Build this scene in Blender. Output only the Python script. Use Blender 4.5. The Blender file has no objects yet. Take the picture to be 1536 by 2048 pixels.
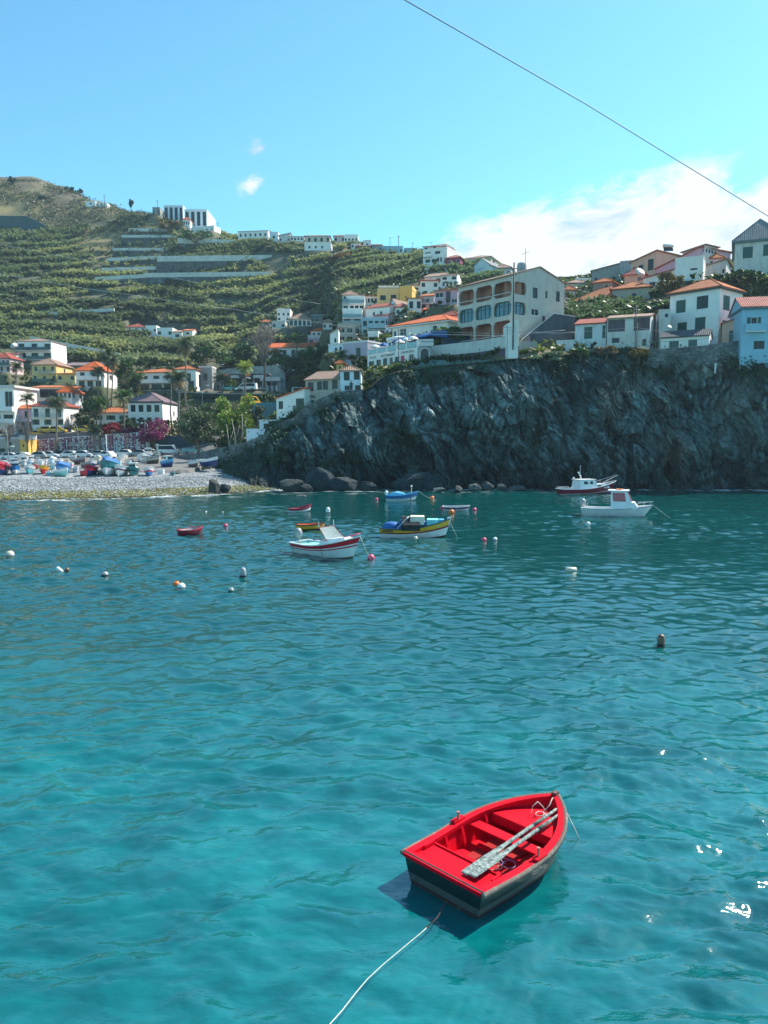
import bpy, math, random
import numpy as np
from mathutils import Vector, Matrix
R = math.radians
rng = random.Random(7)
nrg = np.random.default_rng(11)
scene = bpy.context.scene
COL = scene.collection

# ------------------------------------------------------------------ camera
CAMZ = 7.0; F = 1540.0; TH = math.atan(149 / 1540)
cam_d = bpy.data.cameras.new('camera'); cam = bpy.data.objects.new('camera', cam_d); COL.objects.link(cam)
cam.location = (0, 0, CAMZ); cam.rotation_euler = (math.pi / 2 - TH, 0, 0)
cam_d.sensor_fit = 'VERTICAL'; cam_d.sensor_height = 36; cam_d.lens = F / 2048 * 36
cam_d.clip_start = 0.1; cam_d.clip_end = 5000
scene.camera = cam
# ------------------------------------------------------------------ sun, sky, exposure
SUN = Vector((0.56, 0.39, 0.73)).normalized()
sd = bpy.data.lights.new('sun', 'SUN'); sd.energy = 5.0; sd.angle = R(0.5); sd.color = (1.0, 0.93, 0.82)
so = bpy.data.objects.new('sun', sd); COL.objects.link(so); so.rotation_euler = SUN.to_track_quat('Z', 'Y').to_euler()
scene.view_settings.view_transform = 'Standard'; scene.view_settings.look = 'None'
scene.view_settings.exposure = 0.84; scene.view_settings.gamma = 1.0
w = bpy.data.worlds.new('World'); scene.world = w; w.use_nodes = True
class NT:
    def __init__(s, tree): s.t = tree; s.n = tree.nodes; s.l = tree.links
    def new(s, typ, ins=None, **kw):
        nd = s.n.new(typ)
        for k, v in kw.items(): setattr(nd, k, v)
        if ins:
            for k, v in ins.items():
                s.put(nd.inputs[k], v)
        return nd
    def put(s, sock, v):
        if isinstance(v, bpy.types.NodeSocket): s.l.new(v, sock)
        else: sock.default_value = v
    def m(s, op, a, b=None, c=None, clamp=False):
        nd = s.n.new('ShaderNodeMath'); nd.operation = op; nd.use_clamp = clamp
        s.put(nd.inputs[0], a)
        if b is not None: s.put(nd.inputs[1], b)
        if c is not None: s.put(nd.inputs[2], c)
        return nd.outputs[0]
    def ramp(s, v, pts, interp='LINEAR'):
        nd = s.n.new('ShaderNodeValToRGB'); s.put(nd.inputs[0], v); cr = nd.color_ramp; cr.interpolation = interp
        while len(cr.elements) < len(pts): cr.elements.new(0.5)
        for e, (p, c) in zip(cr.elements, pts):
            e.position = p; e.color = (c, c, c, 1) if isinstance(c, (int, float)) else (*c[:3], 1)
        return nd.outputs[0]
    def mix(s, f, a, b, mode='MIX'):
        nd = s.n.new('ShaderNodeMix'); nd.data_type = 'RGBA'; nd.blend_type = mode
        s.put(nd.inputs[0], f)
        for i, v in ((6, a), (7, b)):
            if not isinstance(v, bpy.types.NodeSocket): v = (*v[:3], 1)
            s.put(nd.inputs[i], v)
        return nd.outputs[2]
    def noise(s, vec, scale, detail=4, rough=.5, dist=0, dims='3D'):
        nd = s.n.new('ShaderNodeTexNoise'); nd.noise_dimensions = dims
        if vec is not None: s.put(nd.inputs['Vector'], vec)
        nd.inputs['Scale'].default_value = scale; nd.inputs['Detail'].default_value = detail
        nd.inputs['Roughness'].default_value = rough; nd.inputs['Distortion'].default_value = dist
        return nd.outputs[0]
wt = NT(w.node_tree); w.node_tree.nodes.clear()
sky = wt.new('ShaderNodeTexSky'); sky.sky_type = 'NISHITA'; sky.sun_disc = False
sky.sun_elevation = math.asin(SUN.z); sky.sun_rotation = math.atan2(SUN.x, SUN.y)
sky.altitude = 0; sky.air_density = 1.0; sky.dust_density = 0.3; sky.ozone_density = 2.0
tc = wt.new('ShaderNodeTexCoord')
sep = wt.new('ShaderNodeSeparateXYZ', {0: tc.outputs['Generated']})
X_, Y_, Z_ = sep.outputs
ysafe = wt.m('MAXIMUM', Y_, 0.05)
U = wt.m('DIVIDE', X_, ysafe); E_ = wt.m('DIVIDE', Z_, ysafe)
tint = wt.mix(1.0, sky.outputs[0], (0.58, 1.05, 1.05), 'MULTIPLY')
def streak(u0, e0, slope, half, ulo, uhi, soft):
    # band of cloud along a slanted line, in direction coordinates
    c = wt.m('ADD', wt.m('MULTIPLY', wt.m('SUBTRACT', U, u0), slope), e0)
    dd = wt.m('ABSOLUTE', wt.m('SUBTRACT', E_, c))
    a = wt.m('SUBTRACT', 1.0, wt.m('DIVIDE', dd, half), clamp=True)
    b = wt.m('DIVIDE', wt.m('SUBTRACT', U, ulo), soft, clamp=True)
    c2 = wt.m('DIVIDE', wt.m('SUBTRACT', uhi, U), soft, clamp=True)
    return wt.m('MULTIPLY', a, wt.m('MULTIPLY', b, c2))
s1 = streak(0.25, 0.226, 0.26, 0.095, 0.02, 0.47, 0.10)
s2 = streak(0.45, 0.250, 0.62, 0.075, 0.34, 1.3, 0.10)
s3 = wt.m('MULTIPLY', streak(-0.160, 0.357, 0.3, 0.020, -0.182, -0.136, 0.02), 0.42)
s4 = wt.m('MULTIPLY', streak(-0.163, 0.316, 0.2, 0.018, -0.188, -0.140, 0.02), 0.32)
msk = wt.m('MAXIMUM', wt.m('MAXIMUM', s1, s2), wt.m('MAXIMUM', s3, s4))
cv = wt.new('ShaderNodeCombineXYZ', {0: U, 1: wt.m('ADD', wt.m('MULTIPLY', E_, 2.0), wt.m('MULTIPLY', U, -0.55)), 2: 0.0})
n1 = wt.noise(cv.outputs[0], 9, 10, .66, .35)
n2 = wt.noise(cv.outputs[0], 40, 6, .65, .2)
dens = wt.m('ADD', wt.m('MULTIPLY', n1, 0.8), wt.m('MULTIPLY', n2, 0.2))
edge = wt.m('ADD', dens, wt.m('MULTIPLY', msk, 0.62))
cl = wt.ramp(edge, [(0.54, 0), (0.61, .5), (0.72, 1)])
cl = wt.m('MULTIPLY', cl, wt.ramp(msk, [(0.0, 0), (0.18, 1)]))
shade = wt.ramp(wt.m('ADD', n1, wt.m('MULTIPLY', cl, .12)), [(0.40, (0.50, 0.68, 0.80)), (0.58, (0.90, 0.94, 0.96))])
bgS = wt.new('ShaderNodeBackground', {0: tint, 1: 0.122})
bgC = wt.new('ShaderNodeBackground', {0: shade, 1: 0.62})
mx = wt.new('ShaderNodeMixShader', {0: cl, 1: bgS.outputs[0], 2: bgC.outputs[0]})
wt.new('ShaderNodeOutputWorld', {0: mx.outputs[0]})

# ------------------------------------------------------------------ helpers
def P(px, py, Y):
    a = (px - 768) / F; b = -(py - 1024) / F
    dy = math.cos(TH) + b * math.sin(TH); dz = -math.sin(TH) + b * math.cos(TH)
    t = Y / dy
    return Vector((a * t, Y, CAMZ + dz * t))
def onz(px, py, z=0.0):
    q = P(px, py, 1.0); t = (z - CAMZ) / (q.z - CAMZ)
    return Vector((q.x * t, t, z))
def mppx(Y): return Y / F        # metres per (full size) pixel at depth Y

def meta(o, label=None, cat=None, group=None, kind=None):
    if label: o['label'] = label
    if cat: o['category'] = cat
    if group: o['group'] = group
    if kind: o['kind'] = kind
    return o
def thing(name, label, cat, loc=(0, 0, 0), rz=0, group=None):
    o = bpy.data.objects.new(name, None); COL.objects.link(o); o.empty_display_size = .2
    o.location = loc; o.rotation_euler = (0, 0, rz)
    return meta(o, label, cat, group)
class MB:
    def __init__(s): s.v = []; s.f = []; s.m = []; s.smooth = False
    def add(s, vs, fs, mi=0):
        n = len(s.v); s.v += [tuple(v) for v in vs]
        s.f += [tuple(i + n for i in f) for f in fs]; s.m += [mi] * len(fs)
        return s
    def quad(s, a, b, c, d, mi=0): return s.add([a, b, c, d], [(0, 1, 2, 3)], mi)
    def box(s, x0, x1, y0, y1, z0, z1, mi=0):
        return s.add([(x0, y0, z0), (x1, y0, z0), (x1, y1, z0), (x0, y1, z0), (x0, y0, z1), (x1, y0, z1), (x1, y1, z1), (x0, y1, z1)],
                     [(0, 3, 2, 1), (4, 5, 6, 7), (0, 1, 5, 4), (1, 2, 6, 5), (2, 3, 7, 6), (3, 0, 4, 7)], mi)
    def tube(s, pts, r, n=6, mi=0, cap=True):
        pts = [Vector(p) for p in pts]; k = len(pts); rs = r if isinstance(r, (list, tuple)) else [r] * k
        vs = []; 
        up = Vector((0, 0, 1))
        for i, p in enumerate(pts):
            t = (pts[min(i + 1, k - 1)] - pts[max(i - 1, 0)])
            if t.length < 1e-9: t = Vector((0, 0, 1))
            t.normalize()
            a = t.cross(up if abs(t.z) < .95 else Vector((1, 0, 0))).normalized(); b = t.cross(a)
            for j in range(n):
                q = 2 * math.pi * j / n
                vs.append(p + (a * math.cos(q) + b * math.sin(q)) * rs[i])
        fs = [(i * n + j, (i + 1) * n + j, (i + 1) * n + (j + 1) % n, i * n + (j + 1) % n) for i in range(k - 1) for j in range(n)]
        if cap: fs += [tuple(range(n)), tuple((k - 1) * n + j for j in reversed(range(n)))]
        return s.add(vs, fs, mi)
    def lathe(s, prof, n=12, c=(0, 0, 0), mi=0, axis='z', sx=1, sy=1):
        vs = []
        for r, z in prof:
            for j in range(n):
                q = 2 * math.pi * j / n; x, y = r * math.cos(q) * sx, r * math.sin(q) * sy
                v = (x, y, z) if axis == 'z' else ((z, x, y) if axis == 'x' else (y, z, x))
                vs.append((v[0] + c[0], v[1] + c[1], v[2] + c[2]))
        k = len(prof)
        fs = [(i * n + j, i * n + (j + 1) % n, (i + 1) * n + (j + 1) % n, (i + 1) * n + j) for i in range(k - 1) for j in range(n)]
        fs += [tuple(reversed(range(n))), tuple((k - 1) * n + j for j in range(n))]
        return s.add(vs, fs, mi)
    def ball(s, c, r, mi=0, n=10, sz=1.0, sx=1.0):
        k = max(5, n // 2 + 1)
        return s.lathe([(max(r * math.sin(math.pi * i / k), 1e-3), -r * sz * math.cos(math.pi * i / k)) for i in range(k + 1)], n, c, mi, sx=sx, sy=sx)
    def prism(s, poly, y0, y1, mi=0):   # polygon in xz, extruded along y
        n = len(poly); vs = [(x, y0, z) for x, z in poly] + [(x, y1, z) for x, z in poly]
        fs = [tuple(range(n)), tuple(n + j for j in reversed(range(n)))] + [(j, n + j, n + (j + 1) % n, (j + 1) % n) for j in range(n)]
        return s.add(vs, fs, mi)
    def xf(s, M):
        s.v = [tuple(M @ Vector(v)) for v in s.v]; return s
    def build(s, name, mats, parent=None, smooth=False, fix=True):
        me = bpy.data.meshes.new(name); me.from_pydata(s.v, [], s.f)
        if not isinstance(mats, (list, tuple)): mats = [mats]
        for m_ in mats: me.materials.append(m_)
        me.polygons.foreach_set('material_index', s.m)
        if fix:
            import bmesh
            bm = bmesh.new(); bm.from_mesh(me); bmesh.ops.recalc_face_normals(bm, faces=bm.faces); bm.to_mesh(me); bm.free()
        me.polygons.foreach_set('use_smooth', [smooth] * len(me.polygons))
        me.update()
        o = bpy.data.objects.new(name, me); COL.objects.link(o)
        if parent is not None: o.parent = parent
        return o
def npmesh(name, V, Q, mats, smooth=False, cols=None, parent=None):
    V = np.asarray(V, np.float32); Q = np.asarray(Q, np.int32); k = Q.shape[1]
    me = bpy.data.meshes.new(name); me.vertices.add(len(V)); me.vertices.foreach_set('co', V.ravel())
    me.loops.add(Q.size); me.loops.foreach_set('vertex_index', Q.ravel())
    me.polygons.add(len(Q)); me.polygons.foreach_set('loop_start', np.arange(0, Q.size, k, dtype=np.int32))
    me.polygons.foreach_set('loop_total', np.full(len(Q), k, np.int32))
    me.polygons.foreach_set('use_smooth', np.full(len(Q), smooth, bool))
    if cols is not None:
        for nm, c in cols.items():
            at = me.color_attributes.new(nm, 'FLOAT_COLOR', 'POINT')
            c4 = np.ones((len(V), 4), np.float32); c4[:, :c.shape[1]] = c; at.data.foreach_set('color', c4.ravel())
    for m_ in (mats if isinstance(mats, (list, tuple)) else [mats]): me.materials.append(m_)
    me.update(calc_edges=True); me.validate()
    o = bpy.data.objects.new(name, me); COL.objects.link(o)
    if parent is not None: o.parent = parent
    return o
def gridq(nr, nc):
    i, j = np.meshgrid(np.arange(nr - 1), np.arange(nc - 1), indexing='ij'); a = (i * nc + j).ravel()
    return np.stack([a, a + 1, a + nc + 1, a + nc], 1)
# numpy value noise
_T = nrg.random((256, 256))
def vn2(x, y):
    x = np.asarray(x, float); y = np.asarray(y, float)
    xi = np.floor(x).astype(int); yi = np.floor(y).astype(int); fx = x - xi; fy = y - yi
    fx = fx * fx * (3 - 2 * fx); fy = fy * fy * (3 - 2 * fy)
    g = lambda a, b: _T[a & 255, b & 255]
    return (g(xi, yi) * (1 - fx) + g(xi + 1, yi) * fx) * (1 - fy) + (g(xi, yi + 1) * (1 - fx) + g(xi + 1, yi + 1) * fx) * fy * 1.0
def fbm(x, y, o=5, g=.5):
    s = 0; a = 1; t = 0
    for i in range(o):
        s = s + a * (vn2(x * 2 ** i + 17.3 * i, y * 2 ** i + 9.1 * i) - .5); t += a; a *= g
    return s / t * 2
def ridge(x, y, o=5, g=.5):
    s = 0; a = 1; t = 0
    for i in range(o):
        s = s + a * (1 - np.abs(2 * vn2(x * 2 ** i + 31.7 * i, y * 2 ** i + 5.7 * i) - 1)); t += a; a *= g
    return s / t

def facets(x, y, seed):
    # every cell of a jittered grid is a small tilted plane: sharp-edged broken rock
    r = np.random.default_rng(seed); J = r.random((64, 64, 2)); Hh = r.normal(size=(64, 64)); G = r.normal(size=(64, 64, 2))
    xi = np.floor(x).astype(int); yi = np.floor(y).astype(int); best = np.full(x.shape, 9e9); out = np.zeros(x.shape)
    for a in (-1, 0, 1):
        for b in (-1, 0, 1):
            i, j = (xi + a) & 63, (yi + b) & 63; dx = x - (xi + a + J[i, j, 0]); dy = y - (yi + b + J[i, j, 1]); d = dx * dx + dy * dy
            m = d < best; best = np.where(m, d, best); out = np.where(m, Hh[i, j] * .5 + G[i, j, 0] * dx + G[i, j, 1] * dy, out)
    return out
# ------------------------------------------------------------------ materials
MATS = {}
def mat(name, c, rough=.6, var=.12, scale=1.5, bump=0, metal=0, spec=.5, stain=0.0, c2=None):
    if name in MATS: return MATS[name]
    m = bpy.data.materials.new(name); m.use_nodes = True; m.node_tree.nodes.clear(); t = NT(m.node_tree)
    g = t.new('ShaderNodeNewGeometry').outputs['Position']
    n = t.noise(g, scale, 5, .6)
    lo = tuple(x * (1 - var) for x in c); hi = tuple(min(1, x * (1 + var)) for x in (c2 or c))
    col = t.ramp(n, [(.3, lo), (.7, hi)])
    if stain:
        mp = t.new('ShaderNodeMapping', {0: g, 3: (1.6, 1.6, .35)})
        s_ = t.ramp(t.noise(mp.outputs[0], 1.3, 6, .65), [(.48, 0), (.72, 1)])
        col = t.mix(t.m('MULTIPLY', s_, stain), col, tuple(x * .42 for x in c))
    b = t.new('ShaderNodeBsdfPrincipled', {'Base Color': col, 'Roughness': rough, 'Metallic': metal, 'Specular IOR Level': spec})
    if bump:
        bn = t.new('ShaderNodeBump', {'Height': t.noise(g, scale * 6, 4), 'Strength': bump, 'Distance': .03})
        t.l.new(bn.outputs[0], b.inputs['Normal'])
    t.new('ShaderNodeOutputMaterial', {0: b.outputs[0]}); MATS[name] = m; return m
def roofmat(name, c, tile=.28):
    if name in MATS: return MATS[name]
    m = bpy.data.materials.new(name); m.use_nodes = True; m.node_tree.nodes.clear(); t = NT(m.node_tree)
    o = t.new('ShaderNodeTexCoord').outputs['Object']
    g = t.new('ShaderNodeNewGeometry').outputs['Position']
    v = t.new('ShaderNodeTexVoronoi', {'Vector': o, 'Scale': 3.2})
    n = t.noise(g, .7, 5, .6)
    col = t.mix(.35, t.ramp(n, [(.3, tuple(x * .72 for x in c)), (.7, tuple(min(1, x * 1.15) for x in c))]), t.ramp(t.new('ShaderNodeSeparateColor', {0: v.outputs['Color']}).outputs[0], [(0, .25), (1, .8)]), 'SOFT_LIGHT')
    hs = t.new('ShaderNodeHueSaturation', {'Saturation': 1.0, 'Color': col})
    sp = t.new('ShaderNodeSeparateXYZ', {0: o})
    # tile rolls down the slope and courses across it
    wx = t.m('SINE', t.m('MULTIPLY', sp.outputs[0], 2 * math.pi / tile)); wy = t.m('SINE', t.m('MULTIPLY', sp.outputs[1], 2 * math.pi / tile))
    nr = t.new('ShaderNodeSeparateXYZ', {0: t.new('ShaderNodeTexCoord').outputs['Normal']})
    side = t.m('GREATER_THAN', t.m('ABSOLUTE', nr.outputs[0]), t.m('ABSOLUTE', nr.outputs[1]))
    hgt = t.m('ADD', t.m('MULTIPLY', wx, t.m('SUBTRACT', 1.0, side)), t.m('MULTIPLY', wy, side))
    dk = t.ramp(hgt, [(0.0, .68), (.5, 1.0)])
    crs = t.m('FRACT', t.m('MULTIPLY', sp.outputs[2], 5.5))
    colr = t.mix(.85, hs.outputs[0], dk, 'MULTIPLY')
    colr = t.mix(.35, colr, t.ramp(crs, [(0.0, .4), (.25, 1)]), 'MULTIPLY')
    bn = t.new('ShaderNodeBump', {'Height': t.m('ADD', hgt, crs), 'Strength': .8, 'Distance': .05})
    b = t.new('ShaderNodeBsdfPrincipled', {'Base Color': colr, 'Roughness': .85, 'Normal': bn.outputs[0]})
    t.new('ShaderNodeOutputMaterial', {0: b.outputs[0]}); MATS[name] = m; return m
def stonemat(name, c, scale=1.6, dark=.35):
    if name in MATS: return MATS[name]
    m = bpy.data.materials.new(name); m.use_nodes = True; m.node_tree.nodes.clear(); t = NT(m.node_tree)
    g = t.new('ShaderNodeNewGeometry').outputs['Position']
    mp = t.new('ShaderNodeMapping', {0: g, 3: (1, 1, 1.7)})
    v = t.new('ShaderNodeTexVoronoi', {'Vector': mp.outputs[0], 'Scale': scale}, feature='DISTANCE_TO_EDGE')
    v2 = t.new('ShaderNodeTexVoronoi', {'Vector': mp.outputs[0], 'Scale': scale})
    base = t.mix(1, c, t.ramp(t.new('ShaderNodeSeparateColor', {0: v2.outputs['Color']}).outputs[0], [(0, .6), (1, 1.45)]), 'MULTIPLY')
    base = t.mix(t.ramp(t.noise(g, .5, 5), [(.4, 0), (.65, .8)]), base, tuple(x * .5 for x in c))
    col = t.mix(t.ramp(v.outputs[0], [(0, dark + .5), (.07, 0)]), base, tuple(x * .3 for x in c))
    bn = t.new('ShaderNodeBump', {'Height': t.ramp(v.outputs[0], [(0, 0), (.12, 1)]), 'Strength': .7, 'Distance': .08})
    b = t.new('ShaderNodeBsdfPrincipled', {'Base Color': col, 'Roughness': .9, 'Normal': bn.outputs[0]})
    t.new('ShaderNodeOutputMaterial', {0: b.outputs[0]}); MATS[name] = m; return m
def attmat(name, rough=.75, bump=.4, scale=3, trans=0, var=.35, strata=False):
    if name in MATS: return MATS[name]
    m = bpy.data.materials.new(name); m.use_nodes = True; m.node_tree.nodes.clear(); t = NT(m.node_tree)
    g = t.new('ShaderNodeNewGeometry').outputs['Position']
    a = t.new('ShaderNodeVertexColor', layer_name='Col').outputs[0]
    n = t.noise(g, scale, 8, .65)
    col = t.mix(1, a, t.ramp(n, [(.25, 1 - var), (.75, 1 + var)]), 'MULTIPLY')
    hh = n
    if strata:                                          # folded layers, fissures and streaks of the rock
        warp = t.new('ShaderNodeTexNoise', {'Vector': g, 'Scale': .055, 'Detail': 2.0}).outputs['Color']
        wp = t.new('ShaderNodeVectorMath', {0: g, 1: t.new('ShaderNodeVectorMath', {0: t.new('ShaderNodeVectorMath', {0: warp, 1: (.5, .5, .5)}, operation='SUBTRACT').outputs[0], 3: 15.0}, operation='SCALE').outputs[0]}, operation='ADD').outputs[0]
        wv = t.new('ShaderNodeTexWave', {'Vector': wp, 'Scale': .45, 'Distortion': 3.2, 'Detail': 8.0, 'Detail Scale': 2.2, 'Detail Roughness': .72}, bands_direction='X')
        wv2 = t.new('ShaderNodeTexWave', {'Vector': wp, 'Scale': .30, 'Distortion': 3.5, 'Detail': 8.0, 'Detail Scale': 1.6, 'Detail Roughness': .7}, bands_direction='DIAGONAL')
        sel = t.ramp(t.noise(g, .13, 2, .5), [(.44, 0), (.56, 1)])
        wf = t.mix(sel, wv.outputs['Fac'], wv2.outputs['Fac'])
        vo = t.new('ShaderNodeTexVoronoi', {'Vector': t.new('ShaderNodeMapping', {0: wp, 3: (.16, .16, .12)}).outputs[0], 'Scale': 1.3}, feature='DISTANCE_TO_EDGE')
        fis = t.ramp(vo.outputs[0], [(0, .25), (.06, 1)])
        msk = t.ramp(t.noise(g, .17, 4, .6, .6), [(.44, .05), (.62, .9)])
        stn = t.noise(t.new('ShaderNodeMapping', {0: wp, 3: (.8, .8, .22)}).outputs[0], .9, 9, .74, .4)
        col = t.mix(msk, col, t.mix(1, col, t.ramp(wf, [(.20, .55), (.55, 1.0), (.85, 1.6)]), 'MULTIPLY'))
        col = t.mix(.8, col, t.ramp(stn, [(.36, .35), (.52, 1.0), (.68, 2.2)]), 'MULTIPLY')
        col = t.mix(.7, col, fis, 'MULTIPLY')
        hh = t.m('ADD', t.m('ADD', n, t.m('MULTIPLY', t.m('MULTIPLY', wf, msk), .35)), t.m('ADD', t.m('MULTIPLY', fis, .8), stn))
    b = t.new('ShaderNodeBsdfPrincipled', {'Base Color': col, 'Roughness': rough, 'Specular IOR Level': .3})
    if bump:
        bn = t.new('ShaderNodeBump', {'Height': hh, 'Strength': bump, 'Distance': .3}); t.l.new(bn.outputs[0], b.inputs['Normal'])
    out = b.outputs[0]
    if trans:
        tr = t.new('ShaderNodeBsdfTranslucent', {0: t.mix(1, col, (1.1, 1.3, .8), 'MULTIPLY')})
        out = t.new('ShaderNodeMixShader', {0: trans, 1: out, 2: tr.outputs[0]}).outputs[0]
    t.new('ShaderNodeOutputMaterial', {0: out}); MATS[name] = m; return m
def leafmat(name, c, trans=.25):
    if name in MATS: return MATS[name]
    m = bpy.data.materials.new(name); m.use_nodes = True; m.node_tree.nodes.clear(); t = NT(m.node_tree)
    g = t.new('ShaderNodeNewGeometry')
    col = t.ramp(g.outputs['Random Per Island'], [(0, tuple(x * .55 for x in c)), (.6, c), (1, tuple(min(1, x * 1.7) for x in c))])
    b = t.new('ShaderNodeBsdfPrincipled', {'Base Color': col, 'Roughness': .5, 'Specular IOR Level': .4})
    tr = t.new('ShaderNodeBsdfTranslucent', {0: t.mix(1, col, (1.3, 1.4, .6), 'MULTIPLY')})
    o = t.new('ShaderNodeMixShader', {0: trans, 1: b.outputs[0], 2: tr.outputs[0]})
    t.new('ShaderNodeOutputMaterial', {0: o.outputs[0]}); MATS[name] = m; return m
WH = lambda: mat('wall_white', (.80, .80, .79), .8, .05, .6, stain=.22)
C = {
 'white': (.83, .80, .755), 'cream': (.62, .56, .46), 'beige': (.42, .38, .33), 'yellow': (.72, .50, .20), 'deepyellow': (.78, .48, .12),
 'pink': (.70, .50, .52), 'salmon': (.66, .40, .30), 'purplegrey': (.40, .38, .46), 'grey': (.34, .36, .37), 'blue': (.28, .48, .60),
 'teal': (.30, .46, .52), 'lightgrey': (.60, .58, .55), 'crimson': (.28, .05, .10), 'brown': (.26, .21, .20), 'paleblue': (.66, .74, .80), 'mauve': (.55, .36, .44),
 'concrete': (.30, .31, .30), 'darkgrey': (.10, .12, .14), 'weathered': (.60, .66, .68)}
def wallm(c): return mat('wall_' + c, C[c], .85, .06, .6, stain=.5 if c in ('weathered', 'grey', 'concrete', 'lightgrey') else .22)
RC = {'orange': (.62, .17, .05), 'bright': (.78, .14, .025), 'red': (.42, .08, .05), 'tan': (.42, .26, .19), 'purple': (.24, .17, .19), 'dark': (.09, .10, .12), 'grey': (.28, .28, .30), 'pinkred': (.55, .16, .12)}
def roofm(c): return roofmat('roof_' + c, RC[c])
GLASS = mat('window_glass', (.010, .022, .030), .18, .3, .8, spec=.3)
GREEN = mat('green_shutter', (.012, .085, .075), .5, .15, 3)
FRAME = mat('white_frame', (.72, .72, .70), .5)
DKFRAME = mat('dark_frame', (.04, .055, .06), .5)
RAIL = mat('railing_metal', (.30, .32, .33), .5)
CONC = mat('concrete', (.33, .33, .31), .9, .15, .5, bump=.3, stain=.5)
SLAB = mat('pale_slab', (.62, .62, .60), .8, .08, .8, stain=.3)
BARK = mat('bark', (.16, .13, .10), .9, .3, 4, bump=.5)
GREY_POLE = mat('pole_grey', (.35, .37, .38), .5)
WHITE_POLE = mat('pole_white', (.70, .70, .68), .5)
# ------------------------------------------------------------------ buildings
PADS = []      # (origin xy, ex, ey, w, d, z)
def W(v0, v1, n, wid, st='w', a=0.06, b=0.94):
    """n evenly spread openings of width wid (fraction of the facade)"""
    if n == 1: cs = [(a + b) / 2]
    else: cs = [a + wid / 2 + (b - a - wid) * i / (n - 1) for i in range(n)]
    return [(c - wid / 2, c + wid / 2, v0, v1, st) for c in cs]
def wall_face(mb, wd, z0, zb, z1, ops, M, rev=.18, mi=0):
    us = sorted({0.0, 1.0, *[o[0] for o in ops], *[o[1] for o in ops]})
    vs = sorted({0.0, 1.0, *[o[2] for o in ops], *[o[3] for o in ops]})
    Z = lambda v: zb + (z1 - zb) * v
    T = lambda x, y, z: M @ Vector((x, y, z))
    for i in range(len(us) - 1):
        for j in range(len(vs) - 1):
            uc = (us[i] + us[i + 1]) / 2; vc = (vs[j] + vs[j + 1]) / 2
            if any(o[0] < uc < o[1] and o[2] < vc < o[3] for o in ops): continue
            mb.quad(T(us[i] * wd, 0, Z(vs[j])), T(us[i + 1] * wd, 0, Z(vs[j])), T(us[i + 1] * wd, 0, Z(vs[j + 1])), T(us[i] * wd, 0, Z(vs[j + 1])), mi)
    if z0 < zb: mb.quad(T(0, 0, z0), T(wd, 0, z0), T(wd, 0, zb), T(0, 0, zb), mi)
    for o in ops:
        x0, x1, a, b = o[0] * wd, o[1] * wd, Z(o[2]), Z(o[3])
        r = rev if o[4] not in 'L' else 1.6
        for p, q in (((x0, a), (x1, a)), ((x1, a), (x1, b)), ((x1, b), (x0, b)), ((x0, b), (x0, a))):
            mb.quad(T(p[0], 0, p[1]), T(q[0], 0, q[1]), T(q[0], r, q[1]), T(p[0], r, p[1]), mi)
def add_openings(root, ops, wd, zb, z1, M):
    Z = lambda v: zb + (z1 - zb) * v
    for o in ops:
        x0, x1, a, b, st = o[0] * wd, o[1] * wd, Z(o[2]), Z(o[3]), o[4]
        W_ = x1 - x0; H_ = b - a
        if st == 'g':                                  # closed slatted green shutters
            mb = MB()
            mb.box(x0 + .02, x1 - .02, .08, .14, a + .02, b - .02)
            for k in range(2):
                xa = x0 + .08 + k * W_ / 2; xb = x0 + W_ / 2 * (k + 1) - .08
                n = max(3, int(H_ / .16))
                for q in range(n):
                    zz = a + .1 + (H_ - .2) * q / n
                    mb.box(xa, xb, .055, .078, zz, zz + (H_ - .2) / n * .6)
            mb.xf(M).build('shutter', GREEN, root); continue
        if st == 'd' or st == 'D':                     # door
            mb = MB().box(x0 + .01, x1 - .01, .1, .15, a, b - .01)
            mb.box(x0 + .12, x0 + W_ * .46, .08, .098, a + .2, a + H_ * .45).box(x0 + W_ * .54, x1 - .12, .08, .098, a + .2, a + H_ * .45)
            mb.box(x0 + .12, x0 + W_ * .46, .08, .098, a + H_ * .52, b - .2).box(x0 + W_ * .54, x1 - .12, .08, .098, a + H_ * .52, b - .2)
            mb.xf(M).build('door', GREEN if st == 'd' else mat('door_dark', (.05, .045, .05), .5), root); continue
        fr = MB(); t = min(.06, W_ * .07); fm = FRAME
        if st in ('s', 'k'): fm = GREEN
        if st in 'GL': fm = DKFRAME
        if st == 'm': fm = mat('maroon_frame', (.11, .035, .055), .5)
        y = .12 if st != 'L' else 1.5
        fr.box(x0, x1, y - .03, y + .03, a, a + t).box(x0, x1, y - .03, y + .03, b - t, b)
        fr.box(x0, x0 + t, y - .03, y + .03, a + t, b - t).box(x1 - t, x1, y - .03, y + .03, a + t, b - t)
        nm = max(1, round(W_ / (.75 if st not in 'GL' else 1.4)))
        for k in range(1, nm):
            xc = x0 + W_ * k / nm; fr.box(xc - t * .4, xc + t * .4, y - .025, y + .025, a + t, b - t)
        if st == 'w': fr.box(x0 - .05, x1 + .05, -.07, -.003, a - .1, a - .005)
        f = fr.xf(M).build('window', fm, root)
        MB().quad((x0 + .01, y + .02, a + .01), (x1 - .01, y + .02, a + .01), (x1 - .01, y + .02, b - .01), (x0 + .01, y + .02, b - .01)).xf(M).build('pane', GLASS if st != 'm' else mat('maroon_pane', (.055, .018, .04), .2, .5, 1.5, spec=.4), f)
        if st == 's':                                  # shutters swung open on both sides
            for xa_, xb_ in ((x0 - W_ * .42, x0 - .02), (x1 + .02, x1 + W_ * .42)):
                MB().box(xa_, xb_, -.06, -.005, a, b).xf(M).build('shutter', GREEN, f)
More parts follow.
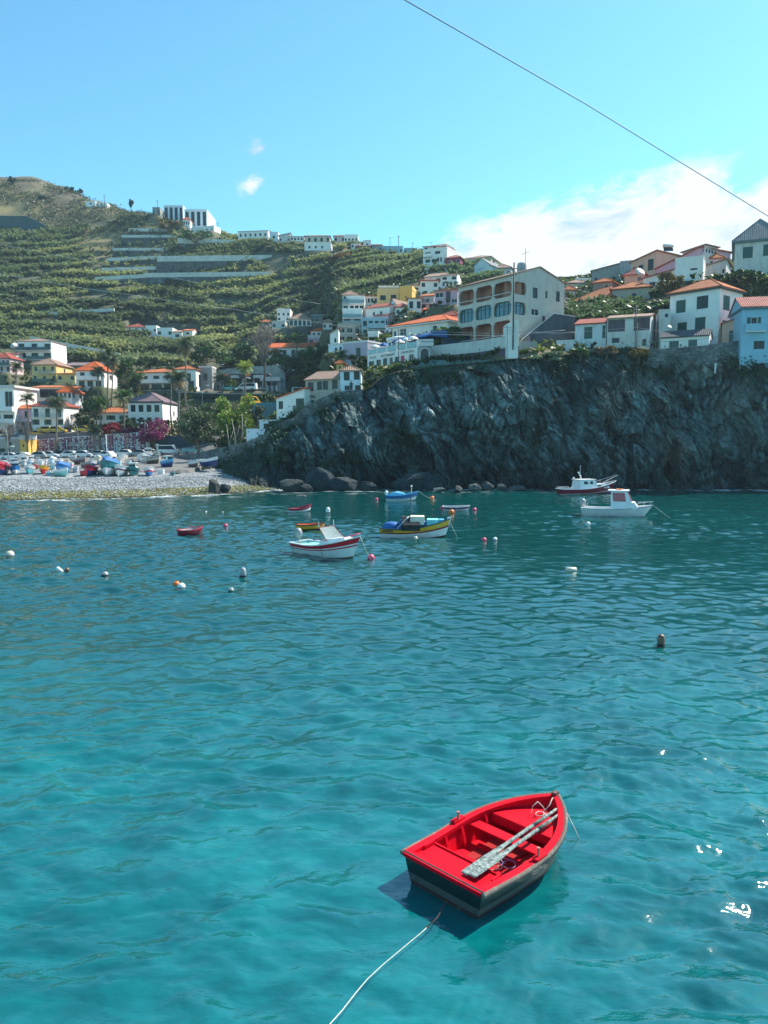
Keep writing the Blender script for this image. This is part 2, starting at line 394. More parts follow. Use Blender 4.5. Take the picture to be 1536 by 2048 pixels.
def roof_mesh(kind, w, d, z, h, ov, th=.16):
    mb = MB(); x0, x1, y0, y1 = -ov, w + ov, -ov, d + ov
    if kind == 'hip':
        r = min(w, d) / 2 + ov
        if w >= d: rp = [(x0 + r * .92, (y0 + y1) / 2), (x1 - r * .92, (y0 + y1) / 2)]
        else: rp = [((x0 + x1) / 2, y0 + r * .92), ((x0 + x1) / 2, y1 - r * .92)]
        c = [(x0, y0), (x1, y0), (x1, y1), (x0, y1)]
        vs = [(x, y, z - th) for x, y in c] + [(x, y, z) for x, y in c] + [(x, y, z + h) for x, y in rp]
        fs = [(0, 3, 2, 1)] + [(i, (i + 1) % 4, 4 + (i + 1) % 4, 4 + i) for i in range(4)]
        if w >= d: fs += [(4, 5, 9, 8), (5, 6, 9), (6, 7, 8, 9), (7, 4, 8)]
        else: fs += [(4, 5, 8), (5, 6, 9, 8), (6, 7, 9), (7, 4, 8, 9)]
        mb.add(vs, fs)
        for p, q in ((4, 8), (5, 9 if w >= d else 8), (6, 9), (7, 8 if w >= d else 9), (8, 9)):
            mb.tube([vs[p], vs[q]], .09, 5)
    elif kind in ('gx', 'gy'):                          # ridge along x / along y
        if kind == 'gx': pr = [(y0, z - th), (y1, z - th), (y1, z), ((y0 + y1) / 2, z + h), (y0, z)]
        else: pr = [(x0, z - th), (x1, z - th), (x1, z), ((x0 + x1) / 2, z + h), (x0, z)]
        lo, hi = (x0 + ov * .5, x1 - ov * .5) if kind == 'gx' else (y0 + ov * .5, y1 - ov * .5)
        t = th
        # two slabs, so that the gable under them stays visible
        for s_ in (0, 1):
            a = pr[4] if s_ == 0 else pr[2]; r = pr[3]
            q = [(a[0], a[1] - t), (r[0], r[1] - t), r, a]
            if kind == 'gx': mb.add([(lo, p[0], p[1]) for p in q] + [(hi, p[0], p[1]) for p in q], [(0, 1, 2, 3), (7, 6, 5, 4), (0, 4, 5, 1), (1, 5, 6, 2), (2, 6, 7, 3), (3, 7, 4, 0)])
            else: mb.add([(p[0], lo, p[1]) for p in q] + [(p[0], hi, p[1]) for p in q], [(0, 1, 2, 3), (7, 6, 5, 4), (0, 4, 5, 1), (1, 5, 6, 2), (2, 6, 7, 3), (3, 7, 4, 0)])
    elif kind == 'shed':                                # rises away from the front
        mb.add([(x0, y0, z - th), (x1, y0, z - th), (x1, y1, z + h - th), (x0, y1, z + h - th), (x0, y0, z), (x1, y0, z), (x1, y1, z + h), (x0, y1, z + h)],
               [(0, 3, 2, 1), (4, 5, 6, 7), (0, 1, 5, 4), (1, 2, 6, 5), (2, 3, 7, 6), (3, 0, 4, 7)])
    elif kind == 'side':                                # rises towards the right end
        mb.add([(x0, y0, z - th), (x1, y0, z + h - th), (x1, y1, z + h - th), (x0, y1, z - th), (x0, y0, z), (x1, y0, z + h), (x1, y1, z + h), (x0, y1, z)],
               [(0, 3, 2, 1), (4, 5, 6, 7), (0, 1, 5, 4), (1, 2, 6, 5), (2, 3, 7, 6), (3, 0, 4, 7)])
    else:
        mb.box(x0, x1, y0, y1, z - .02, z + max(h, .12))
    return mb
def house(label, pxA, YA, pxB, YB, d, top, base, wall='white', roof=('hip', 1.5, 'orange'), front=(), right=(), left=(), balc=(),
          name='house', cat='house', ov=.4, ext=4.0, chim=(), group=None, pad=True, band=None, trim=None):
    A = P(pxA, (top + base) / 2, YA); B = P(pxB, (top + base) / 2, YB)
    zt_ = P(pxB, top, YB).z; zb_ = P(pxB, base, YB).z; A.z = B.z = zb_
    e = (B - A); w_ = e.length; rz = math.atan2(e.y, e.x)
    root = thing(name, label, cat, (A.x, A.y, zb_), rz, group)
    H_ = zt_ - zb_; wm = wallm(wall) if isinstance(wall, str) else wall
    mb = MB(); I = Matrix.Identity(4)
    MR = Matrix.Translation((w_, 0, 0)) @ Matrix.Rotation(math.pi / 2, 4, 'Z')
    ML = Matrix.Translation((0, d, 0)) @ Matrix.Rotation(-math.pi / 2, 4, 'Z')
    MK = Matrix.Translation((w_, d, 0)) @ Matrix.Rotation(math.pi, 4, 'Z')
    front, right, left = list(front), list(right), list(left)
    wall_face(mb, w_, -ext, 0, H_, front, I); wall_face(mb, d, -ext, 0, H_, right, MR)
    wall_face(mb, d, -ext, 0, H_, left, ML); wall_face(mb, w_, -ext, 0, H_, [], MK)
    k, rh, rc = roof
    if k == 'gx':
        for xx in (0, w_): mb.add([(xx, 0, H_), (xx, d, H_), (xx, d / 2, H_ + rh)], [(0, 1, 2)])
    if k == 'gy':
        for yy in (0, d): mb.add([(0, yy, H_), (w_, yy, H_), (w_ / 2, yy, H_ + rh)], [(0, 1, 2)])
    if k == 'shed':
        mb.add([(0, d, H_), (w_, d, H_), (w_, d, H_ + rh), (0, d, H_ + rh)], [(0, 1, 2, 3)])
        for xx in (0, w_): mb.add([(xx, 0, H_), (xx, d, H_), (xx, d, H_ + rh)], [(0, 1, 2)])
    if k == 'side':
        mb.add([(w_, 0, H_), (w_, d, H_), (w_, d, H_ + rh), (w_, 0, H_ + rh)], [(0, 1, 2, 3)])
        for yy in (0, d): mb.add([(0, yy, H_), (w_, yy, H_), (w_, yy, H_ + rh)], [(0, 1, 2)])
    if k == 'flat':
        mb.quad((0, 0, H_ - .02), (w_, 0, H_ - .02), (w_, d, H_ - .02), (0, d, H_ - .02))
    mb.build('wall', wm, root, fix=False)
    add_openings(root, front, w_, 0, H_, I); add_openings(root, right, d, 0, H_, MR); add_openings(root, left, d, 0, H_, ML)
    if k == 'flat':
        pm = MB(); t = .2; o = ov if ov != .4 else .06
        pm.box(-o, w_ + o, -o, t, H_, H_ + rh).box(-o, w_ + o, d - t, d + o, H_, H_ + rh).box(-o, t, t, d - t, H_, H_ + rh).box(w_ - t, w_ + o, t, d - t, H_, H_ + rh)
        pm.build('roof', SLAB if rc == 'slab' else wm, root)
    else:
        rf = roof_mesh(k, w_, d, H_ + .03, rh, ov).build('roof', roofm(rc), root)
        if trim:
            MB().box(-ov + .05, w_ + ov - .05, -ov + .05, d + ov - .05, H_ - .34, H_ - .145).build('eave_board', mat('eave_' + trim, {'teal': (.07, .17, .20), 'dark': (.05, .06, .07), 'white': (.7, .7, .7)}[trim], .6), root)
    for cx, cy, ch in chim:
        c_ = MB().box(cx * w_ - .3, cx * w_ + .3, cy * d - .3, cy * d + .3, H_ - .1, H_ + ch).box(cx * w_ - .4, cx * w_ + .4, cy * d - .4, cy * d + .4, H_ + ch, H_ + ch + .12)
        c_.build('chimney', wm, root)
    for u0, u1, v, dep, st in balc:
        z = v * H_; x0, x1 = u0 * w_, u1 * w_
        s_ = MB().box(x0, x1, -dep, -.004, z - .18, z).build('balcony', SLAB if st != 'b' else wm, root)
        r_ = MB()
        if st in ('s', 'b'):
            r_.box(x0, x1, -dep, -dep + .1, z + .003, z + .95).box(x0, x0 + .1, -dep + .1, -.004, z + .003, z + .95).box(x1 - .1, x1, -dep + .1, -.004, z + .003, z + .95)
            r_.build('parapet', wm, s_)
        else:
            gm = RAIL if st == 'r' else mat('glass_panel_' + st, (.16, .26, .29) if st == 'G' else (.03, .05, .06), .15)
            for zz in (.95, .5): r_.box(x0, x1, -dep, -dep + .05, z + zz, z + zz + .05)
            n = max(3, int((x1 - x0) / .35))
            for i in range(n + 1):
                xx = x0 + (x1 - x0 - .04) * i / n; r_.box(xx, xx + .04, -dep + .005, -dep + .045, z + .003, z + .95)
            if st in 'GK': r_.box(x0 + .05, x1 - .05, -dep + .01, -dep + .03, z + .08, z + .9)
            for xx in (x0, x1 - .05): r_.box(xx, xx + .05, -dep + .05, -.004, z + .9, z + .95)
            r_.build('railing', gm, s_)
    if band:
        bm_ = MB()
        for v in band[1]:
            z = v * H_; bm_.box(-.05, w_ + .05, -.05, -.004, z - .1, z + .1).box(w_ + .004, w_ + .05, -.05, d, z - .1, z + .1)
        bm_.build('trim', band[0], root)
    if pad: PADS.append((A.x, A.y, math.cos(rz), math.sin(rz), w_, d, zb_))
    root['dims'] = 0; del root['dims']
    return root, w_, H_

wf, rg = W, W
H = house
# --- left waterfront
H('tall white block at the left edge with a broad blank sunlit side wall', -22, 182, 29, 182, 12, 775, 868, 'white', ('flat', .5, 'slab'), ov=.5,
  front=W(.55, .92, 2, .3, 'w') + W(.28, .42, 2, .38, 'G') + W(.02, .2, 2, .25, 'G'), right=W(.1, .3, 2, .1, 'w'), balc=[(0, 1, .5, 1.2, 's'), (0, 1, .24, .6, 's')])
H('mauve pink house with a small orange roof, squeezed between two taller white houses', 28, 184, 64, 184, 8, 817, 867, 'mauve', ('hip', 1.0, 'orange'),
  front=W(.62, .9, 1, .25, 'G', .5, .95) + W(.1, .42, 3, .17, 'G'), balc=[(.1, .95, .52, .8, 'r')])
H('white house with solar panels on its brick red roof, above the yellow taxis', 64, 178, 127, 178, 9, 812, 864, 'white', ('hip', 1.8, 'red'),
  front=W(.58, .9, 3, .15, 'g') + W(.28, .48, 3, .12, 's') + W(.0, .16, 2, .2, 'D', .15, .6), right=W(.5, .7, 1, .14, 'w'), balc=[(.02, .98, .56, .7, 'r')])
H('long low orange roofed building with a dark glass front', 62, 197, 150, 197, 7, 775, 797, 'lightgrey', ('shed', 1.0, 'orange'), front=W(.08, .85, 4, .2, 'G', .2, .99))
H('small white tower house with an open glazed top floor and orange pyramid roof', 117, 188, 144, 188, 7, 784, 816, 'white', ('hip', 1.5, 'bright'),
  front=W(.62, .95, 3, .24, 'w'), right=W(.62, .95, 2, .28, 'w'), band=(SLAB, (.57,)))
H('white two storey villa with a vivid orange hip roof, left of the tall twin palm', 152, 203, 208, 203, 10, 741, 773, 'white', ('hip', 2.6, 'bright'),
  front=W(.5, .88, 2, .16, 'G', .15, .7) + W(0, .35, 3, .2, 'G', .1, .9), right=W(.5, .8, 1, .2, 'w'), balc=[(.05, .9, .43, 1.0, 's')])
H('warm yellow two storey house with brown hip roof', 64, 214, 113, 214, 11, 729, 765, 'yellow', ('hip', 1.9, 'tan'),
  front=W(.62, .9, 3, .12, 'w', .1, .9) + W(.12, .38, 3, .13, 'w', .05, .95), right=W(.6, .85, 1, .1, 'w'), balc=[(.3, 1, .52, .8, 'r'), (.02, .98, .0, .9, 'K')])
H('low yellow annexe with an orange pent roof beside the yellow house', 114, 211, 150, 211, 6, 747, 766, 'yellow', ('shed', .7, 'orange'), front=W(.3, .75, 2, .2, 'w'))
H('long low shed with a faded purple brown roof above the yellow house', 122, 236, 214, 236, 10, 731, 742, 'brown', ('shed', 1.9, 'purple'), front=W(.2, .7, 5, .08, 'G'))
H('modern white house with dark balcony bands at the foot of the banana terraces', 35, 232, 103, 232, 11, 682, 726, 'white', ('hip', 1.2, 'tan'), ov=.2,
  front=W(.62, .88, 3, .17, 'G', .04, .97) + W(.22, .46, 3, .2, 'G', .04, .97) + W(-.0 + .01, .1, 2, .3, 'G', .1, .9),
  balc=[(0, 1, .56, 1.3, 'K'), (.3, 1, .15, 1.2, 'K')])
H('pale pink house with red tiled roof cut by the left edge of the photo', -14, 216, 20, 216, 8, 716, 745, 'pink', ('hip', 1.6, 'red'), front=W(.55, .85, 4, .12, 'G') + W(.1, .4, 3, .14, 'G'), balc=[(0, 1, .46, .8, 'K')])
H('low white house with a pinkish roof just above the pale pink one at left', -10, 228, 33, 228, 8, 708, 722, 'white', ('shed', 1.3, 'pinkred'), front=W(.2, .7, 4, .12, 'w'))
H('long low white cottage with an orange roof next to the purple roofed house', 188, 186, 256, 186, 7, 825, 854, 'white', ('hip', 1.3, 'orange'),
  front=W(.5, .8, 3, .14, 's', .05, .95) + W(.05, .3, 1, .12, 'G', .4, .9))
H('square white two storey house with a purple brown hip roof and dark framed windows', 256, 181, 325, 181, 13, 803, 846, 'white', ('hip', 2.3, 'purple'), ov=.3,
  front=[(c - .07, c + .07, .52, .84, 'k') for c in (.15, .38, .61, .84)] + [(c - .065, c + .065, .05, .26, 'G') for c in (.15, .38, .61, .84)], right=W(.35, .6, 1, .1, 'w', .6, .9), trim='dark')
H('wide modern white villa with layered orange roofs and blue glass ground floor', 272, 216, 350, 214, 12, 744, 781, 'white', ('hip', 1.4, 'orange'), ov=.6,
  front=W(.5, .82, 3, .15, 'G', .15, .9) + W(.03, .36, 3, .26, 'G', .08, .97), balc=[(.02, .98, .42, 1.6, 's')])
H('right wing of the modern villa with flat orange roof and tall window', 351, 212, 392, 212, 9, 738, 781, 'white', ('hip', 1.1, 'orange'), front=[(.45, .75, .45, .8, 'G'), (.1, .4, .03, .4, 'G'), (.6, .9, .03, .45, 'G')], right=W(.2, .8, 1, .3, 'G'))
H('small grey concrete lodge with a red flat roof between villa and petrol station', 398, 218, 424, 218, 6, 735, 775, 'concrete', ('flat', .4, 'slab'), front=W(.35, .7, 1, .3, 'G'))
H('low white house with a red roof alone among the banana terraces', 254, 292, 290, 292, 9, 654, 668, 'white', ('hip', 1.7, 'red'), front=W(.35, .8, 3, .14, 'G', .1, .95))
H('flat roofed white extension on the right of the terrace cottage', 291, 291, 313, 291, 7, 653, 673, 'white', ('flat', .4, 'x'), front=W(.5, .75, 2, .2, 'G'))
H('white cube house with a roof terrace right of the terrace cottage', 314, 287, 345, 287, 8, 658, 674, 'white', ('flat', .5, 'x'), front=W(.3, .7, 2, .2, 'G'))
H('lower white house with pale orange roof, rightmost of the terrace cottages', 345, 284, 364, 284, 9, 664, 679, 'white', ('gx', 1.2, 'tan'), front=W(.3, .7, 1, .45, 'G'))
H('small white house with orange gable at the end of the terrace cottages', 366, 286, 385, 286, 9, 661, 672, 'white', ('gx', 1.1, 'orange'), front=W(.3, .7, 1, .3, 'G'))
H('beige flat roofed shore building at the left edge under the bare trees', -20, 166, 40, 166, 6, 878, 905, 'beige', ('flat', .4, 'slab'), front=[(.65, .73, .55, .75, 'G'), (.1, .5, .05, .3, 'G')])
H('small yellow kiosk with a white roof at the left end of the buoy curtain', 40, 165, 57, 165, 4, 879, 908, 'deepyellow', ('flat', .9, 'slab'), front=[(.3, .5, .5, .65, 'G')], name='kiosk', cat='kiosk')
# --- mid slope
H('long white school like house with an orange roof and five tall windows', 537, 243, 634, 241, 9, 694, 716, 'white', ('gx', 1.9, 'bright'), ov=.5, front=W(.15, .78, 5, .085, 'G', .1, .93))
H('white villa with a bright red hip roof and a pink lower floor', 622, 250, 654, 250, 8, 662, 676, 'white', ('hip', 1.3, 'bright'), front=W(.1, .75, 3, .16, 'D', .1, .85))
H('pink lower storey with a white balustrade terrace below the red roofed villa', 616, 247, 656, 247, 7, 676, 690, 'mauve', ('flat', .9, 'slab'), front=W(.1, .7, 2, .2, 'G'))
H('white sun room building with five glazed bays on a stone base', 578, 262, 622, 262, 8, 638, 653, 'white', ('hip', 2.4, 'tan'), front=W(.1, .85, 5, .15, 'w', .03, .97))
H('low wall like white house left of the glazed bays', 544, 264, 570, 264, 6, 644, 658, 'lightgrey', ('flat', .4, 'x'), front=W(.3, .7, 2, .2, 'G'))
H('small white house with stepped parapet above the sun room building', 554, 273, 580, 273, 8, 623, 641, 'white', ('flat', 1.0, 'x'), front=W(.55, .85, 3, .16, 'w') + W(.05, .3, 2, .2, 'G'))
H('grey roofed outbuilding right of the sun room', 622, 265, 646, 265, 7, 633, 645, 'concrete', ('gx', 1.3, 'grey'), front=W(.2, .6, 1, .2, 'G'))
H('tiny hut with an orange roof beside the bare tree', 523, 268, 541, 268, 5, 644, 651, 'concrete', ('hip', 1.1, 'orange'), front=W(.1, .7, 1, .4, 'G'))
H('tan roofed white house with turquoise windows, left end of the dense village', 685, 208, 716, 208, 10, 590, 622, 'white', ('hip', 1.5, 'tan'),
  front=W(.6, .92, 3, .17, 'k') + W(.08, .34, 2, .3, 'w', .05, .8), balc=[(0, 1, .5, .9, 'G')])
H('white block with a glazed top balcony and blank sunlit flank', 698, 202, 729, 202, 11, 598, 624, 'white', ('flat', .8, 'x'), front=W(.1, .5, 3, .25, 'G'), balc=[(0, 1, .62, .9, 'G')])
H('white narrow house with a row of turquoise windows and an orange roof', 727, 212, 755, 212, 8, 592, 610, 'white', ('shed', 1.0, 'bright'), front=W(.25, .75, 4, .2, 'w', .03, .97))
H('ochre house with a terrace roof and dark windows beside the tall yellow gable', 755, 206, 799, 206, 9, 585, 607, 'yellow', ('flat', 1.0, 'x'), front=[(.12, .38, .3, .75, 'G'), (.6, .85, .1, .8, 'G')], balc=[(.5, 1, .05, .8, 'r')])
H('grey penthouse set back over the ochre house', 757, 214, 798, 214, 8, 575, 589, 'concrete', ('flat', .5, 'slab'), front=W(.1, .8, 3, .2, 'G'))
H('tall windowless bright yellow gable house', 800, 205, 824, 204.3, 9, 580, 602, 'deepyellow', ('flat', 1.1, 'x'), front=[(.45, .55, .3, .5, 'G')])
H('long pink tinted house with a brown red gable roof', 731, 196, 779, 192, 9, 612, 634, 'white', ('gx', 1.7, 'red'), front=W(.3, .62, 2, .1, 'w', .3, .7))
H('white gable end house with a dark doorway, right end of the brown red roof', 780, 194, 791, 193, 8, 610, 632, 'paleblue', ('gy', 1.6, 'tan'), front=W(.05, .55, 1, .35, 'D'))
H('small white house with a pinkish hip roof and two windows', 791, 190, 817, 190, 8, 614, 636, 'white', ('hip', 1.1, 'pinkred'), front=W(.4, .75, 2, .25, 'w'))
H('white stepped house with curved glass balcony parapets', 685, 193, 724, 193, 10, 624, 650, 'white', ('flat', .9, 'x'), front=W(.05, .45, 2, .35, 'G'), balc=[(0, 1, .5, 1.0, 'G'), (0, 1, .0, .8, 'G')])
H('brown grey rendered house with wide shuttered windows', 676, 186, 721, 186, 9, 651, 684, 'beige', ('flat', .6, 'x'), front=W(.55, .85, 2, .25, 'w', .05, .65) + W(.05, .35, 2, .25, 'w', .05, .65) + [(.78, .95, .5, .9, 'G')], balc=[(0, .8, .98, .4, 'r')])
H('pink gabled house wedged behind the teal one', 723, 198, 750, 197.4, 7, 628, 655, 'pink', ('gy', 1.8, 'tan'), front=W(.4, .7, 1, .25, 'G'))
H('teal painted house with a curved upper balcony', 723, 184, 772, 184, 9, 640, 672, 'teal', ('flat', .6, 'x'), front=W(.6, .95, 4, .16, 'G') + W(.1, .4, 4, .18, 'w'), balc=[(.3, 1, .5, 1.2, 'b')])
H('little pink house with an orange red roof above the restaurant tower', 748, 192, 776, 190, 8, 630, 652, 'pink', ('gx', 1.3, 'pinkred'), front=W(.3, .7, 2, .2, 'w'))
H('white house with purple roof line and dark windows high in the village', 841, 212, 877, 212, 9, 561, 593, 'white', ('hip', .7, 'red'), front=W(.6, .85, 2, .2, 'G') + W(.1, .35, 2, .22, 'G', .15, .95))
H('narrow white house with a pink roof left of the purple eaved one', 825, 214, 841, 214, 8, 570, 592, 'white', ('shed', 1.1, 'pinkred'), front=W(.55, .8, 1, .5, 'w') + W(.1, .4, 2, .25, 'w'))
H('rambling white house with pale roofs and a sloping left gable', 849, 226, 883, 224, 9, 552, 566, 'white', ('gx', 1.8, 'tan'), front=W(.2, .7, 2, .28, 'G'))
H('white balcony house with pale roof, right of the sloping gable', 883, 222, 914, 221, 10, 549, 573, 'white', ('gx', 1.2, 'tan'), front=W(.6, .85, 2, .28, 'G') + W(.08, .45, 4, .15, 'w'))
H('pink and white house with an orange red roof beside the arched building', 869, 178, 915, 176, 9, 578, 610, 'mauve', ('shed', 1.9, 'bright'),
  front=[(.04, .38, .55, .85, 'w'), (.14, .32, .12, .36, 'G'), (.5, .7, .2, .9, 'D'), (.74, .98, .15, .4, 'w'), (.48, .49, .1, .11, 'w')][:4], ext=7)
H('small shabby white house with an orange roof and laundry niche', 817, 186, 843, 186, 8, 596, 622, 'white', ('shed', .9, 'orange'), front=W(.2, .75, 2, .3, 'G'))
H('white gabled cottage with an orange roof and a little balcony', 842, 189, 868, 188, 8, 591, 618, 'lightgrey', ('gx', 1.2, 'orange'), front=W(.5, .8, 1, .28, 'w') + W(.05, .4, 2, .3, 'G'), balc=[(.2, .9, .42, .9, 'r')])
H('large plain white villa with a sweeping bright orange roof above the restaurant', 785, 157, 895, 148, 13, 640, 672, 'white', ('hip', 2.4, 'bright'), ov=.9,
  front=[(.14, .26, .35, .8, 'w'), (.74, .82, .3, .75, 'w'), (-.0 + .02, .07, .1, .7, 'w')], trim='white')
H('low house under a red roof behind the sweeping orange roof', 878, 164, 916, 162, 8, 630, 645, 'pink', ('hip', 1.3, 'red'), front=W(.2, .6, 2, .2, 'w'))
H('plain lilac grey house with one white framed window', 686, 146, 735, 143, 9, 684, 735, 'purplegrey', ('flat', .35, 'slab'), front=[(.52, .72, .42, .82, 'w')], ext=5)
H('white arcade house with two dark arched windows left of the lilac grey one', 657, 156, 686, 154, 8, 690, 711, 'paleblue', ('flat', .4, 'slab'), front=[(.42, .62, .25, .8, 'G'), (.75, .92, .3, .85, 'G')])
H('white house front with a single small door left of the brown grey house', 660, 177, 677, 177, 5, 668, 692, 'white', ('side', 1.6, 'tan'), front=[(.5, .75, .3, .65, 'G')])
H('tiny yellow hut with an orange roof under the lilac grey house', 673, 137.6, 686, 137.5, 4, 727, 740, 'yellow', ('hip', .6, 'orange'), front=W(.2, .6, 1, .3, 'G'))
# --- cliff edge, left part
H('small white cliff edge house with an orange roof and a green balcony door', 553, 121, 609, 117.5, 6, 794, 841, 'white', ('side', 1.4, 'bright'), ov=.25,
  front=[(.08, .24, .52, .86, 'G'), (.70, .99, .40, .95, 'k'), (.08, .26, .0 + .01, .12, 'G')], balc=[(.68, 1, .36, .6, 'K')])
rt, w_, h_ = H('long beige cliff edge house with four wide dark windows and a stained wall', 611, 119, 679, 116, 7, 757, 811, 'beige', ('gx', 1.5, 'tan'), ov=.3,
  front=[(.08, .24, .57, .90, 'G'), (.35, .50, .60, .92, 'G'), (.52, .67, .60, .93, 'G'), (.79, .95, .62, .95, 'G'), (.12, .26, .02, .24, 'd'), (.4, .56, .08, .26, 'D')], ext=6)
H('white cliff edge house with two tall shuttered windows next to the long beige one', 680, 116, 722, 116, 7, 741, 783, 'paleblue', ('hip', .8, 'tan'), ov=.2,
  front=[(.18, .46, .52, .93, 'G'), (.66, .94, .56, .97, 'G'), (.22, .46, .05, .28, 'k'), (.72, .98, .04, .3, 'G')], ext=6)
H('lowest white cliff hut with stepped walls and one dark window', 519, 122, 552, 121, 5, 843, 870, 'paleblue', ('flat', .3, 'slab'), front=[(.25, .72, .45, .85, 'G')])
H('white stepped wall and terrace at the foot of the cliff hut', 493, 126, 519, 124, 5, 860, 884, 'paleblue', ('flat', .2, 'x'), front=[(.1, .2, .8, .9, 'G')], name='terrace_wall', cat='wall')
# --- skyline
H('white cube hotel with tall dark window bays, left of the two on the ridge', 328, 408, 366, 408, 24, 413, 442, 'paleblue', ('flat', .6, 'x'), ov=.1, name='hotel_block', cat='hotel', front=W(.06, .94, 4, .16, 'G', .04, .98))
H('right hand white cube hotel with tall dark window bays on the ridge', 369, 402, 414, 402, 20, 421, 455, 'paleblue', ('flat', .6, 'x'), ov=.1, name='hotel_block', cat='hotel', front=W(.1, .93, 4, .15, 'G', .04, .96), right=[], ext=6)
H('small grey stair block left of the ridge hotels', 305, 400, 320, 400, 9, 416, 432, 'concrete', ('flat', .4, 'x'), front=W(.2, .7, 2, .2, 'G'))
H('little white house with a red roof in front of the ridge hotels', 366, 394, 380, 394, 7, 439, 452, 'white', ('hip', 1.5, 'bright'), front=W(.2, .7, 3, .2, 'G'))
H('long low white wall house stepping down right of the ridge hotels', 381, 393, 428, 388, 6, 452, 462, 'white', ('flat', .4, 'x'), front=W(.3, .6, 5, .06, 'G'))
H('wide white twin house on the ridge with many small windows', 476, 374, 536, 372, 12, 461, 485, 'white', ('gx', 1.0, 'tan'), front=W(.55, .8, 6, .06, 'G') + W(.1, .35, 7, .05, 'G'))
H('narrow white block on the ridge right of the twin house', 539, 360, 556, 360, 10, 466, 484, 'paleblue', ('flat', .5, 'x'), front=W(.4, .7, 1, .25, 'G'))
H('low grey house with a sloping parapet on the ridge', 558, 357, 580, 357, 9, 471, 486, 'lightgrey', ('side', 1.2, 'tan'), front=W(.3, .6, 2, .15, 'G'))
H('white strip windowed house on the ridge', 580, 357, 607, 357, 9, 473, 484, 'white', ('gx', .8, 'tan'), front=W(.35, .75, 4, .15, 'G'))
H('cream hip roofed villa on the ridge with a white terrace below', 610, 357, 660, 357, 14, 472, 486, 'cream', ('hip', 1.6, 'tan'), front=W(.2, .75, 4, .1, 'G', .12, .96))
H('white lower house under the cream ridge villa', 609, 334, 662, 334, 9, 487, 503, 'white', ('flat', .5, 'x'), front=W(.4, .7, 3, .07, 'G', .15, .7))
H('pinkish ridge house with a rounded gable', 668, 354, 690, 354, 10, 472, 486, 'pink', ('hip', 1.0, 'tan'), front=W(.3, .75, 2, .2, 'G'))
H('white ridge house with a roof terrace and dark top windows', 688, 350, 716, 350, 10, 473, 490, 'white', ('flat', .9, 'x'), front=W(.5, .8, 4, .13, 'G') + W(.1, .3, 2, .2, 'G'))
H('white ridge house with three windows beside the maroon roof', 702, 330, 720, 330, 9, 486, 499, 'white', ('gx', .6, 'tan'), front=W(.3, .75, 2, .22, 'G'))
H('low maroon walled house on the ridge', 712, 326, 743, 326, 8, 492, 503, 'crimson', ('hip', .9, 'tan'), front=W(.3, .7, 3, .12, 'w'))
H('pale box house peeping over the maroon walled one', 727, 338, 742, 338, 7, 482, 494, 'weathered', ('flat', .4, 'x'), front=W(.3, .6, 1, .3, 'G'))
H('long flat teal grey house at the right end of the banana ridge', 764, 316, 806, 316, 8, 494, 508, 'teal', ('flat', .4, 'x'), front=W(.3, .7, 4, .08, 'G'))
H('second flat teal grey ridge house nearest the white tower house', 808, 308, 834, 308, 8, 498, 508, 'teal', ('flat', .4, 'x'), front=W(.3, .7, 2, .12, 'G'))
H('grey hut with a tan roof between maroon and teal ridge houses', 744, 322, 764, 322, 7, 490, 503, 'concrete', ('hip', .8, 'tan'), front=W(.3, .6, 2, .15, 'G'))
H('tall white many storeyed house standing highest on the village skyline', 846, 258, 894, 254, 12, 497, 532, 'white', ('flat', .6, 'x'), left=W(.3, .7, 2, .14, 'G'),
  front=[(.08, .32, .68, .92, 'G'), (.5, .72, .76, .92, 'G'), (.1, .3, .32, .5, 'G'), (.36, .46, .3, .5, 'w'), (.6, .67, .3, .55, 'G'), (.72, .79, .3, .55, 'G')], balc=[(.05, .36, .64, .9, 's')])
H('maroon and white penthouse on top of the tall skyline house', 847, 266, 892, 262, 7, 487, 497, 'lightgrey', ('side', -.9, 'red'), front=W(.3, .7, 3, .12, 'G'), pad=False, ext=2)
H('crimson house with white framed windows on the village skyline', 892, 250, 920, 248, 9, 514, 530, 'crimson', ('hip', 1.2, 'pinkred'), front=W(.3, .75, 2, .2, 'w', .2, .95))
H('low white terrace house in front of the skyline tower house', 850, 244, 910, 240, 8, 529, 544, 'white', ('shed', .9, 'grey'), front=W(.2, .6, 4, .09, 'G', .1, .9))
H('beige skyline house with a wide tan hip roof', 926, 262, 982, 258, 12, 513, 532, 'cream', ('hip', 1.6, 'tan'), front=W(.45, .75, 4, .08, 'w', .3, .95))
H('white gable fronted house with stacked balconies below the beige hip roof', 948, 243, 978, 240, 13, 529, 562, 'weathered', ('gy', 2.3, 'grey'), left=W(.4, .6, 2, .1, 'G'),
  front=[(.25, .6, .62, .82, 'G'), (.25, .6, .22, .42, 'G')], balc=[(.15, .95, .54, 1, 's'), (.15, .95, .14, 1, 's')])
H('greyish house with a flattened brown roof, half behind the arched building', 982, 246, 1022, 244, 10, 535, 552, 'lightgrey', ('hip', 1.9, 'tan'), front=W(.3, .6, 3, .12, 'G'))
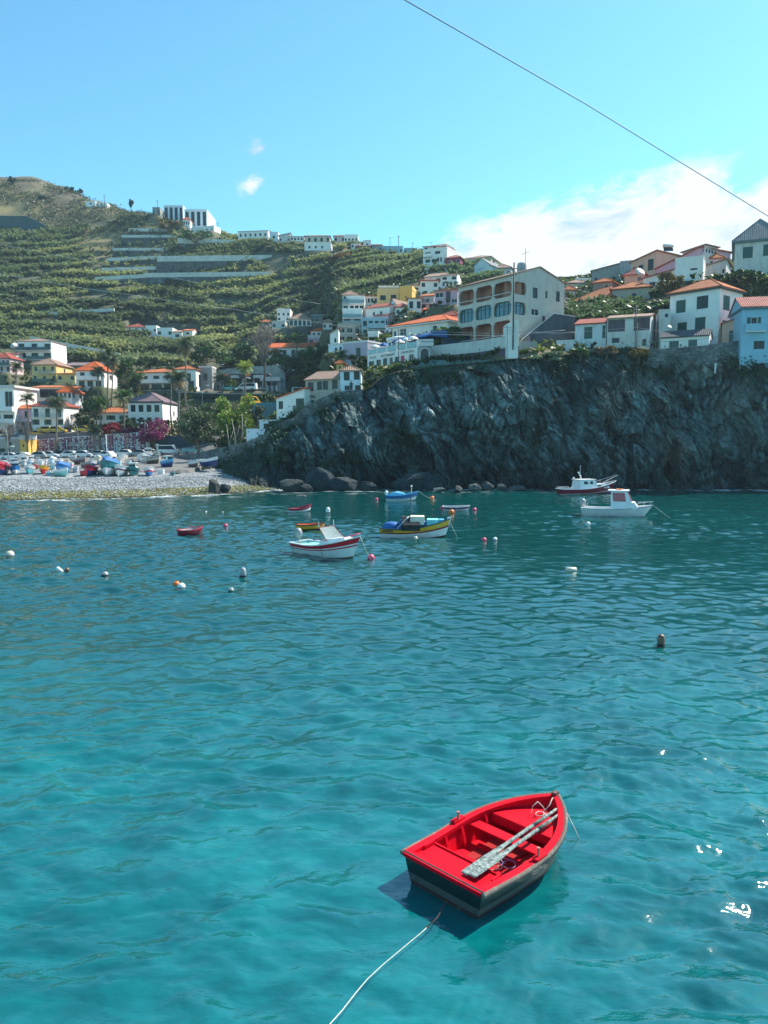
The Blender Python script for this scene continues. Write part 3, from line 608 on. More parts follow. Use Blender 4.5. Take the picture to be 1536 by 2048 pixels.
# --- right hand side
H('wide house with a long sweeping orange roof over a dark veranda', 1136, 156, 1222, 147, 9, 594, 616, 'beige', ('hip', 3.0, 'orange'), ov=.9, front=W(.1, .8, 4, .2, 'L', .04, .98), balc=[(0, 1, .04, 1.2, 's')])
H('beige gabled wing with two small windows at the right of the sweeping orange roof', 1224, 147, 1300, 144, 10, 573, 612, 'beige', ('hip', 1.7, 'orange'), ov=.5,
  front=[(.13, .2, .42, .58, 'G'), (.52, .64, .35, .72, 'G')])
H('dormer like upper storey with its own orange roof above the sweeping roof', 1186, 158, 1224, 156, 6, 562, 580, 'brown', ('hip', 1.1, 'orange'), front=[(.6, .8, .3, .7, 'w')], pad=False)
H('pale house with an orange roof peeping between arched building and sweeping roof', 1130, 168, 1150, 168, 8, 580, 604, 'pink', ('hip', 1.2, 'orange'), front=W(.3, .6, 1, .2, 'G'))
H('low pale roofed building behind the dormer', 1134, 182, 1182, 182, 8, 566, 580, 'lightgrey', ('hip', 1.2, 'tan'), front=W(.3, .6, 2, .2, 'G'))
H('bare grey concrete building with a stepped roof line', 1184, 182, 1240, 180, 9, 538, 566, 'concrete', ('side', 1.4, 'grey'), front=[(.1, .2, .3, .5, 'G')])
H('second bare grey building with a round topped dark doorway', 1240, 175, 1264, 174, 9, 524, 560, 'grey', ('flat', .4, 'x'), front=[(.5, .75, .25, .5, 'w')])
H('cream house with a slanting parapet and tall green doors on the right ridge', 1262, 169, 1312, 164, 9, 514, 552, 'salmon', ('side', 1.4, 'tan'),
  front=[(.06, .2, .45, .7, 'G'), (.3, .5, .4, .75, 'G'), (.68, .9, .35, .95, 'k')])
H('rose pink building with a glazed rooftop room on the right ridge', 1313, 160, 1398, 151, 9, 517, 560, 'mauve', ('side', 2.2, 'pinkred'), front=[(.25, .45, .6, .72, 'G')])
H('glazed white framed rooftop room over the rose pink building', 1366, 155, 1410, 151, 4, 494, 506, 'lightgrey', ('side', .5, 'tan'), front=W(.15, .85, 5, .15, 'w'), right=W(.1, .9, 4, .2, 'w'), pad=False, ext=1.8)
H('small salmon house with a reddish roof and satellite dish', 1249, 158, 1290, 156, 7, 547, 566, 'salmon', ('hip', 1.7, 'pinkred'), front=[(.65, .8, .3, .7, 'D')])
H('low white house with a pink roof edge left of the white cube', 1286, 149, 1350, 145, 7, 548, 576, 'white', ('side', 1.0, 'pinkred'), front=[(.2, .4, .3, .65, 'G'), (.6, .8, .45, .8, 'w')])
H('windowless white cube with one long slot window on the right ridge', 1350, 139, 1406, 137, 6, 513, 562, 'white', ('flat', .2, 'x'), front=[(.55, .8, .48, .56, 'G')], ext=6)
H('large pale grey corner villa with green shutters and slate hip roof at the right edge', 1469, 130, 1568, 127, 13, 474, 549, 'lightgrey', ('hip', 4.0, 'grey'), ov=.5, trim='teal',
  front=[(.17, .37, .52, .83, 'g'), (.58, .78, .54, .85, 'g')], left=[(.15, .24, .35, .7, 'g'), (.38, .5, .3, .75, 'g'), (.62, .72, .4, .72, 'g')])
H('tall white two storey house with orange tiled roof and dark green shutters', 1339, 120, 1438, 114, 7, 572, 692, 'white', ('hip', 1.9, 'orange'), ov=.45, trim='dark',
  front=[(.13, .33, .64, .86, 'g'), (.55, .78, .66, .88, 'k'), (.17, .37, .25, .47, 'g'), (.53, .74, .29, .52, 'g')],
  right=[(.15, .45, .62, .87, 'g'), (.15, .45, .2, .45, 'g')])
H('small white cottage with a black tiled roof under the tall white house', 1321, 112, 1418, 109, 4.0, 670, 697, 'white', ('gx', 1.1, 'dark'), ov=.3,
  front=[(.18, .38, .05, .72, 'd'), (.58, .76, .1, .75, 'd')], right=[(.3, .6, .2, .7, 'G')])
H('long pale terrace house with maroon glazed sun porches', 1214, 116, 1300, 113.5, 7, 632, 695, 'lightgrey', ('gx', .9, 'tan'), ov=.3,
  front=[(.02, .42, .56, .95, 'm'), (.12, .30, .2, .36, 'k'), (.62, .99, .56, .96, 'm'), (.83, .92, .06, .28, 'D')])
H('blank grey white corner block right of the sun porches', 1318, 116, 1340, 115.6, 7, 620, 690, 'lightgrey', ('flat', .15, 'x'), front=[(.5, .8, .8, .9, 'G')])
H('weathered blue white house with a patched wall and reddish roof', 1150, 119, 1212, 117, 7, 645, 698, 'weathered', ('gx', 1.2, 'red'), ov=.3,
  front=[(.30, .56, .42, .88, 'g'), (.88, .98, .42, .9, 'g'), (.32, .6, .02, .1, 'D')])
H('low broken white outbuilding at the end of the cliff terrace', 1113, 118, 1149, 117, 5, 682, 704, 'weathered', ('flat', .2, 'x'), front=[(.15, .5, .05, .5, 'D')])
H('narrow salmon house with a green door, between tall white house and blue house', 1444, 112, 1480, 111, 5, 645, 685, 'salmon', ('side', .9, 'pinkred'), ov=.25, front=[(.4, .72, .05, .62, 'd')])
H('sky blue house with a red tiled roof at the right edge of the cliff', 1482, 107, 1560, 106, 7, 612, 716, 'blue', ('gx', 1.9, 'pinkred'), ov=.35, trim='teal',
  front=[(.14, .24, .62, .8, 'g'), (.42, .50, .62, .8, 'g'), (.25, .41, .62, .8, 'w'), (.34, .62, .18, .34, 'k')], balc=[(.1, .62, .53, .6, 's')], ext=5)
H('low dark red building behind the blue house', 1506, 124, 1545, 123, 6, 568, 585, 'crimson', ('flat', .4, 'x'), front=W(.3, .7, 1, .2, 'G'))
H('small beige shelter with a flat roof among the bananas left of the tall white house', 1291, 132, 1338, 130, 5, 598, 622, 'beige', ('side', .4, 'tan'), front=[(.4, .8, .2, .85, 'G')])
H('pale low house at the top right behind the corner villa steps', 1404, 145, 1452, 143, 8, 530, 556, 'lightgrey', ('side', 1.2, 'tan'), front=W(.4, .7, 2, .1, 'G'))

H('low pale annexe wedged between the teal house and the sweeping orange villa', 771, 174, 790, 173.6, 5, 654, 674, 'paleblue', ('flat', .4, 'x'), front=W(.35, .75, 2, .25, 'G'))
H('small cream house stepping down below the yellow gable', 823, 197, 843, 196.6, 6, 607, 624, 'cream', ('hip', .9, 'orange'), front=W(.35, .75, 2, .25, 'G'))
H('small white cottage with a red roof just under the laundry niche house', 846, 180, 868, 179.6, 6, 621, 640, 'white', ('gx', 1.1, 'bright'), front=W(.3, .7, 2, .22, 'G'))
H('little grey white house on the bank left of the brown grey one', 646, 208, 664, 207.7, 6, 644, 660, 'lightgrey', ('hip', 1.0, 'tan'), front=W(.3, .7, 2, .25, 'G'))
H('narrow pale house with a roof terrace under the teal one', 736, 172, 756, 171.6, 5, 668, 684, 'white', ('flat', .7, 'x'), front=W(.3, .7, 2, .28, 'w'))
H('white flat roofed house on the slope behind the sweeping orange roofed house', 1152, 192, 1180, 191.6, 7, 560, 574, 'white', ('flat', .5, 'x'), front=W(.3, .7, 3, .16, 'G'))
H('pink tinted house with an orange roof left of the corner villa', 1418, 152, 1446, 151.6, 7, 516, 538, 'pink', ('hip', 1.3, 'orange'), front=W(.35, .75, 2, .22, 'G'))
# ------------------------------------------------------------------ special buildings
def swall(name, label, pts, thick, mats_, cat='wall', par=None, top=None, group=None, ext=2.0, parmat=None):
    """free standing or retaining wall along (px, Y, py_top, py_bottom) points"""
    T = [P(a, t_, Y) for a, Y, t_, b_ in pts]; B = [P(a, b_, Y) for a, Y, t_, b_ in pts]
    o0 = T[0].copy(); o0.z = B[0].z
    root = thing(name, label, cat, o0, 0, group)
    def strip(za, zb, y0, y1, m_, nm):
        mb = MB()
        for i in range(len(T) - 1):
            vs = []
            for k in (i, i + 1):
                for yy in (y0, y1):
                    for zz in (za(k), zb(k)): vs.append((T[k].x - o0.x + (0), T[k].y - o0.y + yy, zz - o0.z))
            mb.add(vs, [(0, 4, 5, 1), (2, 3, 7, 6), (1, 5, 7, 3), (0, 2, 6, 4), (0, 1, 3, 2), (4, 6, 7, 5)])
        return mb.build(nm, m_, root)
    ph = par or 0
    strip(lambda k: B[k].z - ext, lambda k: T[k].z - ph, 0, thick, mats_, 'wall')
    if par: strip(lambda k: T[k].z - ph + .003, lambda k: T[k].z, -.12, thick * .8, parmat or CONC, 'parapet')
    if top: strip(lambda k: T[k].z - ph - 1.2, lambda k: T[k].z - ph - .25, thick + .01, thick + top, mat('terrace_soil', (.10, .11, .05), .9, .4, .6), 'planting_bed')
    return root
def arch_fill(mb, x0, x1, z0, z1, s, y, dep, M, up=True, mi=0, n=12):
    # spandrels that turn the top (or bottom) of a rectangular opening into a flat arch
    zr = z1 if up else z0; sg = -1 if up else 1
    pts = []
    for i in range(n + 1):
        t = i / n; x = x0 + (x1 - x0) * t; q = abs(2 * t - 1)
        pts.append((x, zr + sg * s * (1 - math.sqrt(max(0, 1 - q ** 5.5)))))
    for i in range(n):
        (xa, za), (xb, zb) = pts[i], pts[i + 1]
        f = [(xa, za), (xb, zb), (xb, zr), (xa, zr)]
        a = [M @ Vector((p[0], y, p[1])) for p in f]; b = [M @ Vector((p[0], y + dep, p[1])) for p in f]
        mb.add([*a, *b], [(0, 1, 2, 3), (7, 6, 5, 4), (0, 4, 5, 1)], mi)
def arched_building():
    A = P(916, 630, 128); B = P(1024, 630, 118); zb = P(1024, 684, 118).z; zt = P(1024, 549, 118).z
    A.z = B.z = zb; e = B - A; wd = e.length; rz = math.atan2(e.y, e.x); d = 11.5; Hh = zt - zb
    root = thing('apartment_house', 'three storey grey rendered house with arched loggias and a mono gabled flank, above the cliff', 'house', A, rz)
    wm = mat('wall_warmgrey', (.58, .51, .44), .85, .06, .6, stain=.4); pinkm = mat('loggia_pink', (.52, .26, .20), .8, .1, .8)
    fr = []; bays = [(.02, .31), (.335, .645), (.67, .985)]
    rows = [(.69, .925), (.41, .625), (.09, .34)]
    for v0, v1 in rows:
        for u0, u1 in bays: fr.append((u0, u1, v0, v1, 'A'))
    rr = [(.03, .26, .72, .91, 'A'), (.03, .26, .42, .61, 'A')]
    rwin = [(.38, .47, .70, .86, 'G'), (.62, .67, .72, .84, 'w'), (.83, .91, .70, .86, 'G'), (.36, .5, .44, .54, 'w'), (.57, .63, .22, .45, 'D'), (.83, .90, .36, .45, 'G')]
    I = Matrix.Identity(4); MR = Matrix.Translation((wd, 0, 0)) @ Matrix.Rotation(math.pi / 2, 4, 'Z')
    ML = Matrix.Translation((0, d, 0)) @ Matrix.Rotation(-math.pi / 2, 4, 'Z'); MK = Matrix.Translation((wd, d, 0)) @ Matrix.Rotation(math.pi, 4, 'Z')
    mb = MB(); wall_face(mb, wd, -6, 0, Hh, fr, I, .3); wall_face(mb, d, -6, 0, Hh, rr + rwin, MR, .3)
    wall_face(mb, d, -6, 0, Hh, [], ML); wall_face(mb, wd, -6, 0, Hh, [], MK)
    for k, (lst, ww, M) in enumerate(((fr, wd, I), (rr, d, MR))):
        for u0, u1, v0, v1, _ in lst:
            x0, x1 = u0 * ww, u1 * ww
            arch_fill(mb, x0, x1, v0 * Hh, v1 * Hh, .62, 0.0, .3, M)
            if v0 > .35: arch_fill(mb, x0, x1, v0 * Hh, v1 * Hh, .42, 0.0, .3, M, up=False)
    for xx in (0, wd): mb.add([(xx, 0, Hh), (xx, d, Hh), (xx, d * .5, Hh + 1.9)], [(0, 1, 2)])
    mb.build('wall', wm, root, fix=False)
    # rooms behind the loggias
    for (v0, v1) in (rows[0], rows[2]):
        r = MB(); z0, z1 = v0 * Hh - .1, v1 * Hh + .05
        r.quad((.1, 2.0, z0), (wd - .1, 2.0, z0), (wd - .1, 2.0, z1), (.1, 2.0, z1)).quad((.1, .31, z0), (wd - .1, .31, z0), (wd - .1, 2.0, z0), (.1, 2.0, z0)).quad((.1, .31, z1), (wd - .1, .31, z1), (wd - .1, 2.0, z1), (.1, 2.0, z1))
        for u in (.05, .32, .64): r.quad((u * wd, .31, z0), (u * wd, 2, z0), (u * wd, 2, z1), (u * wd, .31, z1))
        r.build('loggia', pinkm, root, fix=False)
        for u in (.2, .45, .56, .76): MB().box(u * wd, u * wd + 1.0, 1.93, 1.985, z0 + .1, z0 + 1.5).build('window', DKFRAME, root)
    r = MB().quad((wd - 2, .3, .70 * Hh), (wd - 2, d * .27, .70 * Hh), (wd - 2, d * .27, .92 * Hh), (wd - 2, .3, .92 * Hh)).quad((wd - 2, d * .27, .70 * Hh), (wd - .3, d * .27, .70 * Hh), (wd - .3, d * .27, .92 * Hh), (wd - 2, d * .27, .92 * Hh)).build('loggia', pinkm, root, fix=False)
    add_openings(root, rwin, d, 0, Hh, MR)
    for k, (lst, ww, M) in enumerate(((fr[3:6], wd, I), (rr[1:], d, MR))):
        for u0, u1, v0, v1, _ in lst:
            x0, x1, z0, z1 = u0 * ww, u1 * ww, v0 * Hh, v1 * Hh
            f = MB()
            n = 4 if k == 0 else 3
            for i in range(n + 1): xx = x0 + (x1 - x0 - .07) * i / n; f.box(xx, xx + .07, .33, .38, z0, z1)
            f.box(x0, x1, .325, .385, z0 + (z1 - z0) * .72, z0 + (z1 - z0) * .72 + .06)
            f = f.xf(M).build('window', DKFRAME, root)
            MB().quad((x0, .40, z0), (x1, .40, z0), (x1, .40, z1), (x0, .40, z1)).xf(M).build('pane', mat('blue_glass', (.03, .13, .17), .08, .2, .6, spec=.8), f)
    for u0, u1 in bays:                                   # white hand rails slanting across the loggias
        for v0 in (.745, .12): MB().tube([(u0 * wd, -.05, v0 * Hh), (u1 * wd, -.05, v0 * Hh)], .05, 5).build('handrail', WHITE_POLE, root)
    roof_mesh('gx', wd, d, Hh + .02, 1.9, .35).build('roof', roofm('tan'), root)
    c = MB().lathe([(.75, Hh + .4), (.75, Hh + 2.6), (.6, Hh + 2.9), (.2, Hh + 3.0)], 14, (wd * .74, d * .45, 0)).build('chimney', wallm('grey'), root, True)
    an = MB().tube([(wd * .8, d * .45, Hh + 1), (wd * .8, d * .45, Hh + 5)], .04, 5).tube([(wd * .8 - .8, d * .45, Hh + 4.2), (wd * .8 + .8, d * .45, Hh + 4.4)], .03, 5)
    an.build('antenna', RAIL, root)
    # outside stair with a rail up the flank
    st = MB()
    for i in range(14): st.box(wd + .01, wd + 1.1, d * .34 + i * .28, d * .34 + i * .28 + .3, -1.0, .05 + i * .19)
    st.build('stair', SLAB, root)
    rl = MB().tube([(wd + 1.08, d * .34, 1.0), (wd + 1.08, d * .34 + 3.9, 3.6)], .03, 5)
    for i in range(9): rl.tube([(wd + 1.08, d * .34 + i * .48, -.1 + i * .32), (wd + 1.08, d * .34 + i * .48, 1.0 + i * .325)], .02, 4)
    rl.build('handrail', RAIL, root)
    PADS.append((A.x, A.y, math.cos(rz), math.sin(rz), wd, d, zb))
arched_building()
swall('retaining_wall', 'long dark purple grey retaining wall with a white upper band under the arched building', [(864, 121.5, 692, 720), (900, 120, 688, 719), (960, 117, 681, 716), (1038, 113.4, 668, 712)], .5,
      mat('wall_plum', (.13, .10, .15), .85, .15, .5, stain=.4), par=1.7, parmat=wallm('lightgrey'))
swall('gate_block', 'white rendered entrance block with a slanting top at the corner of the arched building', [(1013, 113.9, 648, 690), (1037, 113.0, 638, 688)], 3.0, wallm('white'), cat='wall')
# dark lean-to wall right of the arched building
swall('stair_wall', 'dark slate grey ramp wall rising to the right of the arched building', [(1042, 116, 680, 712), (1062, 118, 663, 712), (1108, 121, 626, 708), (1150, 124, 632, 704)], .5, mat('wall_slate', (.07, .08, .10), .9, .2, .8), par=.12, parmat=SLAB)
swall('garden_wall', 'olive grey garden wall below the slate ramp wall', [(1038, 115, 681, 712), (1075, 116, 684, 712)], .4, wallm('concrete'))
swall('parapet_wall', 'teal painted road parapet along the cliff top below the plum wall', [(832, 118.5, 722, 742), (862, 117.5, 720, 738), (960, 115.5, 720, 734), (1050, 114.6, 716, 731), (1112, 114.2, 708, 724)], .5, mat('wall_sea', (.13, .24, .26), .85, .12, .4, stain=.5))
swall('stone_wall', 'rough stone wall with a rounded top under the restaurant terrace', [(780, 119.5, 724, 760), (800, 119, 722, 752), (832, 118.6, 724, 748)], .6, stonemat('rubble_wall', (.16, .18, .18)))
swall('stone_wall', 'rubble stone retaining wall under the row of white cottages on the cliff', [(1288, 110.5, 700, 716), (1340, 109.5, 697, 722), (1400, 108.6, 692, 724), (1486, 108, 680, 724)], .8, stonemat('rubble_wall', (.16, .18, .18)))
swall('garden_wall', 'low pale wall with a rail in front of the sun porch house', [(1118, 115, 704, 716), (1205, 114, 698, 712), (1286, 112.5, 694, 712)], .4, wallm('concrete'))
swall('stone_wall', 'stepped stone wall climbing the cliff edge below the beige house', [(562, 114.5, 842, 872), (585, 114.3, 836, 850), (612, 114.2, 812, 830), (640, 114, 797, 815), (665, 113.8, 786, 802), (690, 113.5, 782, 800), (725, 113.5, 779, 800)], .8, stonemat('rubble_wall', (.16, .18, .18)))
swall('stone_wall', 'dark stone ramp wall beside the beached boats at the right end of the beach', [(352, 150, 911, 934), (400, 140, 904, 934), (450, 134, 893, 934), (493, 123, 884, 925), (525, 117.5, 870, 905), (560, 114.6, 846, 880)], .8, stonemat('rubble_wall', (.16, .18, .18)))
def restaurant():
    A = P(735, 720, 135); B = P(835, 720, 122); zb = P(835, 734, 122).z; zt = P(835, 694, 122).z
    A.z = B.z = zb; e = B - A; wd = e.length; rz = math.atan2(e.y, e.x); d = 11; Hh = zt - zb
    root = thing('restaurant', 'white restaurant with a roof terrace of parasols and dark lettering across its front', 'restaurant', A, rz)
    wm = wallm('white'); I = Matrix.Identity(4); MR = Matrix.Translation((wd, 0, 0)) @ Matrix.Rotation(math.pi / 2, 4, 'Z')
    fr = [(.03, .14, .0, .66, 'G'), (.19, .29, .0, .68, 'G'), (.33, .42, .02, .7, 'G'), (.46, .53, .1, .7, 'w'), (.57, .66, .1, .68, 'G'), (.84, .93, .2, .7, 'w')]
    mb = MB(); wall_face(mb, wd, -5, 0, Hh, fr, I, .25); wall_face(mb, d, -5, 0, Hh, [], MR)
    wall_face(mb, d, -5, 0, Hh, [], Matrix.Translation((0, d, 0)) @ Matrix.Rotation(-math.pi / 2, 4, 'Z'))
    mb.quad((0, 0, Hh - .01), (wd, 0, Hh - .01), (wd, d, Hh - .01), (0, d, Hh - .01)); mb.build('wall', wm, root, fix=False)
    add_openings(root, fr, wd, 0, Hh, I)
    MB().box(wd * .70, wd * .755, -.14, -.004, .35, 2.1).build('menu_board', mat('board_red', (.50, .02, .07), .5), root)
    for txt, u, s in (('PLACE', .055, .62), ('RESTAURANT', .29, .60), ('CHURCHILL', .69, .60)):
        cu = bpy.data.curves.new('lettering', 'FONT'); cu.body = txt; cu.size = s; cu.extrude = .015; cu.space_character = 1.25
        t = bpy.data.objects.new('lettering', cu); COL.objects.link(t)
        me = bpy.data.meshes.new_from_object(t); bpy.data.objects.remove(t)
        t = bpy.data.objects.new('lettering', me); COL.objects.link(t); t.parent = root
        me.materials.clear(); me.materials.append(mat('letter_dark', (.03, .06, .08), .5))
        t.rotation_euler = (math.pi / 2, 0, 0); t.location = (u * wd, -.03, Hh * .78)
    for i in range(6): xx = (wd - .3) * i / 5; MB().box(xx, xx + .3, .02, .3, Hh, Hh + 1.15).build('terrace_post', wm, root)
    g = MB()
    for i in range(5): xx = (wd - .3) * i / 5 + .33; g.box(xx, xx + (wd - .3) / 5 - .36, .1, .14, Hh + .1, Hh + .95)
    g.build('glass_railing', mat('rail_glass', (.25, .40, .44), .1, .1), root)
    # furniture glimpsed through the rail
    for i in range(7):
        xx = 1.2 + i * 1.9
        t = MB().box(xx, xx + .9, 1.4, 2.3, Hh + .7, Hh + .76).tube([(xx + .45, 1.85, Hh), (xx + .45, 1.85, Hh + .7)], .05, 5).build('table', SLAB, root)
    up = MB().box(wd * .05, wd * .95, 6, d, Hh, Hh + 2.6).build('upper_wall', mat('wall_navy', (.03, .06, .10), .8), root)
    tw = MB().lathe([(1.9, Hh), (1.9, Hh + 2.6), (2.35, Hh + 2.7), (2.3, Hh + 3.1), (.3, Hh + 3.5)], 24, (wd * .12, 5.4, 0)).build('round_tower', wm, root)
    tg = MB().lathe([(1.96, Hh + .7), (1.96, Hh + 2.3)], 24, (wd * .12, 5.4, 0)).build('window', mat('blue_glass', (.03, .13, .17), .08, .2, .6, spec=.8), root)
    for k in range(8):
        q = 2 * math.pi * k / 8 + .3; c = (wd * .12 + 2.0 * math.cos(q), 5.4 + 2.0 * math.sin(q))
        MB().box(c[0] - .12, c[0] + .12, c[1] - .12, c[1] + .12, Hh, Hh + 2.6).build('pillar', wm, root)
    aw = mat('canvas_navy', (.01, .035, .13), .7); ab = mat('canvas_blue', (.01, .12, .36), .7)
    for x0, x1, m_ in ((wd * .25, wd * .42, aw), (wd * .40, wd * .64, ab), (wd * .62, wd * .80, aw), (wd * .78, wd * .98, ab)):
        n = 8; q = MB(); vs = []
        for i in range(n + 1):
            t = i / n; yy = 5.9 - 3.6 * math.sin(t * 1.4); zz = Hh + 3.0 - 1.3 * (1 - math.cos(t * 1.4))
            vs += [(x0, yy, zz), (x1, yy, zz)]
        q.add(vs, [(2 * i, 2 * i + 1, 2 * i + 3, 2 * i + 2) for i in range(n)])
        for xx in (x0, x1): q.add([(xx, 5.9, Hh + 1.9)] + [vs[2 * i + (0 if xx == x0 else 1)] for i in range(n + 1)], [tuple([0] + list(range(1, n + 2)))])
        q.build('awning', m_, root, fix=False)
    PADS.append((A.x, A.y, math.cos(rz), math.sin(rz), wd, d, zb))
    fl = P(835, 694, 122).z
    for px, py, r, m_, lab in ((751, 692, .95, 'w', 'white parasol at the left corner of the restaurant terrace'), (768, 688, .85, 'b', 'blue parasol on the restaurant terrace between two white ones'),
                               (800, 682, .95, 'w', 'middle white parasol on the restaurant terrace'), (813, 678, .8, 'w', 'small white parasol second from the right on the restaurant terrace'), (826, 675, .95, 'w', 'white parasol at the right corner of the restaurant terrace')):
        Yq = 135 - 13 * (px - 735) / 100 + 2.2
        q = P(px, py, Yq); z0 = fl; t = thing('parasol', lab, 'parasol', (q.x, q.y, z0), 0, 'parasols on the restaurant terrace')
        zt2 = q.z - z0 + .25
        MB().tube([(0, 0, 0), (0, 0, zt2)], .04, 6).build('pole', WHITE_POLE, t)
        MB().lathe([(r, zt2 - .55), (r * .7, zt2 - .25), (r * .3, zt2 - .06), (.03, zt2)], 8).build('canopy', mat('canvas_white', (.72, .72, .70), .8) if m_ == 'w' else mat('canvas_blue', (.01, .12, .36), .7), t, fix=False)
restaurant()
def balustrade(label, pA, pB, h):
    a = P(*pA); b = P(*pB); e = b - a; n = 12
    t = thing('balustrade', label, 'balustrade', a)
    m = MB(); m.tube([(0, 0, h), tuple(e + Vector((0, 0, h)))], .12, 6).tube([(0, 0, .1), tuple(e + Vector((0, 0, .1)))], .12, 6); m.build('rail', WHITE_POLE, t)
    m = MB()
    for i in range(n + 1):
        q = e * (i / n); m.lathe([(.05, .1), (.12, .3), (.05, .7), (.09, h)], 6, tuple(q))
    m.build('baluster', WHITE_POLE, t)
balustrade('white stone balustrade right of the restaurant terrace', (837, 693, 121), (866, 692, 119), .95)
swall('gate_wall', 'grey wall with a white arched doorway right of the restaurant', [(836, 121.2, 694, 722), (864, 119.2, 694, 721)], .6, wallm('grey'))
_o = P(849, 720, 119.6)
_t = thing('arched_door', 'dark arched door with a white surround right of the restaurant', 'door', (_o.x, _o.y - .05, _o.z))
MB().prism([(-.62, -.3), (.62, -.3), (.62, 1.1)] + [(.62 * math.cos(a), 1.1 + .62 * math.sin(a)) for a in [math.pi * i / 8 for i in range(1, 9)]], -.1, -.03).build('door_leaf', mat('door_dark', (.05, .045, .05), .5), _t)
MB().tube([(-.7, -.14, -.3), (-.7, -.14, 1.1)] + [(.7 * math.cos(math.pi - a), -.14, 1.1 + .7 * math.sin(a)) for a in [math.pi * i / 8 for i in range(1, 8)]] + [(.7, -.14, 1.1), (.7, -.14, -.3)], .08, 5).build('surround', WHITE_POLE, _t)

def text_obj(txt, size, m_, parent, loc, ex=.02, sx=1, shear=0, rot=0):
    cu = bpy.data.curves.new('lettering', 'FONT'); cu.body = txt; cu.size = size; cu.extrude = ex; cu.shear = shear; cu.offset = size * .02
    t = bpy.data.objects.new('lettering', cu); COL.objects.link(t)
    me = bpy.data.meshes.new_from_object(t); bpy.data.objects.remove(t)
    t = bpy.data.objects.new('lettering', me); COL.objects.link(t); t.parent = parent; me.materials.clear(); me.materials.append(m_)
    t.rotation_euler = (math.pi / 2, 0, rot); t.location = loc; t.scale = (sx, 1, 1); return t
_q = P(621, 795, 118.6); text_obj('VDA', .6, mat('letter_dark', (.03, .06, .08), .5), rt, (rt.matrix_basis.inverted() @ P(618, 796, 118.7)) + Vector((0, -.1, 0)))
def petrol_station():
    Y = 222; s = mppx(Y); o = P(491, 785, Y)
    root = thing('petrol_station', 'petrol station with black fascia boards lettered in white on the road above the trees', 'petrol station', o)
    X = lambda px: (px - 491) * s; Z = lambda py: P(491, py, Y).z - o.z
    navy = mat('fascia_navy', (.012, .018, .035), .4)
    MB().box(X(447), X(489), 0, 5, Z(757), Z(748)).build('fascia', navy, root); MB().box(X(492), X(538), -.5, 5, Z(757.5), Z(748)).build('fascia', navy, root)
    MB().box(X(444), X(538), .1, 5, Z(748) + .003, Z(747)).build('roof', CONC, root)
    MB().box(X(440), X(545), 5.5, 7, -2, Z(755)).build('shop_wall', mat('shop_dark', (.05, .07, .08), .5), root)
    for a, b in ((450, 462), (466, 480), (498, 512), (516, 530)):
        MB().box(X(a), X(b), 5.3, 5.49, 0, Z(762)).build('shop_window', GLASS, root)
    for a in (460, 484, 505, 530): MB().box(X(a), X(a + 2.5), 1, 1.4, -1, Z(757)).build('pillar', SLAB, root)
    wl = mat('letter_white', (.85, .85, .85), .4)
    text_obj('REPSOL', 1.05, wl, root, (X(461.5), -.04, Z(756.0)), shear=.25, sx=.72); text_obj('REPSOL', 1.15, wl, root, (X(507), -.54, Z(756.3)), shear=.25, sx=.78)
    om = mat('disc_orange', (.80, .20, .03), .4); rm = mat('disc_red', (.45, .02, .02), .4)
    for cx, cy, r in ((454, 752, .62), (496.5, 750.5, .75)):
        MB().lathe([(r, 0), (r, .12)], 20, (X(cx), -.75, Z(cy)), axis='y').build('emblem', om, root)
        MB().box(X(cx) - r * .9, X(cx) + r * .9, -.80, -.755, Z(cy) - r * 1.15, Z(cy) - r * .75).build('emblem_bar', wl, root)
        MB().box(X(cx) - r * .75, X(cx) + r * .75, -.81, -.757, Z(cy) - r * .72, Z(cy) - r * .35).build('emblem_bar', rm, root)
    c = MB().box(X(527), X(566), -6, -1, Z(765), Z(757)).build('pump_canopy', SLAB, root)
    for a in (530, 563): MB().tube([(X(a), -4, -1), (X(a), -4, Z(765))], .18, 6).build('pillar', SLAB, root)
    for a in (536, 545, 554): MB().box(X(a), X(a) + .7, -4, -3.4, -.5, 1.7).build('pump', mat('pump_white', (.6, .62, .64), .4), root)
    PADS.append((o.x + X(440), o.y - 8, 1, 0, X(580) - X(440), 18, o.z - .1))
petrol_station()
swall('concrete_wall', 'tall ribbed pale concrete retaining wall behind the petrol station', [(436, 233, 741, 772), (458, 233, 737, 772), (500, 233, 733, 772), (569, 233, 730, 772)], .8, mat('ribbed_concrete', (.36, .38, .37), .9, .3, 1.2, stain=.6))
swall('retaining_wall', 'dark road wall under the petrol station forecourt', [(352, 208, 783, 800), (430, 206, 786, 806), (500, 206, 787, 806), (560, 206, 788, 812)], .8, mat('wall_dark_green', (.03, .05, .05), .9, .3, .5), par=.25)
swall('retaining_wall', 'brown road wall under the yellow taxis', [(64, 171.6, 868, 884), (150, 171.2, 866, 880), (205, 171, 862, 876), (300, 170.6, 864, 884)], .6, mat('wall_taxi', (.17, .15, .16), .9, .2, .5))
swall('retaining_wall', 'dark blue green wall below the bougainvillea beside the parked cars', [(296, 172, 868, 908), (345, 172, 872, 906), (430, 170, 876, 902)], .6, mat('wall_dark_sea', (.035, .07, .09), .9, .25, .5))
swall('concrete_wall', 'blue grey concrete wall below the yellow van', [(505, 150, 806, 850), (556, 150, 803, 850)], .6, mat('wall_sea', (.13, .24, .26), .85))
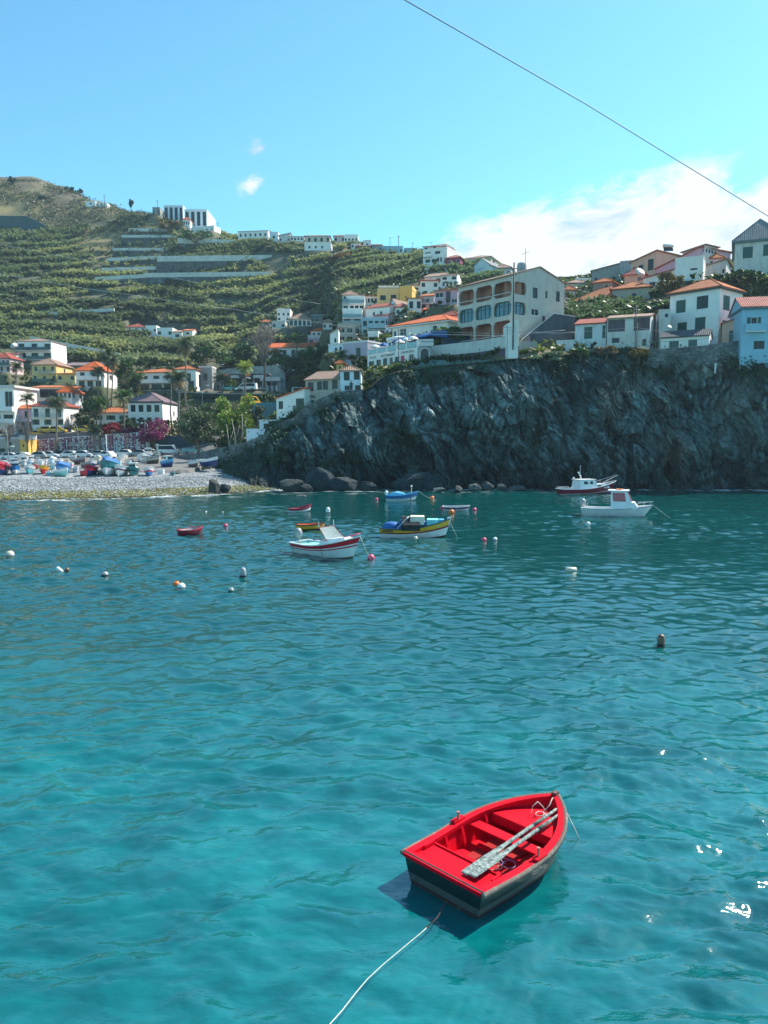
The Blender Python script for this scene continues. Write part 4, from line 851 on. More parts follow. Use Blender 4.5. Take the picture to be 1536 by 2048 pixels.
# hillside concrete terraces (pale parapet over dark stone)
TER = [((257, 456.5, 466), (346, 457, 466), 'topmost pale concrete terrace wall below the ridge hotels'),
       ((243, 470, 478), (353, 470, 486), 'second terrace wall from the ridge, pale rim over dark stone'),
       ((225, 496, 504), (347, 496, 508), 'third terrace wall from the ridge with a long pale rim'),
       ((215, 516, 526), (312, 512, 526), 'fourth terrace wall from the ridge, half hidden by its rim'),
       ((202, 536, 546), (312, 533, 546), 'fifth terrace wall from the ridge with a cranked right end'),
       ((190, 554, 566), (290, 548, 566), 'lowest terrace wall of the stepped concrete stack'),
       ((314, 512, 536), (544, 510, 533), 'longest terrace wall on the hill with a tall dark stone face'),
       ((290, 546, 560), (545, 543, 560), 'long low terrace wall with a pale yellowish rim under the longest one'),
       ((355, 476, 492), (470, 480, 497), 'greenish terrace wall right of the stepped stack, near the ridge houses'),
       ((100, 624, 634), (228, 616, 630), 'ochre edged low terrace wall in the lower left banana field'),
       ((60, 672, 686), (240, 706, 722), 'grey wall at the foot of the banana field behind the yellow house')]
def build_ter():
    for (a, t0, b0), (b, t1, b1), lab in TER:
        ya = hillY(a, b0); yb = hillY(b, b1); ym = (ya + yb) / 2
        n = 5; pts = []
        for i in range(n + 1):
            f = i / n; pts.append((a + (b - a) * f, ym + (yb - ya) * .15 * (f - .5), t0 + (t1 - t0) * f, b0 + (b1 - b0) * f))
        swall('terrace_wall', lab, pts, .7, stonemat('terrace_stone', (.12, .135, .14), 1.0), par=min(2.4, (b0 - t0) * .62 * mppx(ym)), top=6, group='terrace walls on the banana hill', parmat=mat('rim_concrete', (.56, .56, .52), .9, .15, .5, stain=.4))

# ------------------------------------------------------------------ terrain
COLS = [
 (-420, [(118, 946), (165, 917), (171, 915), (173, 868), (190, 862), (215, 800), (250, 735), (300, 650), (360, 545), (420, 470), (470, 420), (560, 400)]),
 (0,   [(118, 943), (165, 917), (171, 915), (173, 868), (190, 862), (215, 790), (232, 728), (250, 705), (300, 640), (360, 520), (420, 440), (480, 364), (560, 352)]),
 (90,  [(118, 943), (165, 915), (171, 913), (173, 867), (190, 860), (215, 785), (232, 726), (250, 705), (300, 640), (360, 525), (420, 440), (478, 366), (560, 356)]),
 (160, [(118, 942), (165, 914), (171, 912), (173, 866), (190, 856), (215, 772), (232, 738), (250, 708), (300, 640), (360, 530), (420, 440), (470, 378), (560, 380)]),
 (220, [(118, 942), (165, 913), (171, 911), (173, 864), (190, 850), (215, 780), (250, 716), (300, 640), (360, 525), (420, 430), (445, 398), (560, 430)]),
 (300, [(118, 941), (165, 911), (171, 908), (174, 868), (190, 848), (215, 784), (250, 722), (290, 665), (340, 560), (380, 490), (405, 424), (560, 470)]),
 (380, [(118, 940), (160, 909), (172, 900), (190, 840), (205, 800), (216, 782), (250, 724), (290, 662), (340, 560), (370, 500), (392, 458), (560, 500)]),
 (450, [(134, 925), (150, 905), (172, 880), (190, 845), (204, 810), (212, 787), (232, 785), (240, 738), (290, 665), (330, 570), (370, 490), (390, 470), (560, 500)]),
 (500, [(126, 886), (150, 872), (172, 850), (190, 830), (204, 808), (212, 787), (232, 785), (240, 735), (246, 722), (264, 696), (290, 660), (330, 565), (360, 490), (380, 482), (560, 520)]),
 (560, [(117, 845), (150, 830), (190, 812), (204, 805), (212, 787), (232, 785), (239, 735), (245, 716), (262, 672), (275, 648), (300, 600), (330, 550), (355, 486), (560, 530)]),
 (600, [(115, 815), (150, 806), (190, 796), (204, 790), (212, 786), (228, 785), (238, 735), (245, 714), (262, 668), (275, 640), (300, 590), (335, 515), (358, 486), (560, 535)]),
 (640, [(114, 800), (150, 788), (180, 772), (205, 750), (225, 722), (245, 690), (262, 655), (290, 600), (335, 500), (360, 484), (560, 540)]),
 (680, [(113.8, 785), (130, 765), (145, 745), (156, 715), (178, 692), (186, 684), (193, 652), (205, 625), (230, 600), (260, 570), (300, 530), (335, 500), (355, 492), (560, 540)]),
 (720, [(113.5, 783), (130, 760), (145, 735), (170, 705), (190, 670), (205, 625), (230, 592), (260, 560), (300, 520), (330, 498), (350, 494), (560, 540)]),
 (780, [(115, 748), (125, 738), (140, 725), (160, 682), (190, 640), (208, 606), (230, 580), (260, 552), (300, 515), (320, 505), (560, 560)]),
 (860, [(115, 734), (120, 728), (140, 705), (165, 660), (190, 616), (212, 592), (225, 566), (245, 540), (256, 530), (300, 508), (560, 560)]),
 (930, [(114.5, 729), (120, 722), (140, 690), (165, 650), (190, 616), (220, 572), (240, 555), (262, 530), (300, 520), (560, 580)]),
 (1010, [(113.5, 720), (120, 712), (140, 672), (165, 640), (190, 610), (220, 570), (246, 550), (300, 545), (560, 600)]),
 (1100, [(113, 714), (118, 700), (126, 640), (150, 605), (170, 596), (200, 575), (246, 560), (560, 620)]),
 (1160, [(113, 703), (118, 698), (128, 655), (145, 612), (165, 590), (184, 568), (220, 560), (560, 620)]),
 (1250, [(112, 700), (117, 695), (125, 650), (140, 612), (155, 568), (175, 552), (220, 545), (560, 620)]),
 (1320, [(110, 699), (116, 692), (126, 628), (138, 596), (148, 572), (160, 550), (220, 540), (560, 620)]),
 (1400, [(109, 696), (116, 690), (126, 610), (136, 562), (150, 548), (220, 530), (560, 620)]),
 (1480, [(107, 712), (112, 690), (118, 620), (127, 552), (140, 545), (220, 520), (560, 600)]),
 (1540, [(106, 716), (114, 690), (120, 610), (127, 550), (140, 545), (220, 500), (560, 600)]),
 (1980, [(106, 716), (114, 690), (120, 610), (130, 550), (140, 540), (220, 480), (560, 560)]),
]
CU = np.array([(c[0] - 768) / F for c in COLS])
YG = np.arange(80, 600, 1.0)
ZT = np.array([np.interp(YG, [p[0] for p in c[1]], [P(c[0], p[1], p[0]).z for p in c[1]]) for c in COLS])
UG = np.linspace(CU[0], CU[-1], 900)
ZG = np.array([np.interp(UG, CU, ZT[:, j]) for j in range(len(YG))]).T          # (u, Y)
k_ = np.hanning(15); k_ /= k_.sum()
ZG = np.array([np.convolve(np.pad(ZG[:, j], 7, 'edge'), k_, 'valid') for j in range(len(YG))]).T
def bil(G, u, y):
    a = np.clip((np.asarray(u) - UG[0]) / (UG[1] - UG[0]), 0, len(UG) - 1.001); b = np.clip(np.asarray(y) - YG[0], 0, len(YG) - 1.001)
    i = a.astype(int); j = b.astype(int); f = a - i; g = b - j
    return (G[i, j] * (1 - f) + G[i + 1, j] * f) * (1 - g) + (G[i, j + 1] * (1 - f) + G[i + 1, j + 1] * f) * g
def zbase(x, y): return bil(ZG, x / y, y)
def hillY(px, py):
    ys = np.arange(110, 560, .5); q = [P(px, py, float(y)) for y in (110., 560.)]
    x = q[0].x + (q[1].x - q[0].x) * (ys - 110) / 450; z = q[0].z + (q[1].z - q[0].z) * (ys - 110) / 450
    hit = np.nonzero(zbase(x, ys) >= z)[0]
    return float(ys[hit[0]]) if len(hit) else 400.0
build_ter()
def terr_w(u, y):      # where the hill is terraced
    a = np.clip((y - 236) / 12, 0, 1) * np.clip((0.055 - u) / .03, 0, 1)
    top = np.interp(u, [-.6, -.5, -.42, -.35, -.30, -.2, .05], [395, 395, 400, 395, 385, 350, 320])
    return a * np.clip((top - y) / 12, 0, 1)
def terrace(x, y, z, w_):
    st = 6.2; wob = 10.0 * fbm(x / 80, y / 95, 3) + 3.0 * fbm(x / 24 + 50, y / 24, 3)
    q = (z + wob) / st; fl = np.floor(q); fr = q - fl
    s = np.where(fr < .84, fr * .55 / .84, .55 + (fr - .84) / .16 * .45)
    zt = (fl + s) * st - wob
    return z + (zt - z) * w_
PADS.sort(key=lambda p: -p[1])
def ground(x, y):
    x = np.asarray(x, float); y = np.asarray(y, float); u = x / y
    z = zbase(x, y)
    nz = np.clip((y - 172) / 30, 0, 1)
    z = z + nz * (fbm(x / 18, y / 18, 4) * 1.2) + np.clip((y - 400) / 60, 0, 1) * fbm(x / 40 + 9, y / 40, 4) * 3
    z = terrace(x, y, z, terr_w(u, y))
    for (ox, oy, c, s, w_, d, zp) in PADS:
        sel = (np.abs(x - ox - (c * w_ - s * d) / 2) < w_ + d + 12) & (np.abs(y - oy - (s * w_ + c * d) / 2) < w_ + d + 30)
        if not sel.any(): continue
        xs, ys = x[sel], y[sel]; lx = (xs - ox) * c + (ys - oy) * s; ly = -(xs - ox) * s + (ys - oy) * c
        zz = z[sel]
        # keep the ground in front of each house below the sight line of its foot
        inx = (lx > -.5) & (lx < w_ + .5) & (ly < 0) & (ly > -28)
        lim = CAMZ + (zp - .3 - CAMZ) * ys / oy
        zz = np.where(inx, np.minimum(zz, lim), zz)
        dx = np.maximum(np.maximum(-lx, lx - w_), 0); dy = np.maximum(np.maximum(-2.0 - ly, ly - d - .5), 0)
        wgt = np.clip(1 - np.hypot(dx, dy) / 2.5, 0, 1)
        z[sel] = zz * (1 - wgt) + (zp - .05) * wgt
    return z
def gz(x, y): return float(ground(np.array([x]), np.array([y]))[0])
Yf_px = [-420, 0, 380, 400, 430, 450, 500, 560, 640, 720, 780, 860, 930, 1010, 1100, 1160, 1250, 1320, 1400, 1480, 1540, 1980]
Yf_y = [117, 117, 117, 122, 132, 134, 126, 117, 114, 113.5, 115, 115, 114.5, 113.5, 113, 113, 112, 110, 109, 107, 106, 106]
def Yfront(u): return np.interp(u, [(p - 768) / F for p in Yf_px], Yf_y)
NU, NY = 760, 520
uu = np.linspace(-.76, .785, NU)
tt = np.linspace(0, 1, NY) ** 1.35
yf = Yfront(uu)[None, :]; YY = yf + (575 - yf) * tt[:, None]; XX = uu[None, :] * YY
Zt_ = ground(XX.ravel(), YY.ravel()).reshape(XX.shape)
gy_, gx_ = np.gradient(Zt_); dY = np.gradient(YY, axis=0); slope = np.abs(gy_ / np.maximum(dY, .2))
n1_ = fbm(XX / 9, YY / 9, 5); n2_ = fbm(XX / 35 + 40, YY / 35, 4)
pyv = 875 - (Zt_ - CAMZ) * F / YY; pxv = 768 + F * uu[None, :] + 0 * YY
def mixc(a, b, t): return np.asarray(a) * (1 - t[..., None]) + np.asarray(b) * t[..., None]
col = mixc((.06, .075, .04), (.15, .135, .085), np.clip(.5 + n1_ * 1.3, 0, 1))
dry = np.clip((450 - pyv) / 12, 0, 1) * np.clip((YY - 300) / 40, 0, 1)
patch = np.exp(-(((pxv - 195) / 55) ** 2 + ((pyv - 500) / 26) ** 2) * 1.3); dry = np.maximum(dry, np.clip(patch * 1.6, 0, 1)) * (pxv < 420)
col = mixc(col, (.21, .175, .075), dry * np.clip(.75 + n1_, 0, 1))
scrub = dry * np.clip((n2_ + n1_ * .6) * 2.5 + .25 + (412 - pyv) / 25, 0, 1)
col = mixc(col, (.10, .085, .055), scrub)
wt_ = terr_w(uu[None, :], YY); riser = np.clip((slope - 1.1) / .6, 0, 1) * wt_
col = mixc(col, (.055, .06, .055), riser)
town = np.clip((178 - YY) / 4, 0, 1) * (uu[None, :] < -.2)
col = mixc(col, (.17, .165, .16), town)
road = np.clip(1 - np.abs(YY - 222) / 10, 0, 1) * (uu[None, :] < -.13) * (uu[None, :] > -.26)
col = mixc(col, (.10, .10, .10), np.clip(road * 3, 0, 1))
Zt_ = Zt_ - np.where(pxv < 436, np.clip(1 - (YY - yf) / 1.6, 0, 1) * .9, 0)
ter_o = npmesh('ground', np.stack([XX, YY, Zt_], -1).reshape(-1, 3), gridq(NY, NU), attmat('ground_mat', .95, .5, 1.2), True, {'Col': col.reshape(-1, 3)})
meta(ter_o, kind='structure')

# ------------------------------------------------------------------ cliff
Yb_px = [380, 430, 450, 500, 540, 600, 700, 900, 1100, 1300, 1536, 1980]; Yb_y = [137, 121, 110, 103, 102.5, 105, 104, 104.5, 105, 104.5, 103, 102]  # left foot brought forward so dark rock stands in for shadow on shingle
def Ybase(u): return np.interp(u, [(p - 768) / F for p in Yb_px], Yb_y)
NC, NR = 1250, 300
uc = np.linspace((405 - 768) / F, .785, NC); vv = np.linspace(0, 1, NR)
yt_ = Yfront(uc) + .4; yb_ = np.minimum(Ybase(uc), yt_ - 2.0)
zt_top = ground(uc * yt_, yt_)
Vg, Ug = np.meshgrid(vv, uc, indexing='ij')
zc = -1.2 + (zt_top[None, :] + 1.2) * Vg ** 1.0
yc = yb_[None, :] + (yt_ - yb_)[None, :] * (Vg ** 1.7)
xc = Ug * yc
big = fbm(xc / 11, zc / 13 + 3, 4); wx = fbm(xc / 6 + 20, zc / 9, 3) * 2.2
rb = ridge((xc + wx * 1.6 + zc * .42) / 5.2, zc / 17 + 5, 4, .55)
fine = ridge((xc + wx * .8 + zc * .35) / 1.25, (zc - xc * .2) / 3.6, 3, .6); crk = ridge(xc / 3.3 + fbm(xc / 3, zc / 3, 3), zc / 2.2 + 7, 4, .6)
amp = np.clip((zt_top[None, :] + 1.2) / 12, .1, 1)
edge_ = np.clip(Vg / .03, .3, 1) * np.clip((1 - Vg) / .07, 0, 1)
qx, qz = xc + .8 * fbm(xc / 3 + 5, zc / 3, 3) + zc * .32, zc + .8 * fbm(xc / 3 + 45, zc / 3, 3)
fc = .85 * facets(qx / 4.2, qz / 7.5, 1) + .48 * facets(qx / 1.7, qz / 3.4, 2) + .24 * facets(qx / .75 + .2 * qz, qz / 1.5, 3) + .10 * facets(qx / .4, qz / .6, 4)
out = (2.6 * big + 2.4 * (rb - .55) + .5 * (fine - .5) + fc + .15 * fbm(xc / .8, zc / .8, 3)) * amp * edge_
cave = np.exp(-(((768 + F * Ug - 565) / 42) ** 2 + ((zc - 2.5) / 2.2) ** 2)) * 5 + np.exp(-(((768 + F * Ug - 800) / 60) ** 2 + ((zc - 1.5) / 1.8) ** 2)) * 2.6 + np.exp(-(((768 + F * Ug - 1350) / 14) ** 2 + ((zc - 2) / 5) ** 2)) * 3
yc2 = yc - out + cave * edge_
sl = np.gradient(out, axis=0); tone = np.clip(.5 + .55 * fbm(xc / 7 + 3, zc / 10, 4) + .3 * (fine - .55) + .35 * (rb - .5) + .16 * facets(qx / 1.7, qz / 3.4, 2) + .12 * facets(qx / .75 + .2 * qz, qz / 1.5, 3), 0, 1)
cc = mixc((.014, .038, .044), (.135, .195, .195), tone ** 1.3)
pale = np.clip(fbm(xc / 4.5 + 70, zc / 8 + 9, 4) * 2.4 - .35, 0, 1) * np.clip(fine * 2 - .8, 0, 1)
cc = mixc(cc, (.20, .27, .27), pale * .8)
rust = np.clip(fbm(xc / 8 + 170, zc / 12 + 39, 3) * 2.2 - .5, 0, 1); cc = mixc(cc, (.20, .145, .11), rust * .75)
veg = np.clip((Vg - .80) * 6 + fbm(xc / 5, zc / 4, 4) * 2.0 - .1, 0, 1) + np.clip(fbm(xc / 9 + 11, zc / 7 + 60, 4) * 3 - .75, 0, 1) * (Vg > .3)
left = np.clip((620 - (768 + F * Ug)) / 80, 0, 1) * np.clip(Vg * 3 - .6, 0, 1); veg = np.clip(veg + left * .8, 0, 1)
cc = mixc(cc, (.012, .040, .026), veg * .85)
wet = np.clip(1 - (zc - .1) / (5.5 + 3 * big), 0, 1); cc = cc * (1 - .6 * wet[..., None])  # rock colour darkens unevenly towards the waterline
cm = attmat('cliff_rock', .85, 1.0, 2.2, 0, .55, True)
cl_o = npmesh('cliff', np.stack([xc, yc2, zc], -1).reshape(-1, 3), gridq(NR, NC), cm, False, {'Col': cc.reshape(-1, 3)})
meta(cl_o, kind='structure')
VEG_PTS = []
pick = nrg.integers(0, NC * NR, 90000); vf = veg.ravel()[pick]; keep = (nrg.random(len(pick)) < (vf - .35) * .3)
cp = np.stack([xc, yc2, zc], -1).reshape(-1, 3)[pick[keep]]

# ------------------------------------------------------------------ beach
def Ywater(u): return np.interp(u, [(p - 768) / F for p in (-420, 0, 200, 430, 540, 620)], [84, 86.3, 89, 95.5, 103, 112])
NB, NBU = 260, 620
ub = np.linspace(-.78, (640 - 768) / F, NBU); tb = np.linspace(0, 1, NB)
y0b = Ywater(ub) - 5; Yb2 = y0b[None, :] + (146 - y0b)[None, :] * tb[:, None] ** 1.15; Xb = ub[None, :] * Yb2
yw = Ywater(ub)[None, :]; s_ = Yb2 - yw
zb2 = np.where(s_ < 12, s_ * .085, 1.02 + (s_ - 12) * .045); zmax = 1.86 + (Yb2 - 118) * .008 + .55 * np.clip((768 + F * ub[None, :] - 355) / 70, 0, 1)
zb2 = np.minimum(zb2, zmax) ; zb2 = np.where(Yb2 > 136, zb2 - (Yb2 - 136) * .1, zb2)
zb2 += .06 * fbm(Xb / 1.2, Yb2 / 1.2, 3) + .05 * fbm(Xb / 6, Yb2 / 3, 3)
nb = fbm(Xb / 2.5, Yb2 / 1.5, 4)
cb = mixc((.19, .21, .22), (.30, .32, .325), np.clip(.5 + nb, 0, 1))
alg = np.clip(1.0 - np.abs(zb2 - .22) / .34 + nb * .9, 0, 1); cb = mixc(cb, (.17, .16, .035), alg * .85)
wetb = np.clip(1 - zb2 / .10, 0, 1); cb = mixc(cb, (.05, .055, .04), wetb)
def pebble_mat():
    m = bpy.data.materials.new('pebbles'); m.use_nodes = True; m.node_tree.nodes.clear(); t = NT(m.node_tree)
    g = t.new('ShaderNodeNewGeometry').outputs['Position']; a = t.new('ShaderNodeVertexColor', layer_name='Col').outputs[0]
    v = t.new('ShaderNodeTexVoronoi', {'Vector': g, 'Scale': 2.1}); v3 = t.new('ShaderNodeTexVoronoi', {'Vector': g, 'Scale': 4.5})
    gv = t.new('ShaderNodeSeparateColor', {0: v.outputs['Color']}).outputs[0]; gv3 = t.new('ShaderNodeSeparateColor', {0: v3.outputs['Color']}).outputs[0]
    col = t.mix(1, a, t.ramp(t.m('ADD', t.m('MULTIPLY', gv, .5), t.m('MULTIPLY', gv3, .5)), [(.2, .45), (.8, 1.5)]), 'MULTIPLY')
    bn = t.new('ShaderNodeBump', {'Height': t.m('ADD', t.m('MULTIPLY', v.outputs[0], -1), t.m('MULTIPLY', v3.outputs[0], -.6)), 'Strength': 1, 'Distance': .25})
    b = t.new('ShaderNodeBsdfPrincipled', {'Base Color': col, 'Roughness': .7, 'Normal': bn.outputs[0]})
    t.new('ShaderNodeOutputMaterial', {0: b.outputs[0]}); return m
bo = npmesh('beach', np.stack([Xb, Yb2, zb2], -1).reshape(-1, 3), gridq(NB, NBU), pebble_mat(), False, {'Col': cb.reshape(-1, 3)})
meta(bo, kind='structure')
def zbeach(x, y):
    yw = float(Ywater(x / y)); s = y - yw; z = s * .085 if s < 12 else 1.02 + (s - 12) * .045
    return min(z, 1.86 + (y - 118) * .008 + .55 * min(1, max(0, (768 + F * x / y - 355) / 70)))

# ------------------------------------------------------------------ water
NWY, NWU = 1150, 900
yr = 3.0 * (150 / 3.0) ** np.linspace(0, 1, NWY); ur = np.linspace(-.80, .80, NWU)
Xw = ur[None, :] * (yr[:, None] + 16.0); Yw = yr[:, None] + 0 * Xw
dyr = np.gradient(yr)[:, None]
Zw = np.zeros_like(Xw)
wr = np.random.default_rng(5)
calm = np.clip(.85 + .9 * fbm(Xw / 16, Yw / 24, 3), .35, 1.3)
wxp = Xw + .5 * fbm(Xw / 2.3, Yw / 2.3, 3); wyp = Yw + .5 * fbm(Xw / 2.3 + 40, Yw / 2.3, 3)
comps = []
for i in range(70): comps.append((math.exp(wr.normal(math.log(.95), .42)), wr.normal(0, .75), .029))
for i in range(22): comps.append((wr.uniform(2.6, 6.0), wr.normal(0, .35), .011))
for i in range(46): comps.append((math.exp(wr.uniform(math.log(.15), math.log(.5))), wr.normal(0, .9), .022))
for lam, dth, sl_ in comps:
    th = R(98) + dth; kx, ky = math.cos(th), math.sin(th); k = 2 * math.pi / lam; a = sl_ * lam / (2 * math.pi) * wr.uniform(.6, 1.4)
    fade = np.clip((lam / (dyr * 1.8)) - 1, 0, 1) if lam < 3 else 1
    ph = (kx * wxp + ky * wyp) * k + wr.uniform(0, 6.28)
    Zw += a * fade * calm * (np.sin(ph) + .2 * np.sin(2 * ph + 1.2))
_dx, _dy = Xw - 1.97, Yw - 12.1; _al = _dx * .70 + _dy * .71; _la = _dx * .71 - _dy * .70
Zw *= np.clip(np.hypot(_al / 2.2, _la / 1.35) - .45, .12, 1)
uw = Xw / Yw; px_w = 768 + F * uw
coast = np.where(px_w < 560, Ywater(np.minimum(uw, -.1)), Ybase(uw)) - Yw
fo = np.clip(1 - np.abs(coast - .8) / 1.8, 0, 1) * np.clip(fbm(Xw / 1.6, Yw / .8, 4) * 3 + .35, 0, 1)
fo += np.clip(1 - np.abs(coast - 5) / 5, 0, 1) * np.clip(fbm(Xw / 3.5 + 9, Yw / .5, 4) * 3.0 - .9, 0, 1) * np.clip((1300 - px_w) / 500, 0, 1) * np.clip((px_w - 330) / 80, 0, 1)
fo = np.clip(fo, 0, 1)
def water_mat():
    m = bpy.data.materials.new('water'); m.use_nodes = True; m.node_tree.nodes.clear(); t = NT(m.node_tree)
    g = t.new('ShaderNodeNewGeometry').outputs['Position']; fa = t.new('ShaderNodeVertexColor', layer_name='Foam').outputs[0]
    big = t.noise(g, .16, 4, .6, .4); mid = t.noise(t.new('ShaderNodeMapping', {0: g, 3: (.7, 1.4, 1)}).outputs[0], 1.3, 4, .6, .8)
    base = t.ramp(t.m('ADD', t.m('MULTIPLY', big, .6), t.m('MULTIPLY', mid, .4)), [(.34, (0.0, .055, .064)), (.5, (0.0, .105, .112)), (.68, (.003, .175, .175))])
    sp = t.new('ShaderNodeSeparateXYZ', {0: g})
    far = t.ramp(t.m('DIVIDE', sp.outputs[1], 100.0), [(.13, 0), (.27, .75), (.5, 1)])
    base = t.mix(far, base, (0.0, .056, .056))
    b1 = t.new('ShaderNodeMapping', {0: g, 3: (1.0, 1.9, 1)}).outputs[0]
    h = t.m('ADD', t.m('MULTIPLY', t.noise(b1, 3.2, 3, .55, .5), 1.0), t.m('MULTIPLY', t.noise(b1, 9, 2, .5, .3), .22))
    bn = t.new('ShaderNodeBump', {'Height': h, 'Strength': .25, 'Distance': .05})
    b = t.new('ShaderNodeBsdfPrincipled', {'Base Color': base, 'Roughness': .055, 'IOR': 1.85, 'Specular IOR Level': .5, 'Normal': bn.outputs[0]})
    fs = t.new('ShaderNodeBsdfDiffuse', {0: (.65, .72, .74, 1)})
    o = t.new('ShaderNodeMixShader', {0: t.m('MULTIPLY', fa, .85), 1: b.outputs[0], 2: fs.outputs[0]})
    t.new('ShaderNodeOutputMaterial', {0: o.outputs[0]}); return m
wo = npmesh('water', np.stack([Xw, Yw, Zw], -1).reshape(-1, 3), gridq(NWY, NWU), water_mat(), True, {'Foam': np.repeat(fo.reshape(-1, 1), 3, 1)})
meta(wo, kind='structure')
wf_ = MB().quad((-450, -15, -.9), (470, -15, -.9), (470, 590, -.9), (-450, 590, -.9)).build('sea_floor', mat('sea_floor', (.02, .10, .11), .9), None); meta(wf_, kind='structure')
# ------------------------------------------------------------------ vegetation
def quads_cloud(V, name, mats_, parent=None, cols=None):
    n = len(V) // 4; return npmesh(name, V, np.arange(n * 4).reshape(n, 4), mats_, False, cols, parent)
def leaf_quads(c, size, r, flat=.0, asp=.6):
    """one leaf-sized quad at every centre"""
    n = len(c); a = r.normal(size=(n, 3)); a[:, 2] *= (1 - flat); a /= np.linalg.norm(a, axis=1)[:, None]
    b = np.cross(a, r.normal(size=(n, 3))); b /= np.linalg.norm(b, axis=1)[:, None]
    s = size * r.uniform(.6, 1.3, (n, 1)) * .5
    return np.stack([c - a * s, c - b * s * asp, c + a * s, c + b * s * asp], 1).reshape(-1, 3)
def crown_pts(n, rx, ry, rz_, r, nc=14, hollow=.55):
    # leaves gathered in uneven clumps on the limbs, gaps between them
    cc = r.normal(size=(nc, 3)); cc /= np.linalg.norm(cc, axis=1)[:, None]; cc *= r.uniform(hollow, 1.0, (nc, 1)); cc[:, 2] = cc[:, 2] * .9
    cr = r.uniform(.22, .46, nc); idx = r.choice(nc, n, p=cr ** 2 / (cr ** 2).sum())
    d = r.normal(size=(n, 3)); d /= np.linalg.norm(d, axis=1)[:, None]; d *= (r.random((n, 1)) ** .45)
    p = cc[idx] + d * cr[idx][:, None]
    return p * np.array([rx, ry, rz_]), cc * np.array([rx, ry, rz_])
def tree(name, label, cat, px, Y, pytop, pybase, wpx, leaf, n=1600, ls=.45, bare=False, group=None, seed=None, base_z=None, trunk_r=None, nc=14, lift=.0):
    r = np.random.default_rng(seed or int(px * 7 + pytop)); s = mppx(Y)
    q = P(px, (pytop + pybase) / 2, Y); zg = gz(q.x, Y); ztop = P(px, pytop, Y).z; zb_ = min(P(px, pybase, Y).z, zg + .3)
    zb_ = zg if base_z is None else base_z
    zb_ = min(zb_, ztop - 1.5)
    root = thing(name, label, cat, (q.x, Y, zb_), 0, group); Ht = ztop - zb_; cb = P(px, pybase, Y).z - zb_   # pybase = lowest foliage
    cb = max(cb, .2); rz_ = (Ht - cb) / 2; rx = wpx * s / 2; cz = cb + rz_
    p, cc = crown_pts(n, rx, rx * .85, rz_, r, nc); p[:, 2] += cz; cc[:, 2] += cz
    p[:, 2] = np.maximum(p[:, 2], .1)
    tr = trunk_r or max(.12, rx * .07); mb = MB()
    mb.tube([(0, 0, -.6), (.1 * rx, 0, cb * .6), (0, .05, cz * .8)], [tr * 1.3, tr, tr * .7], 7)
    tk = mb.build('trunk', BARK, root, True)
    lb = MB()
    for c in cc[:10 if not bare else len(cc)]:
        m_ = Vector((c[0] * .45, c[1] * .45, cz * .75 + (c[2] - cz) * .35)); lb.tube([(0, 0, cb * .55 if cb > 1 else .1), m_, Vector(c)], [tr * .55, tr * .3, tr * .08], 5)
        if bare:
            for _ in range(9):
                e = Vector(c) + Vector(r.normal(size=3)) * rx * .22; lb.tube([m_.lerp(Vector(c), r.uniform(.3, 1)), e], [tr * .12, .015], 3)
    lb.build('limb', BARK if not bare else mat('twig', (.20, .17, .16), .9, .2, 3), tk, True)
    if n > 0 and not (bare and n < 50): quads_cloud(leaf_quads(p, ls, r), 'crown', leaf, root)
    return root
L_DARK = leafmat('leaf_dark', (.030, .065, .025)); L_MID = leafmat('leaf_mid', (.055, .11, .035)); L_OLIVE = leafmat('leaf_olive', (.075, .105, .065)); L_LIME = leafmat('leaf_lime', (.16, .23, .045), .35)
L_PURP = leafmat('bract_purple', (.22, .03, .14)); L_CRIM = leafmat('bract_crimson', (.25, .02, .04)); L_PALE = leafmat('leaf_pale', (.16, .21, .14)); L_DRY = leafmat('leaf_dry', (.16, .12, .09)); L_BROWN = leafmat('leaf_rust', (.13, .10, .035))
